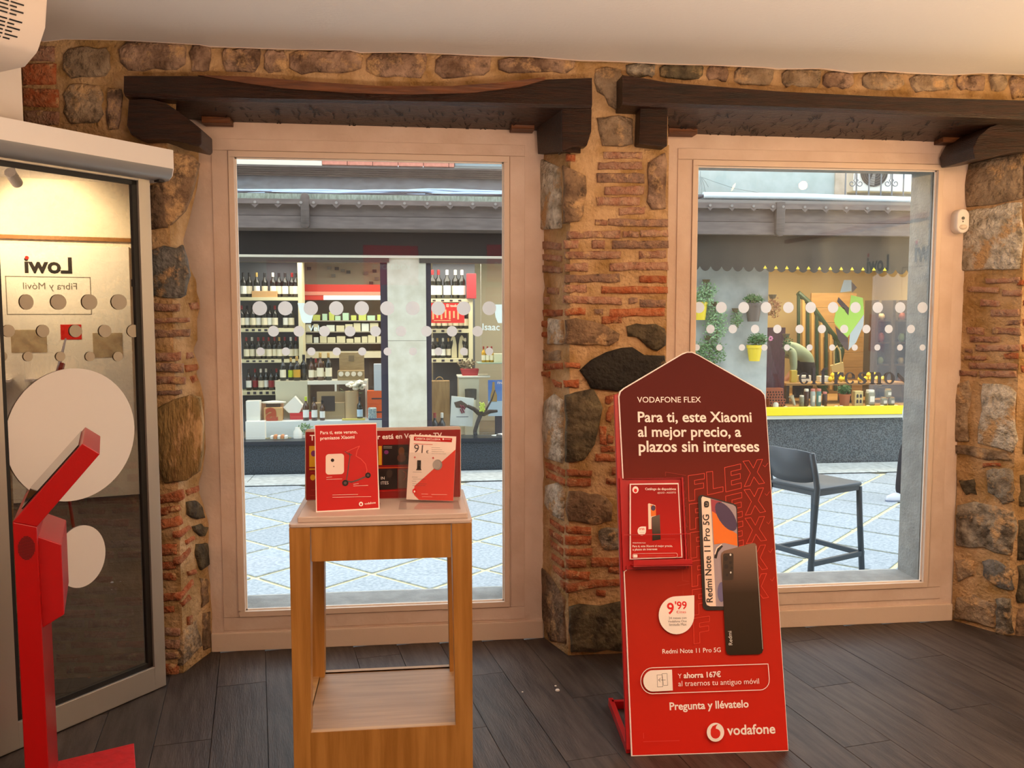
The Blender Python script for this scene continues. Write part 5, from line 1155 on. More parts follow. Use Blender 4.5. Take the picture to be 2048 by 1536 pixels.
brow(rowz[1], [485, 496, 507, 518.5, 530, 541, 551.5, 573, 584], YR+.1, 46, 'left', 'second', [M_capr, M_capk, M_capk, M_capw, M_capg, M_capk], [M_lab, M_labw])
brow(rowz[2], [493, 504.5, 517, 527.5, 538, 549.5, 559, 570, 582, 592], YR+.1, 45, 'left', 'third', [M_capr, M_capw, M_capr, M_capr, M_capr, M_capr, M_capg], [M_lab])
brow(rowz[3], [496, 509, 520.5, 531, 541, 552], YR+.1, 44, 'left', 'lowest', [M_capk, M_capr, M_capw, M_capw, M_capk, M_capr], [M_labw, M_capr, M_lab])
thing(fbox(MB(), 506, 556, 582, 594.5, YR+.02, .07, 545), 'wooden_case', mat('pine_box', '#c39a66', .6), 'flat wooden wine case on the top shelf of the left rack', 'box', bevel=.003)
# right rack
rk = empty('wine_rack', (xat(900, YR), YR, ZD), 0, 'narrow cream wine rack right of the stone pier in the wine shop', 'shelving')
radd(rk, fbox(MB(), 866, 950, 520, 880, YR+.3, .03, 900), 'back_panel', M_dark); radd(rk, fbox(MB(), 938, 946, 598, 880, YR, .3, 900), 'side_panel', M_shelf)
rz = []
for (ya, yb_) in ((597.5, 604.5), (658, 666), (717, 725)):
    radd(rk, fbox(MB(), 850, 938, ya, yb_, YR, .3, 900), 'shelf', M_shelf, bevel=.002); rz.append(zat(ya, YR, 900))
    for q in range(4): radd(rk, fbox(MB(), 866+q*17, 872+q*17, ya+2, yb_-2, YR-.004, .004, 900), 'price_tag', M_mull)
brow(rz[0], [866, 878, 895, 911.5, 924.5], YR+.1, 60, 'right', 'top', [M_capr, M_capr, M_capw, M_capw, M_capw], [M_labw, M_lab])
brow(rz[1], [866, 878, 890, 901, 912, 922, 933], YR+.15, 46, 'right', 'middle', [M_capk, M_capr, M_capk], [M_lab])
brow(rz[2], [865.5, 875, 886, 897, 931], YR+.1, 42, 'right', 'lower', [M_capw, M_capg, M_capw, M_capg], [M_labw, M_lab])
M_carv = mat('pale_carving', '#d6cda8', .7)
for k, x in enumerate((908.5, 922)):
    s_ = 1 if k else -1; X = xat(x, YR+.12); z = rz[2]; w = .045
    mb = MB().prism([(X+s_*a*w, YR+.10, z+b) for a, b in ((-.8, 0), (.8, 0), (.75, .12), (.35, .2), (.5, .24), (.95, .215), (1.0, .245), (.45, .29), (.2, .3), (-.3, .27), (-.7, .17))], (0, .05, 0))
    thing(mb, 'horse_head_figure', M_carv, ['pale horse-head figure facing left on the lower shelf of the right rack', 'pale horse-head figure facing right on the lower shelf of the right rack'][k], 'figurine', bevel=.006)
pq = empty('shop_poster', (xat(890, YR-.1), YR-.1, rz[0]), 0, 'red poster with row of small bottles hung on the right rack', 'poster')
radd(pq, fbox(MB(), 858, 929, 606, 646, YR-.1, .006, 890), 'sheet', mat('poster_bright_red', '#c8211d', .5))
radd(pq, MB().text_fit('El todo', atY(893, 614, YR-.104), atY(916, 614, YR-.104), Vector((0, 0, 1)), .01), 'lettering', M_lab)
for k in range(7): radd(pq, fbox(MB(), 865+k*8.3, 868.4+k*8.3, 622-(k == 3)*3, 639-(k % 2)*3, YR-.104, .003, 890), 'printed_bottle', mat('print_peach', '#f0a878', .6))
radd(pq, fbox(MB(), 868, 902, 640.5, 642, YR-.104, .002, 890), 'line', mat('print_peach', '#f0a878', .6))
thing(fbox(MB(), 934.5, 953, 547, 597, YR-.05, .12, 943), 'gift_box', mat('box_crimson', '#a8343a', .5), 'tall crimson gift box standing on top of the right rack', 'box', bevel=.003)
# centre: picture wall, red-fronted chilled cabinet
YW = 12.35
for k, (x, y) in enumerate(((621, 537), (661, 536), (676, 537), (688, 541), (699, 544), (734, 546), (751, 542), (755, 557), (744, 566), (669, 551))):
    thing(fbox(MB(), x-4, x+4, y-3, y+3, YW-.02, .02, x), 'small_picture', mat('picture_grey', '#8c8f88', .6) if k % 2 else mat('picture_dark', '#4a4d4a', .6), 'tiny framed picture, %s on the cream shop wall above the red counter band' % ['far left', 'second', 'third', 'fourth', 'fifth', 'sixth', 'seventh', 'right-most upper', 'lower right', 'lower middle'][k], 'picture', 'tiny pictures on the cream shop wall')
cf = empty('chilled_cabinet', (xat(690, 11.9), 11.9, ZD), 0, 'refrigerated display cabinet with red top band and pale packages', 'refrigerator')
radd(cf, fbox(MB(), 606, 830, 569, 583, 11.85, .4, 690), 'red_canopy', mat('cabinet_red', '#d1301f', .45)); radd(cf, fbox(MB(), 606, 830, 583.3, 590.5, 11.83, .4, 690), 'salmon_band', mat('cabinet_salmon', '#e8947c', .5))
radd(cf, fbox(MB(), 606, 648, 590.8, 600, 11.84, .4, 690), 'name_strip', mat('cabinet_red', '#d1301f', .45)); radd(cf, fbox(MB(), 649, 900, 591, 599.5, 11.84, .05, 690), 'light_strip', mat('mint_lamp', '#dff5e2', .5, emit='#d8ffe2', estr=1.6))
radd(cf, fbox(MB(), 606, 830, 600, 706, 12.2, .05, 690), 'back', mat('cabinet_inside', '#6d5a4c', .6)); radd(cf, fbox(MB(), 606, 830, 704, 716, 11.75, .45, 690), 'counter_top', mat('counter_cream', '#ded6b8', .5)); radd(cf, fbox(MB(), 606, 830, 716.2, 880, 11.85, .3, 690), 'counter_front', mat('counter_dark', '#4a3c30', .6))
zsh = []
for y in (641, 663, 686): radd(cf, fbox(MB(), 606, 830, y, y+1.6, 11.92, .28, 690), 'wire_shelf', mat('shelf_wire', '#b9b4a2', .4)); zsh.append((y, zat(y, 11.92, 690)))
random.seed(9)
for r_, (y, z) in enumerate(zsh):
    x = 612; k = 0
    while x < 760:
        w = random.uniform(9, 17); h = random.uniform(8, 17)
        X0, X1 = xat(x, 11.96), xat(x+w, 11.96)
        m = [mat('pack_mint', '#b9dcc0', .5), mat('pack_cream', '#d9d6b4', .5), mat('pack_white', '#dfe8e0', .5), mat('pack_lime', '#c6d16a', .5)][random.randrange(4) if r_ == 0 else random.choice((1, 1, 2))]
        mm = MB().box((X0, 11.96, z), (X1, 12.1, z+h*11.96/FPX)).build('package', m, bevel=.004, seg=1)
        tag(mm, '%s pack, %s from left, on the %s shelf of the chilled cabinet' % ({'pack_mint': 'mint green', 'pack_cream': 'cream', 'pack_white': 'white', 'pack_lime': 'lime'}[m.name], ['first', 'second', 'third', 'fourth', 'fifth', 'sixth', 'seventh', 'eighth', 'ninth', 'tenth', 'eleventh', 'twelfth', 'thirteenth', 'fourteenth'][k], ['upper', 'middle', 'lower'][r_]), 'package', 'packs on the %s shelf of the chilled cabinet' % ['upper', 'middle', 'lower'][r_])
        x += w+random.uniform(1, 5); k += 1
# middle display block with bottles
YM = 10.95
blk = empty('display_block', (xat(620, YM), YM, ZD), 0, 'pale display block with open white shelf in the middle of the left shop window', 'display plinth')
zb1 = zat(762, YM, 620)
radd(blk, MB().box((xat(549, YM), YM, ZD), (xat(613, YM), YM+.32, zb1)), 'cabinet', mat('block_beige', '#c2bda2', .6)); radd(blk, MB().box((xat(613.5, YM), YM, zb1-.045), (xat(733, YM), YM+.32, zb1)), 'shelf_board', mat('block_white', '#e6e3d2', .5))
radd(blk, MB().box((xat(668, YM), YM, ZD), (xat(672, YM), YM+.3, zb1-.045)), 'support', mat('block_white', '#e6e3d2', .5)); radd(blk, MB().box((xat(729, YM), YM, ZD), (xat(733, YM), YM+.3, zb1-.045)), 'support', mat('block_white', '#e6e3d2', .5))
mid = [(565, 47, M_wg, M_lab, M_capk, 1), (581, 44, M_wg, M_capl, M_capg, 1), (593, 47, M_wg, M_wgy, M_capg, 1.15), (607, 50, M_wg, None, M_capk, 1.1), (622, 45, M_wgb, M_lab, M_capk, 1), (631, 42, M_wgb, M_lab, M_capr, .95), (640, 54, M_wgb, M_lab, M_capg, 1), (645.5, 36, M_wgb, M_lab, M_capg, 1), (656.5, 54, M_wg, M_lab, M_capg, .95)]
for i, (x, h, g, l, c, th_) in enumerate(mid):
    bottle(x, YM+.1+(i % 2)*.05, zb1, h, g, l, c, ['dark bottle with cream label', 'dark bottle with lime label', 'stout dark bottle with yellow label', 'plain black bottle', 'brown bottle with cream label', 'brown bottle with red capsule', 'tall brown bottle with gold capsule', 'short brown bottle', 'tall dark bottle with gold capsule'][i]+', %s on the pale display block' % ORD[i], 'bottles on the pale display block', thick=th_)
# crate with lid
cr = empty('wooden_crate', (xat(702, YM), YM+.05, zb1), 0, 'open wooden wine crate with raised lid and four bottle ends on the display block', 'crate')
M_crate = mat('crate_wood', '#9d875f', .7, '#8a744c', scale=9, stretch=(1, 1, 6))
radd(cr, MB().box((xat(674, YM+.03), YM+.03, zb1), (xat(727, YM+.03), YM+.2, zb1+.12)), 'box', M_crate, bevel=.003); radd(cr, fbox(MB(), 678, 728, 705, 741, YM+.2, .015, 702), 'lid', M_crate, bevel=.003)
radd(cr, fbox(MB(), 697, 708, 711, 722, YM+.195, .004, 702), 'stamp', mat('stamp_ink', '#6c5c40', .7))
for k in range(4):
    p = atY(682+k*12.6, 748, YM+.02); radd(cr, MB().rod(p, p+Vector((0, .06, 0)), .03, n=14), 'bottle_base', mat('bottle_end', '#e6dcc6', .5))
# white step nearer the glass
YS = 10.62; zs1 = zat(842, YS, 620)
thing(MB().box((xat(489, YS), YS, ZD), (xat(768, YS), YS+.33, zs1)), 'display_step', mat('step_white', '#dfe6e2', .5), 'low white display step behind the left shop window', 'display plinth', bevel=.004)
def onstep(name, x0, x1, ytop, m, label, cat, Y=None, dep=.12, z=None, bev=.003, ref=None):
    Y = Y or YS+.06; z = zs1 if z is None else z; z1 = zat(ytop, Y, (x0+x1)/2)
    return thing(MB().box((xat(x0, Y), Y, z), (xat(x1, Y), Y+dep, max(z1, z+.01))), name, m, label, cat, bevel=bev)
M_cardw = mat('card_white', '#ece9dd', .6); M_kraft = mat('kraft_card', '#9f8a66', .7); M_orange = mat('carton_orange', '#e8621c', .5)
o = onstep('white_case', 489, 517, 802, M_cardw, 'tall white case with small gold print at the left end of the step', 'box')
w_ = onstep('wooden_box', 525, 561, 816, mat('pine_box2', '#c59a62', .6), "small wooden box with a red letter a, on the white step", 'box')
mb = MB().text_fit('a', atY(531, 843-2, YS+.055), atY(556, 841, YS+.055), Vector((0, 0, 1)), .04); mb.v = [v-Vector(w_.location) for v in mb.v]; mb.build('lettering', mat('letter_red', '#a8431f', .6), w_)
onstep('long_box', 519, 563, 806, mat('box_pinkwood', '#d2a27c', .6), 'pale wooden lid lying behind the letter box', 'box', Y=YS+.2, dep=.08)
pz = MB().prism([atY(x, y, YS+.16) for x, y in ((566, 815), (589, 793), (606, 812), (598, 826), (577, 826))], (0, .12, 0)); 
zmin = min(v.z for v in pz.v)
thing(pz, 'prism_box', M_cardw, 'white angular box tilted on the red box', 'box', bevel=.003)
thing(MB().box((xat(577, YS+.16), YS+.16, zs1), (xat(622, YS+.16), YS+.3, zmin)), 'red_box', mat('box_red', '#c4262c', .5), 'flat red box under the tilted white box on the step', 'box', bevel=.003)
for i, (x, h, c) in enumerate(((609.5, 47, M_capl), (626.5, 46, M_capk), (642.5, 40, M_capk))): bottle(x, YS+.05, zs1, h, M_wgb, M_labw, c, ['amber bottle with lime capsule, left of three at the front of the step', 'amber bottle with tall white label, middle of three at the front of the step', 'amber bottle, right of three at the front of the step'][i], 'three amber bottles on the white step')
ct = onstep('carton', 622, 688, 806, M_kraft, 'brown carton tray with raised flap and dark picture, on the step', 'box', Y=YS+.16, dep=.12)
mb = fbox(MB(), 632, 688, 783, 806, YS+.27, .008, 660); mb.v = [v-Vector(ct.location) for v in mb.v]; mb.build('flap', M_kraft, ct)
mb = fbox(MB(), 641, 668, 792, 822, YS+.152, .004, 655); mb.v = [v-Vector(ct.location) for v in mb.v]; mb.build('picture', mat('picture_black', '#3a302c', .5), ct)
vs_ = empty('flower_vase', (xat(702, YS+.16), YS+.16, zs1), 0, 'kraft paper vase of white roses on the white step', 'vase')
rv_ = 13*10.8/FPX
MB().lathe([(rv_, 0), (rv_, .34), (rv_*.93, .34)], (0, 0, 0), 20).build('vase', mat('vase_kraft', '#b59b74', .7), vs_, smooth=True)
random.seed(4)
for k in range(13):
    a = random.uniform(0, 6.28); rr = random.uniform(.02, .12); c = Vector((rr*math.cos(a)*1.2+.03, rr*math.sin(a)*.6, .37+random.uniform(-.03, .09)))
    r0 = random.uniform(.026, .042); mb = MB()
    for q in range(3): mb.lathe([(r0*(1-q*.28)*.5, -r0*.5), (r0*(1-q*.28), 0), (r0*(1-q*.28)*.9, r0*.45), (r0*(1-q*.28)*.55, r0*.55+q*.003)], c, 9)
    mb.build('rose', mat('rose_white', '#efe9d6', .7), vs_, smooth='all')
mb = MB()
for k in range(16):
    a = random.uniform(0, 6.28); c = Vector((.10*math.cos(a), .07*math.sin(a), .34+random.uniform(-.02, .06))); d = Vector((math.cos(a), math.sin(a), random.uniform(-.3, .6)))*.05
    s_ = d.cross(Vector((0, 0, 1))).normalized()*.015; mb.add([c, c+d*.5+s_, c+d, c+d*.5-s_], [(0, 1, 2, 3)])
o = mb.build('leaves', mat('leaf_green', '#6b8a56', .6), vs_); o['kind'] = 'stuff'
bottle(718, YS+.05, zs1, 46, M_wg, mat('label_blue', '#b8d4ea', .6), M_capk, 'dark bottle with pale blue label beside the vase of roses')
onstep('white_panel_box', 747, 769, 728, mat('box_pale_blue', '#c9d3dc', .5), 'tall pale blue-grey box standing on the upper orange carton', 'box', Y=YS+.2, dep=.1, z=zat(781.5, YS+.2, 752))
for k, (y0, y1, l) in enumerate(((782, 808.5, 'upper orange wine carton of the stack beside the stone pier'), (809, 842, 'lower orange wine carton of the stack beside the stone pier'))):
    z0 = zs1 if k else zat(808.6, YS+.2, 752); z1 = zat(808.7, YS+.2, 752) if k else zat(781.6, YS+.2, 752)
    cx = thing(MB().box((xat(733, YS+.2), YS+.2, z0), (xat(775, YS+.2), YS+.33, z1)), 'wine_carton', M_orange, l, 'box', 'orange wine cartons', bevel=.003)
    mb = fbox(MB(), 741, 768, (796 if not k else 822), (798.5 if not k else 824.5), YS+.196, .003, 755).box((0, 0, 0), (0, 0, 0)); mb.v = [v-Vector(cx.location) for v in mb.v]
    mb = fbox(MB(), 742, 768, (796 if not k else 823), (798.5 if not k else 825.5), YS+.196, .003, 755); mb.v = [v-Vector(cx.location) for v in mb.v]; mb.build('printed_line', M_mull, cx)
onstep('patterned_tin', 734, 751, 816, mat('tin_teal', '#6f8f98', .5, '#c9d6d2', scale=60), 'small teal patterned tin before the orange cartons', 'tin', Y=YS+.04, dep=.1, bev=.015)
thing(MB().box((xat(682, YS+.02), YS+.0, zs1), (xat(728, YS+.02), YS+.06, zs1+.02)), 'magazine', mat('mag_yellow', '#e4d36a', .5), 'yellow and white magazine lying on the step beneath the roses', 'magazine')
thing(MB().box((xat(736, YS+.02), YS-.0, zs1), (xat(766, YS+.02), YS+.035, zs1+.018)), 'magazine', mat('mag_blue', '#4a5670', .5), 'dark blue magazine lying before the patterned tin', 'magazine')
# lower front, on the deck
YD = 10.38
thing(MB().box((xat(487, YD), YD, ZD), (xat(526, YD), YD+.1, zat(843, YD, 505))), 'white_case', M_cardw, 'broad white case with gold print standing low at the left front of the shop window', 'box', bevel=.004)
pl_ = empty('wicker_tray', (xat(552, YD), YD+.05, ZD), 0, 'shallow tray of wrapped snacks at the lower left of the shop window', 'tray')
MB().lathe([(.11, 0), (.15, .07), (.14, .07), (.1, .015)], (0, 0, 0), 20, sy=.6).build('tray', mat('wicker', '#a39b6c', .8), pl_, smooth=True)
for k in range(5): MB().box((-.09+k*.04, -.04, .05), (-.055+k*.04, .04, .1+.01*(k % 2))).build('packet', [M_cardw, mat('packet_orange', '#d98a4a', .5)][k % 2], pl_, bevel=.008)
thing(MB().lathe([(.045, 0), (.05, .02), (.05, .14), (.03, .17), (.028, .19)], (xat(591, YD), YD+.05, ZD), 14), 'white_jug', M_cardw, 'white jug at the lower front of the shop window', 'jug', smooth=True)
random.seed(8)
def bush(name, c, rx, ry, rz, n, m, size, label=None, cat=None, par=None):
    mb = MB()
    for k in range(n):
        a, b = random.uniform(0, 6.28), random.uniform(-1, 1); q = math.sqrt(1-b*b); rr = random.uniform(.4, 1)
        p = Vector((rx*q*math.cos(a)*rr, ry*q*math.sin(a)*rr, rz*b*rr)); d = Vector((random.uniform(-1, 1), random.uniform(-1, 1), random.uniform(-.5, 1))).normalized()*size
        s_ = d.orthogonal().normalized()*size*.28; mb.add([p+Vector(c), p+Vector(c)+d*.5+s_, p+Vector(c)+d, p+Vector(c)+d*.5-s_], [(0, 1, 2, 3)])
    o = mb.build(name, m, par)
    if par: o['kind'] = 'stuff'; return o
    return tag(o, label, cat)
M_leaf = mat('leaf_green', '#6b8a56', .6); M_leafd = mat('leaf_dark', '#3d6b33', .6); M_leafl = mat('leaf_light', '#8fae7c', .6)
bush('small_bouquet', (xat(606, YD+.08), YD+.1, ZD+.16), .09, .05, .07, 120, M_leaf, .035, 'small green bouquet at the front of the shop window, left of the red posters', 'plant')
thing(MB().lathe([(.035, 0), (.045, .1), (.04, .1)], (xat(606, YD+.08), YD+.1, ZD), 12), 'bouquet_pot', M_cardw, 'small pot under the green bouquet', 'pot', smooth=True)
# right bay: crate, two bottles, cabinet, vine picture
thing(MB().box((xat(862, YM), YM, ZD), (xat(899, YM), YM+.15, zat(762, YM, 880))), 'wooden_wine_box', mat('box_oak', '#a3865a', .6, '#8d7048', scale=5, stretch=(6, 1, 1)), 'upright wooden wine box with rope handle behind the right shop pane', 'box', bevel=.004)
hb = bpy.data.objects['wooden_wine_box']; P = []
for a in range(0, 181, 20): P.append(Vector((.045*math.cos(R(a)), -.0, zat(762, YM, 880)+.045*math.sin(R(a))))+Vector((xat(879, YM), YM+.07, 0))-Vector(hb.location))
MB().tube(P, .006, 6).build('rope_handle', M_crate, hb)
for i, x in enumerate((868.5, 883)): bottle(x, YD+.02, ZD, 58, M_wg, M_lab, [M_capr, M_capw][i], ['dark bottle with red capsule, left of the pair at the right pane foot', 'dark bottle with white capsule, right of the pair at the right pane foot'][i], 'pair of wine bottles behind the right shop pane')
cb_ = empty('white_cabinet', (xat(940, YM), YM, ZD), 0, 'cream cabinet holding a round basket, right of the pier in the wine shop', 'cabinet')
zc1 = zat(752, YM, 940)
radd(cb_, MB().box((xat(917, YM), YM, ZD), (xat(958, YM), YM+.3, zc1-.02)), 'body', mat('cabinet_cream', '#d6d2b6', .6), bevel=.003); radd(cb_, MB().box((xat(915, YM), YM-.02, zc1-.02), (xat(980, YM), YM+.32, zc1)), 'top', mat('block_white', '#e6e3d2', .5), bevel=.003)
p = atY(941, 788, YM-.06); thing(MB().lathe([(.07, 0), (.075, .13), (.07, .13), (.066, .01)], (p.x, YM-.1, atY(941, 799, YM-.1).z), 18), 'round_basket', mat('basket_dark', '#4b4a44', .7), 'round dark wire basket before the cream cabinet', 'basket', smooth=True)
thing(MB().box((xat(930, YM-.15), YM-.18, ZD), (xat(950, YM-.1), YM-.03, atY(941, 799, YM-.1).z)), 'basket_stand', mat('cabinet_cream', '#d6d2b6', .6), 'small cream plinth under the round dark basket', 'display plinth')
rb = MB().prism([(xat(921, YM+.06), YM+.05, zc1+.085), (xat(958, YM+.06), YM+.05, zc1+.085), (xat(955, YM+.06), YM+.05, zc1), (xat(925, YM+.06), YM+.05, zc1)], (0, .15, 0)); thing(rb, 'red_basket', mat('basket_red', '#a32d2f', .6), 'red basket on the cream cabinet', 'basket', bevel=.004)
bush('dried_twigs', (xat(935, YM+.1), YM+.12, zc1+.14), .12, .06, .06, 80, mat('twig_brown', '#6d6047', .8), .05, 'dried twigs heaped in the red basket', 'twigs')
pc = empty('grape_picture', (xat(925, YD+.12), YD+.12, ZD), 0, 'white picture board of a grape bunch leaning at the foot of the right pane', 'picture')
radd(pc, MB().prism([atY(x, y, YD+.12) for x, y in ((903, 792), (948, 797), (945, 853), (900, 851))], (0, .02, 0)), 'board', mat('picture_paper', '#dfe2d8', .6)); radd(pc, MB().prism([atY(x, y, YD+.115) for x, y in ((908, 805), (922, 801), (930, 806), (938, 812), (930, 817), (912, 815))], (0, .004, 0)), 'vine_print', mat('vine_brown', '#5b4a3c', .7))
for k in range(16):
    p = atY(921+((k*5) % 9), 811+k*.95, YD+.112); radd(pc, MB().lathe([(.004, -.01), (.011, 0), (.004, .01)], p, 7), 'grape', mat('grape_red', '#8c2f45', .4))
radd(pc, fbox(MB(), 912, 936, 833, 834, YD+.117, .002, 925), 'printed_line', M_mull); bottle_l = None
vine = MB(); P = [atY(x, y, YD+.05) for x, y in ((935, 812), (948, 818), (957, 826), (968, 828), (980, 823), (995, 822))]; vine.tube(P, [.02, .025, .03, .028, .024, .015], 8)
P = [atY(x, y, YD+.06) for x, y in ((960, 828), (972, 820), (983, 800), (990, 780))]; vine.tube(P, [.022, .014, .01, .007], 6)
P = [atY(x, y, YD+.06) for x, y in ((962, 828), (955, 845), (950, 862), (952, 880))]; vine.tube(P, [.026, .024, .024, .028], 6)
thing(vine, 'vine_branch', mat('bark_dark', '#3b322c', .9, bump=.8, scale=60), 'gnarled vine branch across the foot of the right shop pane', 'branch', smooth='all')
for k in range(1):
    mb = MB()
    for q in range(22): p = atY(961+((q*7) % 10)-1, 806+q*.8, YD+.02); mb.lathe([(.004, -.012), (.013, 0), (.004, .012)], p, 7)
    thing(mb, 'grape_bunch', mat('grape_lime', '#c6d65a', .4), 'lime green bunch of grapes hanging on the vine branch', 'grapes', smooth='all')
bl = empty('beach_poster', (xat(990, YM-.1), YM-.1, ZD), 0, 'blue poster with a wine bottle picture at the right edge of the left window', 'poster')
radd(bl, fbox(MB(), 976, 1030, 760, 802, YM-.12, .01, 1000), 'sheet', mat('poster_blue', '#3f6fc0', .5, '#6f97d0', scale=3)); radd(bl, fbox(MB(), 976, 1030, 802, 832, YM-.12, .01, 1000), 'lower_sheet', mat('poster_pale', '#bcd3e2', .5))
radd(bl, MB().prism([atY(x, y, YM-.125) for x, y in ((985, 764), (989, 764), (990, 780), (994, 790), (994, 803), (981, 803), (981, 790), (984, 780))], (0, .004, 0)), 'printed_bottle', mat('print_amber2', '#a98a4f', .5)); radd(bl, MB().text_fit('FINCA', atY(995, 768, YM-.125), atY(1014, 768, YM-.125), Vector((0, 0, 1)), .01), 'lettering', M_white_t)
radd(bl, MB().box((xat(990, YM-.1), YM-.1, ZD), (xat(1010, YM-.1), YM-.06, zat(832, YM-.1, 1000))), 'stand', M_mull)
gs = empty('hanging_glass_shelf', (xat(985, YM), YM, zat(727, YM, 985)), 0, 'hanging glass shelf with bottles at the right of the wine shop', 'shelving')
zg = zat(725, YM, 985); radd(gs, MB().box((xat(955, YM), YM-.1, zg-.01), (xat(1030, YM), YM+.25, zg)), 'shelf', mat('glass_edge', '#8fa89a', .3)); 
for x in (962, 1020): p = atY(x, 700, YM+.05); radd(gs, MB().rod((p.x, YM+.05, zg), (p.x, YM+.05, zat(520, YM, 985)), .003, n=5), 'wire', M_alu)
for i, x in enumerate((967, 975, 983)): bottle(x, YM+.05, zg, 32, M_wgy, M_lab, M_capr, ['small yellow bottle, left of three on the hanging glass shelf', 'small yellow bottle, middle of three on the hanging glass shelf', 'small yellow bottle, right of three on the hanging glass shelf'][i], 'small yellow bottles on the glass shelf')
thing(MB().box((xat(988, YM), YM, zg), (xat(1012, YM), YM+.1, zg+.11)), 'pale_carton', mat('pack_cream', '#d9d6b4', .5), 'pale carton on the hanging glass shelf beside the yellow bottles', 'box', bevel=.003)
for k, (x, y, rz_) in enumerate(((980, 866, 55), (1000, 868, 48), (992, 850, 60))):
    o = bottle(x, YD+.03+.05*k, ZD+.038, 36, M_wg, M_labw, M_capk, ['lying dark bottle with white label, left on the shop window pebbles', 'lying dark bottle with white label, right on the shop window pebbles', 'lying dark bottle behind the other two on the pebbles'][k], 'lying bottles on the pebbles'); o.rotation_euler = (R(80), 0, R(rz_))
mb = MB(); random.seed(3)
for k in range(420):
    x, Y = random.uniform(900, 1030), random.uniform(10.32, 10.9); r_ = random.uniform(.01, .022); mb.lathe([(r_*.7, 0), (r_, r_*.4), (r_*.5, r_*.8)], (xat(x, Y), Y, ZD), 6)
o = mb.build('pebbles', mat('pebble_brown', '#7b6a58', .8, '#a08e76', scale=20), smooth='all'); tag(o, 'brown pebbles strewn on the deck behind the right shop pane', 'pebbles', kind='stuff')
ot = thing(MB().lathe([(.0, 0), (.14, 0), (.15, .015), (.02, .03)], (xat(544, YM-.15), YM-.12, zat(806, YM-.12, 544)), 20, sy=.5), 'oval_dish', M_cardw, 'pale oval dish behind the letter box', 'dish', smooth=True)
thing(MB().box((xat(530, YM-.15), YM-.17, ZD), (xat(558, YM-.15), YM-.07, zat(806, YM-.12, 544))), 'dish_stand', mat('counter_dark', '#4a3c30', .6), 'dark plinth under the pale oval dish', 'display plinth')
# ------------------------------------------------------------------ cafe building, seen through the right window
cf_ = empty('cafe_building', (xat(1600, YB), YB, ZS), 0, 'cafe front with scalloped awning, yellow sill and granite base, seen through the right window', 'building')
def cp(name, m, *a, par=None, **k):
    o = part(name, m, None, *a, **k); o.parent = cf_; o.location = o.location-Vector(cf_.location); return o
def cadd(mb, name, m, par=None, **k): mb.v = [v-Vector(cf_.location) for v in mb.v]; return mb.build(name, m, par or cf_, **k)
M_gran2 = mat('granite_speckled', '#63686a', .4, '#33383b', scale=70, contrast=(.44, .56))
RX = 1600
cp('base_panel', M_gran2, 1162, 2300, 838.5, 931, YB, .35, RX)
M_conc = mat('concrete_wall', '#b9bab2', .85, '#a2a39c', scale=5, bump=.3)
cp('wall_panel', M_conc, 1162, 1534, 470, 838.5, YB, .3, RX); cp('wall_panel', M_conc, 1850, 2300, 470, 838.5, YB, .3, RX)
o = cp('yellow_sill', mat('sill_yellow', '#f2d81c', .4), 1534, 1824, 815, 831, YB-.10, .1, RX, bevel=.004); cp('white_strip', mat('strip_white', '#efeee4', .5), 1534, 1824, 831.3, 838, YB-.06, .3, RX)
cp('fascia', M_brown, 1162, 2300, 418, 445, YC+.02, .4, RX); cp('fascia', M_brown, 1162, 2300, 445.6, 470, YC, .42, RX); cp('toothed_strip', M_brown, 1162, 2300, 407.5, 418.5, YC-.058, .3, RX)
for k in range(10):
    x = [1420.5, 1464, 1507.5, 1546, 1567, 1610, 1652, 1693, 1735, 1776][k]; y = 417.5+(x-RX)*.019
    t = cadd(MB().prism([atY(x-7, y, YC-.06), atY(x+7, y, YC-.06), atY(x, y+7, YC-.06)], (0, .012, 0)), 'pointed_tooth', M_brown)
    b = MB().rod(atY(x, y-3.5, YC-.078), atY(x, y-3.5, YC-.058), .016, n=8); b.v = [v-Vector(cf_.location)-Vector(t.location) for v in b.v]; b.build('bolt', mat('bolt_grey', '#8c8580', .5), t)
cp('cap', mat('cap_grey', '#7c7670', .7), 1162, 2300, 402, 408, YC-.03, .35, RX)
for xc in (1554,):
    x0, x1 = xat(xc-8.5, YC-.05), xat(xc+8.5, YC-.05); z1, z0 = zat(404, YC-.05, xc), zat(473, YC-.05, xc); r_ = (x1-x0)/2
    P = [((x0+x1)/2-r_, YC-.07, z1), ((x0+x1)/2+r_, YC-.07, z1)][::-1]+[((x0+x1)/2+r_*math.cos(R(a)), YC-.07, z0+r_+r_*math.sin(R(a))) for a in range(180, 361, 20)]
    cadd(MB().prism(P, (0, .06, 0)), 'bracket_strap', M_brown2, bevel=.006, smooth=True)
x0, x1 = xat(1812-8, YC-.05), xat(1812+8, YC-.05)
M_mint = mat('mint_render', '#b4beb9', .85, '#a9b4ae', scale=8, bump=.3)
cp('upper_wall', M_mint, 1162, 1660, 180, 402, YB, .4, RX); cp('quoin', mat('quoin_stone', '#cdbba6', .85, '#b5a28c', scale=8), 1661, 1684, 180, 402, YB-.02, .4, RX)
cp('upper_wall', mat('wood_panel_white', '#c3c3bc', .6), 1685, 2300, 180, 402, YB+.25, .2, RX)
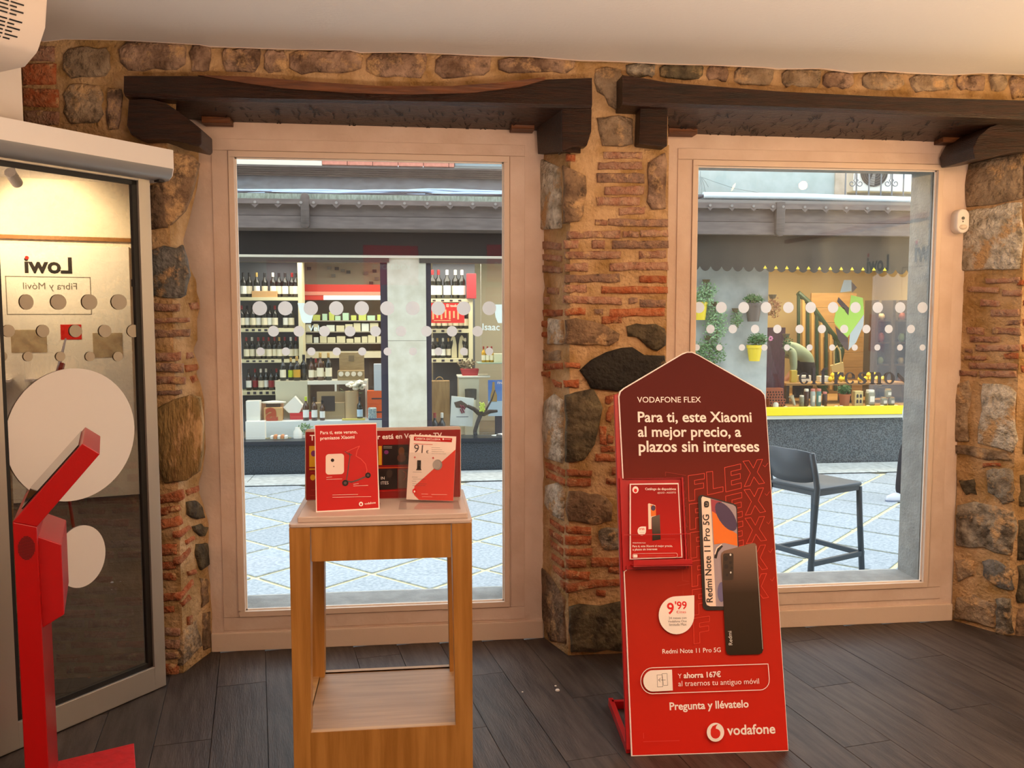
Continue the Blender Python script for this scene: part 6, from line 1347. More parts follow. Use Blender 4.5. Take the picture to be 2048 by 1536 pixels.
# tapered roof slab of the canopy
cadd(MB().add([(xat(1162, YC), YC, zat(404, YC, RX)), (xat(2300, YC), YC, zat(404, YC, RX)), (xat(2300, YB), YB, zat(392, YB, RX)), (xat(1162, YB), YB, zat(392, YB, RX))], [(0, 1, 2, 3)]), 'canopy_roof', M_slate)
pp = MB().tube([atY(1406, 391, YC+.12), atY(1600, 393.5, YC+.12), atY(1700, 397, YC+.12), atY(1860, 401.5, YC+.12)], .040, 14)
thing(pp, 'drain_pipe', mat('pipe_white', '#dfe8ea', .35), 'long white pipe lying on the canopy over the cafe', 'pipe', smooth=True)
pp = MB().tube([atY(1380, 396, YC+.1), atY(1398, 394, YC+.1), atY(1410, 391, YC+.12)], .018, 8); thing(pp, 'pipe_stub', M_mull, 'dark hose end entering the white canopy pipe', 'hose', smooth=True)
wr = MB().tube([atY(1401, 342, YB-.06), atY(1401, 352, YB-.06)], .006, 5)
for q in ((1390, 362), (1397, 385), (1403, 388), (1411, 384), (1417, 374)): wr.tube([atY(1401, 352, YB-.06), atY((1401+q[0])/2+2, (352+q[1])/2, YB-.06), atY(q[0], q[1], YB-.06)], .005, 5)
wr.tube([atY(1401, 353, YB-.06), atY(1425, 362, YB-.06), atY(1470, 377, YB-.06), atY(1530, 387, YB-.06), atY(1560, 388.5, YB-.06)], .004, 5)
thing(wr, 'wall_wires', mat('wire_grey', '#9aa39f', .6), 'bundle of thin wires fixed on the pale wall above the cafe', 'wires')
# air conditioner and balcony railing
YA = YB-.02
au = empty('air_conditioner', (xat(1760, YA), YA, zat(383, YA, 1760)), 0, 'white outdoor air conditioner with round dark fan behind the balcony railing', 'air conditioner')
radd(au, fbox(MB(), 1696, 1850, 310, 383, YA+.1, .3, 1760), 'case', M_cardw, bevel=.01)
c = atY(1749, 344, YA+.09); radd(au, MB().rod(c, c+Vector((0, .012, 0)), .175, n=32), 'fan_opening', mat('fan_dark', '#3a3836', .6))
rg = MB()
for k in range(6):
    r_ = .03+.028*k; rg.tube([c+Vector((r_*math.cos(R(a)), -.006, r_*math.sin(R(a)))) for a in range(0, 361, 20)], .0025, 4)
o = radd(au, rg, 'fan_guard', mat('guard_grey', '#77736c', .5)); o['kind'] = 'stuff'
for k in range(3):
    a = R(120*k+20); d = Vector((math.cos(a), 0, math.sin(a))); e = Vector((-math.sin(a), 0, math.cos(a))); radd(au, MB().prism([c+Vector((0, -.003, 0))+d*.02-e*.015, c+Vector((0, -.003, 0))+d*.16-e*.05, c+Vector((0, -.003, 0))+d*.16+e*.03, c+Vector((0, -.003, 0))+d*.02+e*.015], (0, .003, 0)), 'fan_blade', mat('blade_grey', '#8f8b84', .5))
ra = empty('balcony_railing', (xat(1760, YA-.1), YA-.1, zat(400, YA-.1, 1760)), 0, 'grey iron balcony railing with scrolls above the cafe', 'railing')
M_iron = mat('iron_grey', '#74777a', .5)
for x in (1690, 1712, 1737, 1761, 1783, 1806, 1829): p = atY(x, 400, YA-.12); radd(ra, MB().rod((p.x, YA-.12, zat(400, YA-.12, x)), (p.x, YA-.12, zat(300, YA-.12, x)), .009, n=6), 'bar', M_iron)
radd(ra, fbox(MB(), 1686, 1850, 397.5, 400, YA-.14, .03, 1760), 'bottom_rail', M_iron); radd(ra, fbox(MB(), 1686, 1850, 298, 301, YA-.14, .03, 1760), 'top_rail', M_iron)
for xc, s_ in ((1712, 1), (1783, 1)):
    for sg in (-1, 1):
        P = []
        for i in range(16): t = i/15; a = R(-60+420*t); r_ = (7-4.5*t); P.append(atY(xc+sg*(8)+sg*r_*math.cos(a)*-1, 367+r_*math.sin(a), YA-.125))
        P = [atY(xc+sg*1, 342, YA-.125), atY(xc+sg*2, 358, YA-.125)]+P; radd(ra, MB().tube(P, .006, 5), 'scroll', M_iron)
# scalloped valance under the fascia
va = MB(); YV = YC+.12; x = 1380; n_ = 0; top_ = 469
P = []
xs_ = [1378+21.75*i for i in range(24)]
for i, x in enumerate(xs_[:-1]):
    for k in range(7): t = k/6; P.append((x+21.75*t, 532+(x-1378)*.018+9.5*math.sin(math.pi*t)**.7))
vs = [atY(x, y, YV) for x, y in P]; tops = [Vector((v.x, YV, zat(469, YV, RX))) for v in vs]
k = len(vs); va.add(vs+tops, [(i, i+1, k+i+1, k+i) for i in range(k-1)])
cadd(va, 'awning_valance', mat('awning_olive', '#38342b', .8, '#302c25', scale=4))
vs = [atY(x, y+1.2, YV+.01) for x, y in P]; 
tips = MB()
for i, x in enumerate(xs_[:-1]):
    if 7 <= i <= 18: y = 532+(x-1378)*.018; tips.add([atY(x-4, y+2.5, YV-.004), atY(x+4, y+2.5, YV-.004), atY(x, y-4, YV-.004)], [(0, 1, 2)])
o = cadd(tips, 'piping', mat('piping_yellow', '#e8cf3c', .6))
# window of the cafe
cadd(MB().quad((xat(1535, YB+.05), YB+.05, zat(815, YB+.05, RX)), (xat(1850, YB+.05), YB+.05, zat(815, YB+.05, RX)), (xat(1850, YB+.05), YB+.05, zat(500, YB+.05, RX)), (xat(1535, YB+.05), YB+.05, zat(500, YB+.05, RX))), 'glass_pane', M_sglass)
cp('top_panel', mat('olive_panel', '#4a4438', .7), 1534, 1850, 440, 500, YB, .1, RX)
# big serif lettering on the glass
M_let = mat('letter_brown', '#2a1a18', .6); YT = YB+.04
def stroke(pts, w, y0=0):
    return pts
def serif(name, shapes):
    mb = MB()
    for s_ in shapes: mb.prism([atY(x, y, YT) for x, y in s_], (0, .003, 0))
    return mb
def ring(cx, cy, rx, ry, t1, t2, a0=0, a1=360, n=20):
    """crescent stroke: thick at the sides, thin at top and bottom"""
    out = []
    for i in range(n):
        a, b = R(a0+(a1-a0)*i/n), R(a0+(a1-a0)*(i+1)/n); q = []
        for t, k in ((a, 1), (b, 1), (b, 0), (a, 0)):
            th = t2+(t1-t2)*abs(math.cos(t)); q.append((cx+(rx-(0 if k else th))*math.cos(t), cy-(ry-(0 if k else th))*math.sin(t)))
        out.append(q)
    return out
def stem(x, w, y0, y1, sf=2.5): return [[(x-w/2, y0), (x+w/2, y0), (x+w/2, y1), (x-w/2, y1)], [(x-w/2-sf, y1-1.2), (x+w/2+sf, y1-1.2), (x+w/2+sf, y1+.6), (x-w/2-sf, y1+.6)], [(x-w/2-sf*.8, y0-.6), (x+w/2, y0-.6), (x+w/2, y0+1.2), (x-w/2-sf*.8, y0+1.2)]]
let = {}
let['e'] = ring(1608, 756.5, 10.5, 12, 5, 1.4, 20, 325)+[[(1602, 755.5), (1618.5, 755.5), (1618.5, 757.5), (1602, 757.5)]]+[[(1612, 756), (1618.4, 756), (1617, 749), (1612, 748)]]
let['l'] = stem(1628, 6, 736, 768)
let['f'] = stem(1646, 6, 742, 768)+[[(1640, 745), (1655, 745), (1655, 747), (1640, 747)], [(1643, 742), (1647, 736), (1654, 735), (1656, 739), (1650, 740), (1649, 743)]]
let['r'] = stem(1672, 6.5, 745, 768)+[[(1675, 750), (1680, 744.5), (1687, 745), (1687, 751), (1681, 750), (1676, 756)]]
let['e2'] = ring(1700, 756.5, 10.5, 12, 5, 1.4, 20, 325)+[[(1694, 755.5), (1710.5, 755.5), (1710.5, 757.5), (1694, 757.5)]]+[[(1704, 756), (1710.4, 756), (1709, 749), (1704, 748)]]
let['s'] = [[(1733, 744.5), (1732, 752), (1730, 748), (1725, 746.5), (1722, 749), (1724, 753), (1731, 757), (1734, 762), (1730, 767.5), (1722, 769), (1716, 768), (1716, 760), (1719, 765), (1724, 767), (1727, 764), (1724, 760), (1718, 756), (1716, 750), (1720, 745), (1727, 744)]]
let['n'] = stem(1745, 6.5, 745, 768)+stem(1759, 6.5, 749, 768, 2)[:2]+[[(1748, 750), (1753, 745), (1760, 744.5), (1762.2, 750), (1756, 748.5), (1749, 754)]]
let['o'] = ring(1779, 756.5, 10.8, 12, 5.5, 1.4)
let['s2'] = [[(x+83, y) for x, y in let['s'][0]]]
for k, s_ in let.items():
    if k in ('s', 's2'):
        x0 = 83 if k == 's2' else 0
        sh = [[(1733, 744.5), (1732, 752), (1730, 748), (1727, 744)], [(1730, 748), (1725, 746.5), (1720, 745), (1727, 744)], [(1725, 746.5), (1722, 749), (1716, 750), (1720, 745)], [(1722, 749), (1724, 753), (1718, 756), (1716, 750)], [(1724, 753), (1731, 757), (1724, 760), (1718, 756)], [(1731, 757), (1734, 762), (1727, 764), (1724, 760)], [(1734, 762), (1730, 767.5), (1724, 767), (1727, 764)], [(1730, 767.5), (1722, 769), (1719, 765), (1724, 767)], [(1722, 769), (1716, 768), (1716, 760), (1719, 765)]]
        s_ = [[(x+x0, y) for x, y in q] for q in sh]
    if k == 's2': s_ = [[(1797, 746), (1804, 752), (1816, 766), (1812, 769), (1802, 759), (1796, 752)]]
    cadd(serif(k, s_), 'glass_letter', M_let)
# logo shapes on the glass
M_lg, M_lgr, M_lbr = mat('decal_green', '#a5c64c', .5), mat('decal_grey', '#b3b5b0', .5), mat('decal_brown', '#4e3a35', .5)
for pts, m in (([(1668, 640), (1674, 612), (1690, 616), (1697, 630), (1702, 590), (1726, 596), (1728, 628), (1697, 672), (1694, 676), (1670, 648)], M_lg), ([(1700, 668), (1728, 629), (1727, 650), (1712, 685), (1697, 700)], M_lgr), ([(1670, 652), (1696, 676), (1697, 702), (1690, 698), (1676, 678)], M_lbr), ([(1677, 594), (1698, 616), (1697, 631), (1674, 603)], M_lbr), ([(1703, 563), (1714, 575), (1704, 586)], M_lbr), ([(1688, 560), (1703, 560), (1703, 582), (1680, 585)], M_lgr)):
    cadd(MB().prism([atY(x, y, YT+.004) for x, y in pts], (0, .002, 0)), 'glass_decal', m)
# cafe room
zf = zat(815, YB+.3, RX); RC = empty('cafe_room', (xat(1680, YB), 11, zf), 0, 'warm lit inside of the cafe', 'room'); bpy.data.objects.remove(RC)
M_cwall = mat('cafe_wall', '#d5c18f', .8); M_wstep = mat('stair_wood', '#b58a4e', .6, '#a37a40', scale=3, stretch=(1, 1, 8)); M_gpaint = mat('dark_green_paint', '#1f3a22', .4)
X0, X1 = xat(1500, YB), xat(1850, YB+.3)+.9
ZT = zat(495, YB+.3, RX)
structure(MB().box((X0, YB+.3, zf-.1), (X1, 13.4, zf)), 'floor', M_wstep); structure(MB().box((X0, 13.4, zf), (X1, 13.5, ZT)).box((X0-.1, YB+.3, zf), (X0, 13.4, ZT)).box((X1, YB+.3, zf), (X1+.1, 13.4, ZT)), 'wall_back', M_cwall); structure(MB().box((X0, YB+.3, ZT), (X1, 13.4, ZT+.1)), 'ceiling', M_cwall)
lit('cafe_light', xat(1690, 11.4), 11.5, ZT-.02, 1.6, 1.2, 85, (1.0, .84, .58))
# staircase
YX = 12.3
stc = empty('staircase', (xat(1660, YX), YX, zf), 0, 'wooden staircase with dark green balustrade inside the cafe', 'staircase')
for k in range(7):
    y0 = 585+k*30; radd(stc, MB().box((xat(1620+k*12, YX+.3), YX+.3, zat(y0+30, YX+.3, RX)), (xat(1640+k*16+70, YX+.3), YX+.34, zat(y0+.8, YX+.3, RX))), 'tread_board', M_wstep, bevel=.004)
rail = [(1596, 586), (1620, 607), (1652, 652), (1682, 690)]
radd(stc, MB().tube([atY(x, y, YX) for x, y in rail], .04, 8), 'handrail', M_gpaint); radd(stc, MB().tube([atY(x, y+135, YX) for x, y in rail[:3]], .05, 8), 'string', M_gpaint)
for k in range(9):
    x = 1597+k*9.2; y = lerp([(b, a) for a, b in rail], x)+3; a, b = atY(x, y, YX), atY(x, y+min(140, 175-k*9), YX)
    radd(stc, MB().rod(a, b, .026, n=8), 'baluster', M_gpaint if k % 2 == 0 else mat('baluster_wood', '#b8904f', .5))
a = atY(1681, 684, YX); radd(stc, MB().lathe([(.05, zat(760, YX, RX)), (.055, zat(735, YX, RX)), (.035, zat(722, YX, RX)), (.06, zat(705, YX, RX)), (.06, zat(698, YX, RX)), (.035, zat(694, YX, RX)), (.05, zat(688, YX, RX)), (.02, zat(684, YX, RX))], (a.x, YX, 0), 12), 'newel_post', M_gpaint, smooth=True)
thing(fbox(MB(), 1534, 1570, 655, 815, YB+.5, .03, RX), 'purple_curtain', mat('curtain_purple', '#43202c', .8, '#5a3040', scale=12, stretch=(8, 1, 1)), 'dark purple curtain at the left of the cafe window', 'curtain')
cbn = empty('dark_cupboard', (xat(1790, 11.6), 11.6, zf), 0, 'dark glazed cupboard with pottery at the right of the cafe window', 'cupboard')
M_dkw = mat('cupboard_wood', '#40321f', .5)
radd(cbn, fbox(MB(), 1748, 1850, 600, 812, 11.85, .03, RX), 'back', mat('cupboard_inside', '#7b6a4a', .6))
for x in (1749, 1783, 1818): radd(cbn, fbox(MB(), x, x+6, 600, 812, 11.55, .3, RX), 'stile', M_dkw)
for k, y in enumerate((640, 685, 730, 775)):
    radd(cbn, fbox(MB(), 1752, 1850, y, y+3, 11.6, .25, RX), 'shelf', M_dkw); z = zat(y, 11.6, RX)
    for q in range(3):
        x = 1762+q*21; h = (.09, .13, .1, .12)[(k+q) % 4]; thing(MB().lathe([(.03, 0), (.05, h*.4), (.045, h*.7), (.025, h), (.02, h)], (xat(x, 11.7), 11.72, z), 12), 'pottery_jar', [mat('pot_cream', '#cbb98a', .5), mat('pot_green', '#7f9a6a', .5), mat('pot_rust', '#a3512c', .5)][(k*2+q) % 3], '%s pottery jar on the %s shelf of the dark cupboard' % (['left', 'middle', 'right'][q], ['top', 'second', 'third', 'lowest'][k]), 'jar', 'pottery jars in the dark cupboard', smooth=True)
# counter shelf with fruit
YH = 11.0; zh = zat(766, YH, RX)
shf = thing(MB().box((xat(1571, YH), YH-.05, zh-.03), (xat(1812, YH), YH+.35, zh)), 'wooden_counter', M_wstep, 'narrow wooden counter board with fruit behind the cafe letters', 'counter', bevel=.004)
for x in (1575, 1700, 1806): mb = MB().box((xat(x, YH), YH, zf), (xat(x, YH)+.04, YH+.3, zh-.03)); mb.v = [v-Vector(shf.location) for v in mb.v]; mb.build('leg', M_dkw, shf)
random.seed(12); M_lemon = mat('lemon_yellow', '#e5d028', .4)
for k, (x, dy) in enumerate(((1662, 0), (1672, 0), (1684, 0), (1692, 0), (1667, .05), (1679, .05), (1722, 0), (1733, 0), (1744, 0), (1756, 0), (1768, 0), (1739, .05), (1750, .05))):
    thing(MB().lathe([(.004, -.038), (.02, -.03), (.034, 0), (.02, .03), (.004, .038)], (xat(x, YH+.1+dy), YH+.1+dy, zh+.038+(.05 if dy else 0)), 10), 'lemon', M_lemon, 'yellow lemon, %s in the %s heap on the cafe counter' % (['first', 'second', 'third', 'fourth', 'upper left', 'upper right', 'first', 'second', 'third', 'fourth', 'fifth', 'upper left', 'upper right'][k], 'left' if k < 6 else 'right'), 'fruit', 'lemons on the cafe counter', smooth=True)
thing(MB().box((xat(1641, YH+.1), YH+.1, zh), (xat(1660, YH+.1), YH+.2, zh+.08)), 'white_packet', M_cardw, 'white packet behind the letter l on the cafe counter', 'package', bevel=.004)
thing(MB().box((xat(1600, YH+.12), YH+.12, zh), (xat(1624, YH+.12), YH+.22, zh+.09)), 'white_packet', M_cardw, 'white packet behind the first letter e on the cafe counter', 'package', bevel=.004)
thing(MB().box((xat(1584, YH+.1), YH+.1, zh), (xat(1596, YH+.1), YH+.16, zh+.16)), 'yellow_carton', mat('carton_yellow', '#d9c24a', .5), 'yellow juice carton left of the white packet on the cafe counter', 'carton', bevel=.004)
ba = thing(MB().prism([atY(x, y, YH+.3) for x, y in ((1662, 731), (1687, 724), (1689, 748), (1666, 752))], (0, .04, 0)), 'tote_bag', mat('tote_cream', '#d3bd88', .8), 'cream tote bag hanging on the newel post', 'bag', bevel=.006)
P = [atY(x, y, YH+.3)-Vector(ba.location) for x, y in ((1668, 730), (1668, 700), (1674, 692), (1680, 702), (1682, 726))]; MB().tube(P, .01, 6).build('strap', mat('tote_cream', '#d3bd88', .8), ba)
# sill goods
ZL = zf
M_hb = mat('hollow_brick', '#a35a40', .9, bump=.3, scale=60); M_hole = mat('brick_hole', '#2b1610', .9)
YL = 10.56
for k, (y0, y1) in enumerate(((776, 797), (797.5, 815))):
    z1 = zat(y0, YL, RX); z0 = zat(y1, YL, RX) if k == 0 else ZL; x0, x1 = (1534, 1569) if k == 0 else (1540, 1574)
    if k == 0: z0 = zat(797.5, YL, RX)
    hbk = thing(MB().box((xat(x0, YL), YL, z0), (xat(x1, YL), YL+.12, z1 if k == 0 else zat(797.5, YL, RX))), 'hollow_brick', M_hb, ['upper hollow brick of the pair at the left of the cafe sill', 'lower hollow brick of the pair at the left of the cafe sill'][k], 'brick', 'hollow bricks on the cafe sill', bevel=.003)
    for r_ in range(3):
        for q in range(6):
            c = Vector((xat(x0+3.2+q*5.6+(r_ % 2)*1.5, YL), YL-.001, z0+.022+r_*.033))
            MB().rod(c-Vector(hbk.location), c+Vector((0, .003, 0))-Vector(hbk.location), .011, n=8).build('hole', M_hole, hbk)
def jar(x, r, h, m, lidm, label, Y=YL+.08, z=None, lab=None, name='glass_jar'):
    z = ZL if z is None else z; root = empty(name, (xat(x, Y), Y, z), 0, label, 'jar')
    MB().lathe([(r*.9, 0), (r, .01), (r, h*.82), (r*.8, h*.88)], (0, 0, 0), 14).build('glass', m, root, smooth=True); MB().lathe([(r*.86, h*.87), (r*.86, h), (r*.8, h*1.01)], (0, 0, 0), 14).build('lid', lidm, root, smooth=True)
    if lab: MB().prism([(-r*.5, -r*1.03, h*.25), (r*.5, -r*1.03, h*.25), (r*.5, -r*1.03, h*.62), (-r*.5, -r*1.03, h*.62)], (0, .004, 0)).build('label', lab, root)
    return root
M_jg = mat('jar_glass', '#8d8b70', .2); M_jg2 = mat('jar_dark', '#4a2a1c', .2)
jar(1743, .06, .20, M_jg, M_cardw, 'large glass jar with white label on the cafe sill', lab=M_cardw)
jar(1771, .042, .105, M_jg, M_capg, 'lower left small jar of the three stacked on the cafe sill', lab=M_cardw); jar(1786, .042, .105, M_jg, M_capg, 'lower right small jar of the three stacked on the cafe sill', lab=M_cardw); jar(1779, .042, .105, M_jg, M_capg, 'small jar on top of the two others on the cafe sill', z=ZL+.107, lab=M_cardw)
for k, (x, m, h) in enumerate(((1606, M_jg, .14), (1615, M_jg2, .22), (1628, M_wgp, .22), (1640, mat('bottle_teal', '#5f8f88', .3), .22), (1652, M_jg2, .18))):
    jar(x, .032, h, m, M_cardw if k < 2 else mat('cap_pink', '#d9857c', .5), ['squat glass jar, first right of the trowel on the cafe sill', 'brown sauce jar with pale lid on the cafe sill', 'clear bottle with pink cap and white label on the cafe sill', 'teal bottle with pink cap on the cafe sill', 'small dark jar left of the terracotta pot'][k], lab=M_cardw if k in (2, 3) else None, name='sauce_bottle')
def pot(root, r0, r1, h, m, rim=.02, z=0):
    MB().lathe([(r0, z), (r1, z+h-rim), (r1*1.1, z+h-rim), (r1*1.12, z+h), (r1*.98, z+h), (r1*.9, z+h-.02)], (0, 0, 0), 20).build('pot', m, root, smooth=True)
pt = empty('potted_herb', (xat(1692, YL+.1), YL+.1, ZL), 0, 'terracotta pot of dark green herb on the cafe sill', 'potted plant'); pot(pt, .055, .07, .15, mat('terracotta', '#b06a4a', .8)); bush('foliage', (0, 0, .21), .085, .07, .07, 260, M_leafd, .035, par=pt)
hs = empty('house_lantern', (xat(1718, YL+.08), YL+.08, ZL), 0, 'cream house-shaped lantern with arched openings on the cafe sill', 'lantern'); MB().box((-.055, -.04, 0), (.055, .04, .19)).build('body', mat('lantern_cream', '#d8c288', .7), hs, bevel=.004)
for sx in (-1, 1):
    for z in (.035, .105): MB().prism([(sx*.022-.014, -.042, z), (sx*.022+.014, -.042, z), (sx*.022+.014, -.042, z+.035), (sx*.022, -.042, z+.05), (sx*.022-.014, -.042, z+.035)], (0, .003, 0)).build('opening', M_mull, hs)
for k, (x0, x1, y0, y1) in enumerate(((1547, 1560, 786, 797.5),)): thing(MB().lathe([(.035, 0), (.035, .05), (.02, .07)], (xat(1554, YL-.07), YL-.07, ZL+.0), 12), 'white_cup', M_cardw, 'small white cup before the hollow bricks', 'cup', smooth=True)
tw = MB().tube([atY(1582, 792, YL+.02), atY(1586, 800, YL+.02), Vector((xat(1592, YL), YL+.0, ZL+.02))], [.035, .022, .016], 10); thing(tw, 'garden_trowel', mat('trowel_metal', '#b9b6a0', .35, metal=.4), 'pale garden trowel leaning on the cafe sill right of the bricks', 'trowel', smooth=True)
for k, x in enumerate((1574, 1622, 1648, 1676, 1686, 1740, 1768, 1796)): thing(MB().lathe([(.02, 0), (.03, .01), (.02, .022)], (xat(x, YL-.1), YL-.1, ZL), 8), 'white_pebble', M_cardw, 'white pebble %s along the front of the cafe sill' % ORD[k], 'pebble', 'white pebbles on the cafe sill', smooth=True)
# plants on the concrete wall
YQ = YB-.11
def wallpot(x, ytop, ybot, w, m, label, foliage, fcol, fr, n, sz):
    r = w/2*YQ/FPX; zb_ = zat(ybot, YQ, x); zt2 = zat(ytop, YQ, x); root = empty('wall_pot', (xat(x, YQ), YQ, zb_), 0, label, 'potted plant'); pot(root, r*.72, r, zt2-zb_, m, .035); bush('foliage', (foliage[0], -.02, zt2-zb_+foliage[1]), fr[0], .09, fr[1], n, fcol, sz, par=root); return root
w1 = wallpot(1509, 690, 722, 30, mat('pot_yellow', '#e3c32a', .5), 'yellow wall pot with leafy green plant and pink flower beside the cafe window', (.02, .06), M_leafd, (.13, .07), 330, .04)
fl_ = MB()
for k in range(7): a = R(k*51); fl_.lathe([(.004, -.01), (.016, 0), (.004, .012)], (.17+.02*math.cos(a), -.06, .27+.02*math.sin(a)), 7)
fl_.build('pink_flower', mat('petal_pink', '#e088a8', .6), w1, smooth='all')
wallpot(1505, 606, 643, 32, mat('pot_grey_brown', '#5b5048', .5), 'dark grey wall pot with low green plant above the yellow pot', (0, .04), M_leafd, (.12, .06), 240, .04)
wallpot(1400, 604, 640, 26, mat('pot_yellow', '#e3c32a', .5), 'half hidden wall pot with trailing plant at the left edge of the right window', (.02, .03), M_leafl, (.14, .1), 260, .04)
for k, (x, y, rx, rz_, n, m, l) in enumerate(((1415, 580, .14, .10, 260, M_leafl, 'pale feathery plant high on the concrete wall by the cafe'), (1432, 645, .16, .26, 700, M_leafl, 'trailing pale green fern in the middle of the concrete wall'), (1418, 705, .22, .20, 760, M_leaf, 'drooping green fern just above the advertising board peak'), (1474, 640, .07, .12, 160, M_leaf, 'thin trailing plant between the fern and the dark pot'), (1548, 615, .08, .14, 200, mat('leaf_rust', '#a8704a', .7), 'rust coloured trailing plant at the edge of the cafe window'), (1575, 690, .05, .12, 130, M_leafd, 'narrow green plant behind the cafe glass'))):
    p = atY(x, y, YQ if k != 5 else YB+.3); root = empty('trailing_plant', p, 0, l, 'plant'); bush('foliage', (0, 0, 0), rx, .08, rz_, n, m, .035, par=root); MB().tube([Vector((0, .05, rz_*.8)), Vector((0, .0, 0)), Vector((.01, -.02, -rz_*.8))], .005, 5).build('stem', mat('stem_brown', '#6a5a40', .8), root)
    MB().lathe([(.03, 0), (.05, .05), (.045, .05)], (0, .05, rz_*.75), 10).build('holder', mat('stem_brown', '#6a5a40', .8), root)
# ------------------------------------------------------------------ bar stool in the street
zseat = ZS+.76
sc_ = atZ(1631, 961, zseat); stl = empty('bar_stool', (sc_.x, sc_.y, ZS), R(25), 'dark grey moulded plastic bar stool standing in the street outside the right window', 'bar stool')
M_st = mat('stool_plastic', '#3f4953', .42, bump=.05, scale=300)
hx_, hy_ = .205, .19; zs_ = .76
MB().prism([(x, y, zs_-.022) for x, y in rrect(hx_+.02, hy_+.01, .03)], (0, 0, .022)).build('seat', M_st, stl, bevel=.006, smooth=True)
MB().prism([(x, y, zs_-.05) for x, y in rrect(hx_+.012, hy_+.002, .03)], (0, 0, .03)).build('apron', M_st, stl)
for sx in (-1, 1):
    for sy in (-1, 1):
        if sx > 0: P = [(sx*(hx_+.035), sy*(hy_+.02), 0), (sx*(hx_+.012), sy*(hy_-.004), .5), (sx*(hx_+.002), sy*(hy_-.010), zs_-.03)]
        else: P = [(sx*(hx_+.09), sy*(hy_+.02), 0), (sx*(hx_+.045), sy*(hy_+.004), .45), (sx*(hx_+.01), sy*(hy_-.0), zs_-.0), (sx*(hx_+.025), sy*(hy_-.002), zs_+.08), (sx*(hx_+.055), sy*(hy_-.012), zs_+.225)]
        MB().tube(P, .019, 8).build('leg', M_st, stl, smooth='all')
mb = MB(); n_ = 12
for i in range(n_+1):
    t = -1+2*i/n_; y = t*(hy_+.005); bow = -.055*(1-t*t)
    for (z, dx) in ((zs_+.025+.03*(abs(t)**4), -.0), (zs_+.12, -.02), (zs_+.24-.02*(abs(t)**4), -.045)):
        mb.v.append(Vector((-(hx_+.012)+dx+bow, y, z))); 
for i in range(n_):
    for k in range(2): mb.f.append((i*3+k, i*3+k+1, i*3+3+k+1, i*3+3+k)); mb.m.append(0)
bo = mb.build('backrest', M_st, stl, smooth='all'); md = bo.modifiers.new('thickness', 'SOLIDIFY'); md.thickness = .014
zz = .27
def bx_(a, b): d = (Vector(b)-Vector(a)).normalized(); s_ = Vector((-d.y, d.x, 0))*.012; return MB().prism([Vector(a)-s_, Vector(b)-s_, Vector(b)+s_, Vector(a)+s_], (0, 0, .034))
xf, xr = hx_+.02, -(hx_+.062)
for a, b in (((xf, -hy_-.008, zz), (xf, hy_+.008, zz)), ((xr, -hy_-.008, zz), (xf+.02, -hy_-.008, zz)), ((xr, hy_+.008, zz), (xf+.02, hy_+.008, zz)), ((xr, -hy_-.008, zz+.05), (xr, hy_+.008, zz+.05))): bx_(a, b).build('footrest', M_st, stl, bevel=.004)
# ------------------------------------------------------------------ people
def figure(name, loc, rz, joints, bones, mats_, label, parts=None):
    """one continuous skinned body: joints {name: (x,y,z,r)}, bones [(a,b)]"""
    names = list(joints); me = bpy.data.meshes.new(name)
    me.from_pydata([joints[n][:3] for n in names], [(names.index(a), names.index(b)) for a, b in bones], [])
    o = link(name, me); sk = o.modifiers.new('skin', 'SKIN'); 
    for i, n in enumerate(names): r_ = joints[n][3]; me.skin_vertices[0].data[i].radius = r_ if isinstance(r_, tuple) else (r_, r_)
    me.skin_vertices[0].data[0].use_root = True; sk.use_smooth_shade = True
    sb_ = o.modifiers.new('sub', 'SUBSURF'); sb_.levels = 2; sb_.render_levels = 2
    dg = bpy.context.evaluated_depsgraph_get(); m2 = bpy.data.meshes.new_from_object(o.evaluated_get(dg)); o.modifiers.clear(); o.data = m2
    for m, f in mats_: m2.materials.append(m)
    for p in m2.polygons:
        c = p.center; idx = 0
        for k, (m, f) in enumerate(mats_):
            if f(c): idx = k
        p.material_index = idx; p.use_smooth = True
    o.location = loc; o.rotation_euler = (0, 0, rz); return tag(o, label, 'person')
M_skin = mat('skin', '#c99378', .6); M_shirtw = mat('white_shirt', '#e9f0f4', .8); M_trk = mat('black_trousers', '#1d1c24', .8); M_hair = mat('brown_hair', '#33241a', .7); M_shg = mat('green_shirt', '#8ea08c', .8)
def hand(j, b, w, pre, s, dirv=(0, 0, -1)):
    pass
# pedestrian: walking along the street, mostly hidden by the window jamb
fp = atZ(1781, 1003, ZS)
J = {'pelvis': (0, 0, .93, (.15, .11)), 'belly': (0, 0, 1.05, (.145, .11)), 'chest': (0, 0, 1.25, (.165, .12)), 'neckb': (0, 0, 1.42, (.07, .06)), 'neck': (.005, 0, 1.50, .052), 'jaw': (.02, 0, 1.56, (.066, .07)), 'skull': (.005, 0, 1.65, (.082, .098)), 'crown': (0, 0, 1.73, (.055, .065)),
     'shl': (0, .17, 1.38, .062), 'ell': (.05, .24, 1.12, .05), 'wrl': (.22, .25, .92, .036), 'pall': (.26, .25, .87, (.036, .018)), 'shr': (0, -.17, 1.38, .062), 'elr': (-.08, -.24, 1.12, .046), 'wrr': (-.16, -.27, .90, .03), 'palr': (-.18, -.27, .84, (.036, .018)),
     'hipl': (.02, .09, .88, .095), 'knl': (.25, .09, .50, .068), 'anl': (.305, .09, .10, .047), 'hell': (.27, .09, .05, .04), 'toel': (.40, .09, .03, .033), 'hipr': (-.02, -.09, .88, .095), 'knr': (-.06, -.09, .48, .068), 'anr': (-.26, -.09, .12, .045), 'herl': (-.29, -.09, .07, .04), 'toer': (-.13, -.09, .032, .033)}
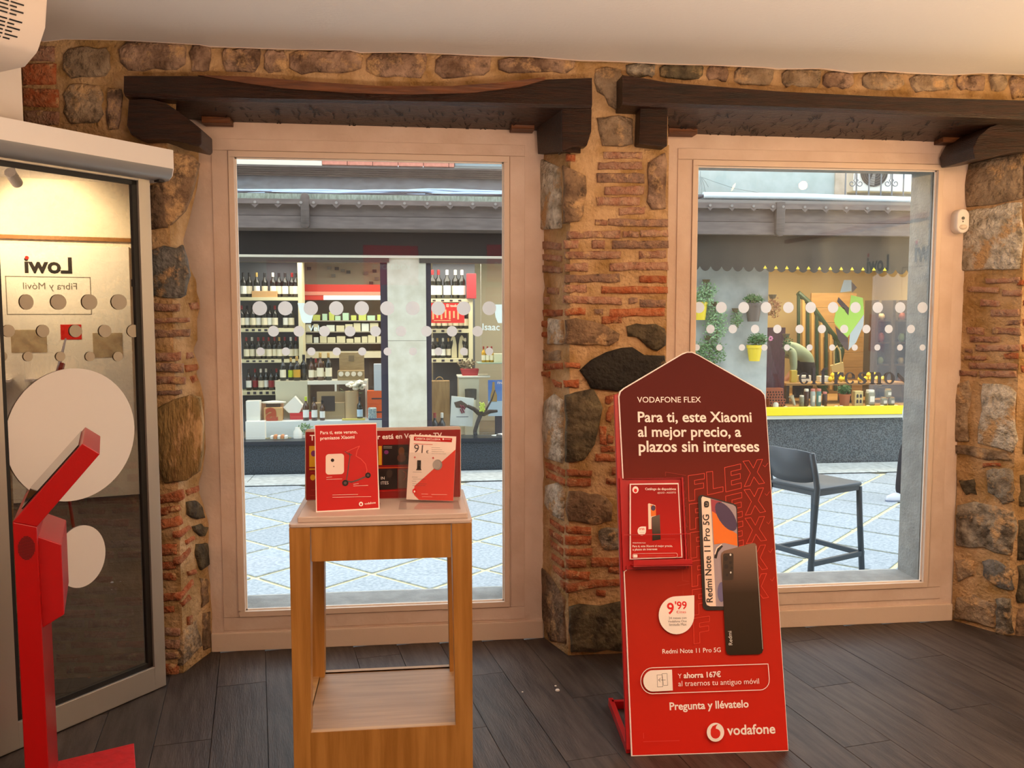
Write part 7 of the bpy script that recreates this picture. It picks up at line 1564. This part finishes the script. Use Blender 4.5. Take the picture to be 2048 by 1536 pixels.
Bn = [('pelvis', 'belly'), ('belly', 'chest'), ('chest', 'neckb'), ('neckb', 'neck'), ('neck', 'jaw'), ('jaw', 'skull'), ('skull', 'crown'), ('neckb', 'shl'), ('shl', 'ell'), ('ell', 'wrl'), ('wrl', 'pall'), ('neckb', 'shr'), ('shr', 'elr'), ('elr', 'wrr'), ('wrr', 'palr'), ('pelvis', 'hipl'), ('hipl', 'knl'), ('knl', 'anl'), ('anl', 'hell'), ('hell', 'toel'), ('pelvis', 'hipr'), ('hipr', 'knr'), ('knr', 'anr'), ('anr', 'herl'), ('herl', 'toer')]
def fingers(pre, P, side, sgn):
    for i in range(4):
        off = -.024+i*.016; L_ = (.065, .075, .07, .055)[i]; a = pre+'f%d' % i
        J[a+'a'] = (P[0]+off, P[1], P[2]-.02, .010); J[a+'b'] = (P[0]+off, P[1]-.004*sgn, P[2]-.02-L_*.55, .009); J[a+'c'] = (P[0]+off, P[1]-.014*sgn, P[2]-.02-L_, .0075); Bn.extend([(pre, a+'a'), (a+'a', a+'b'), (a+'b', a+'c')])
    J[pre+'ta'] = (P[0]+.036, P[1]-.01*sgn, P[2]+.0, .011); J[pre+'tb'] = (P[0]+.046, P[1]-.022*sgn, P[2]-.035, .009); Bn.extend([(pre, pre+'ta'), (pre+'ta', pre+'tb')])
fingers('pall', J['pall'], 0, 1); fingers('palr', J['palr'], 0, -1)
heading = R(188)
loc = Vector((fp.x, fp.y, ZS)); d = Vector((math.cos(heading), math.sin(heading), 0)); sd_ = Vector((-math.sin(heading), math.cos(heading), 0)); loc = loc-d*.405-sd_*.09+Vector((.0, 0, 0))
pe = figure('person', loc, heading, J, Bn, [(M_shirtw, lambda c: True), (M_trk, lambda c: c.z < .80 and abs(c.y) < .21), (M_skin, lambda c: c.z > 1.46 or (abs(c.y) > .19 and c.z < 1.0 and c.z > .5))], 'pedestrian in white top, black trousers and pale trainers walking past the right window')
cov = MB().lathe([(.17, .78), (.175, .86), (.16, .98), (.15, 1.0)], (0, 0, 0), 20, sy=1.1); cov.build('shirt_hem', M_shirtw, pe, smooth='all')
MB().lathe([(.09, 1.60), (.10, 1.66), (.092, 1.72), (.06, 1.765), (.01, 1.78)], (-.012, 0, 0), 18, sy=.9).build('hair', M_hair, pe, smooth='all')
for (x, y, z) in ((.34, .09, 0), (-.20, -.09, 0)):
    MB().lathe([(.05, 0), (.055, .02), (.05, .055), (.02, .085)], (x-.02, y, z+.0), 14, sx=2.6, sy=.9).build('shoe', mat('trainer_white', '#dcdde6', .6), pe, smooth='all'); MB().lathe([(.053, .0), (.056, .018)], (x-.02, y, z), 14, sx=2.65, sy=.95).build('sole', mat('sole_grey', '#8a93a8', .6), pe)
for sy in (-1, 1): MB().lathe([(.003, -.008), (.010, 0), (.003, .008)], (.088, sy*.032, 1.655), 8).build('eye', M_mull, pe); MB().lathe([(.005, -.03), (.018, 0), (.008, .03)], (-.002, sy*.085, 1.64), 8).build('ear', M_skin, pe)
MB().lathe([(.012, -.022), (.016, -.01), (.006, .03)], (.095, 0, 1.625), 8).build('nose', M_skin, pe); MB().box((.083, -.025, 1.575), (.092, .025, 1.582)).build('mouth', mat('lips', '#a3564c', .6), pe)
# bending person inside the cafe
J = {'pelvis': (0, 0, .92, (.15, .13)), 'belly': (.12, 0, 1.03, (.15, .13)), 'chest': (.32, 0, 1.10, (.17, .14)), 'neckb': (.47, 0, 1.08, (.07, .07)), 'neck': (.53, 0, 1.05, .052), 'skull': (.62, 0, .98, (.085, .09)), 'crown': (.68, 0, .93, (.06, .065)),
     'shl': (.42, .18, 1.08, .065), 'ell': (.45, .24, .82, .046), 'wrl': (.60, .2, .66, .03), 'pall': (.64, .19, .60, (.036, .018)), 'shr': (.42, -.18, 1.08, .065), 'elr': (.45, -.24, .82, .046), 'wrr': (.60, -.2, .66, .03), 'palr': (.64, -.19, .60, (.036, .018)),
     'hipl': (0, .09, .87, .10), 'knl': (.06, .09, .48, .07), 'anl': (0, .09, .08, .045), 'toel': (.16, .09, .035, .035), 'hipr': (0, -.09, .87, .10), 'knr': (.06, -.09, .48, .07), 'anr': (0, -.09, .08, .045), 'toer': (.16, -.09, .035, .035)}
Bn = [('pelvis', 'belly'), ('belly', 'chest'), ('chest', 'neckb'), ('neckb', 'neck'), ('neck', 'skull'), ('skull', 'crown'), ('neckb', 'shl'), ('shl', 'ell'), ('ell', 'wrl'), ('wrl', 'pall'), ('neckb', 'shr'), ('shr', 'elr'), ('elr', 'wrr'), ('wrr', 'palr'), ('pelvis', 'hipl'), ('hipl', 'knl'), ('knl', 'anl'), ('anl', 'toel'), ('pelvis', 'hipr'), ('hipr', 'knr'), ('knr', 'anr'), ('anr', 'toer')]
fingers('pall', J['pall'], 0, 1); fingers('palr', J['palr'], 0, -1)
pz_ = atY(1612, 690, 11.75)
cp2 = figure('person', (pz_.x, 11.75, pz_.z-1.15), R(200), J, Bn, [(M_shg, lambda c: True), (M_trk, lambda c: c.z < .93 and c.x < .25), (M_skin, lambda c: c.x > .5 or (c.z < .8 and c.x > .4)), (M_hair, lambda c: c.x > .6 and abs(c.y) < .12 and c.z > .9)], 'person in grey-green shirt bending over the counter inside the cafe')
zfoot = pz_.z-1.15
structure(MB().box((X0, 11.3, zfoot-.05), (X1, 13.4, zfoot)), 'floor', M_wstep)
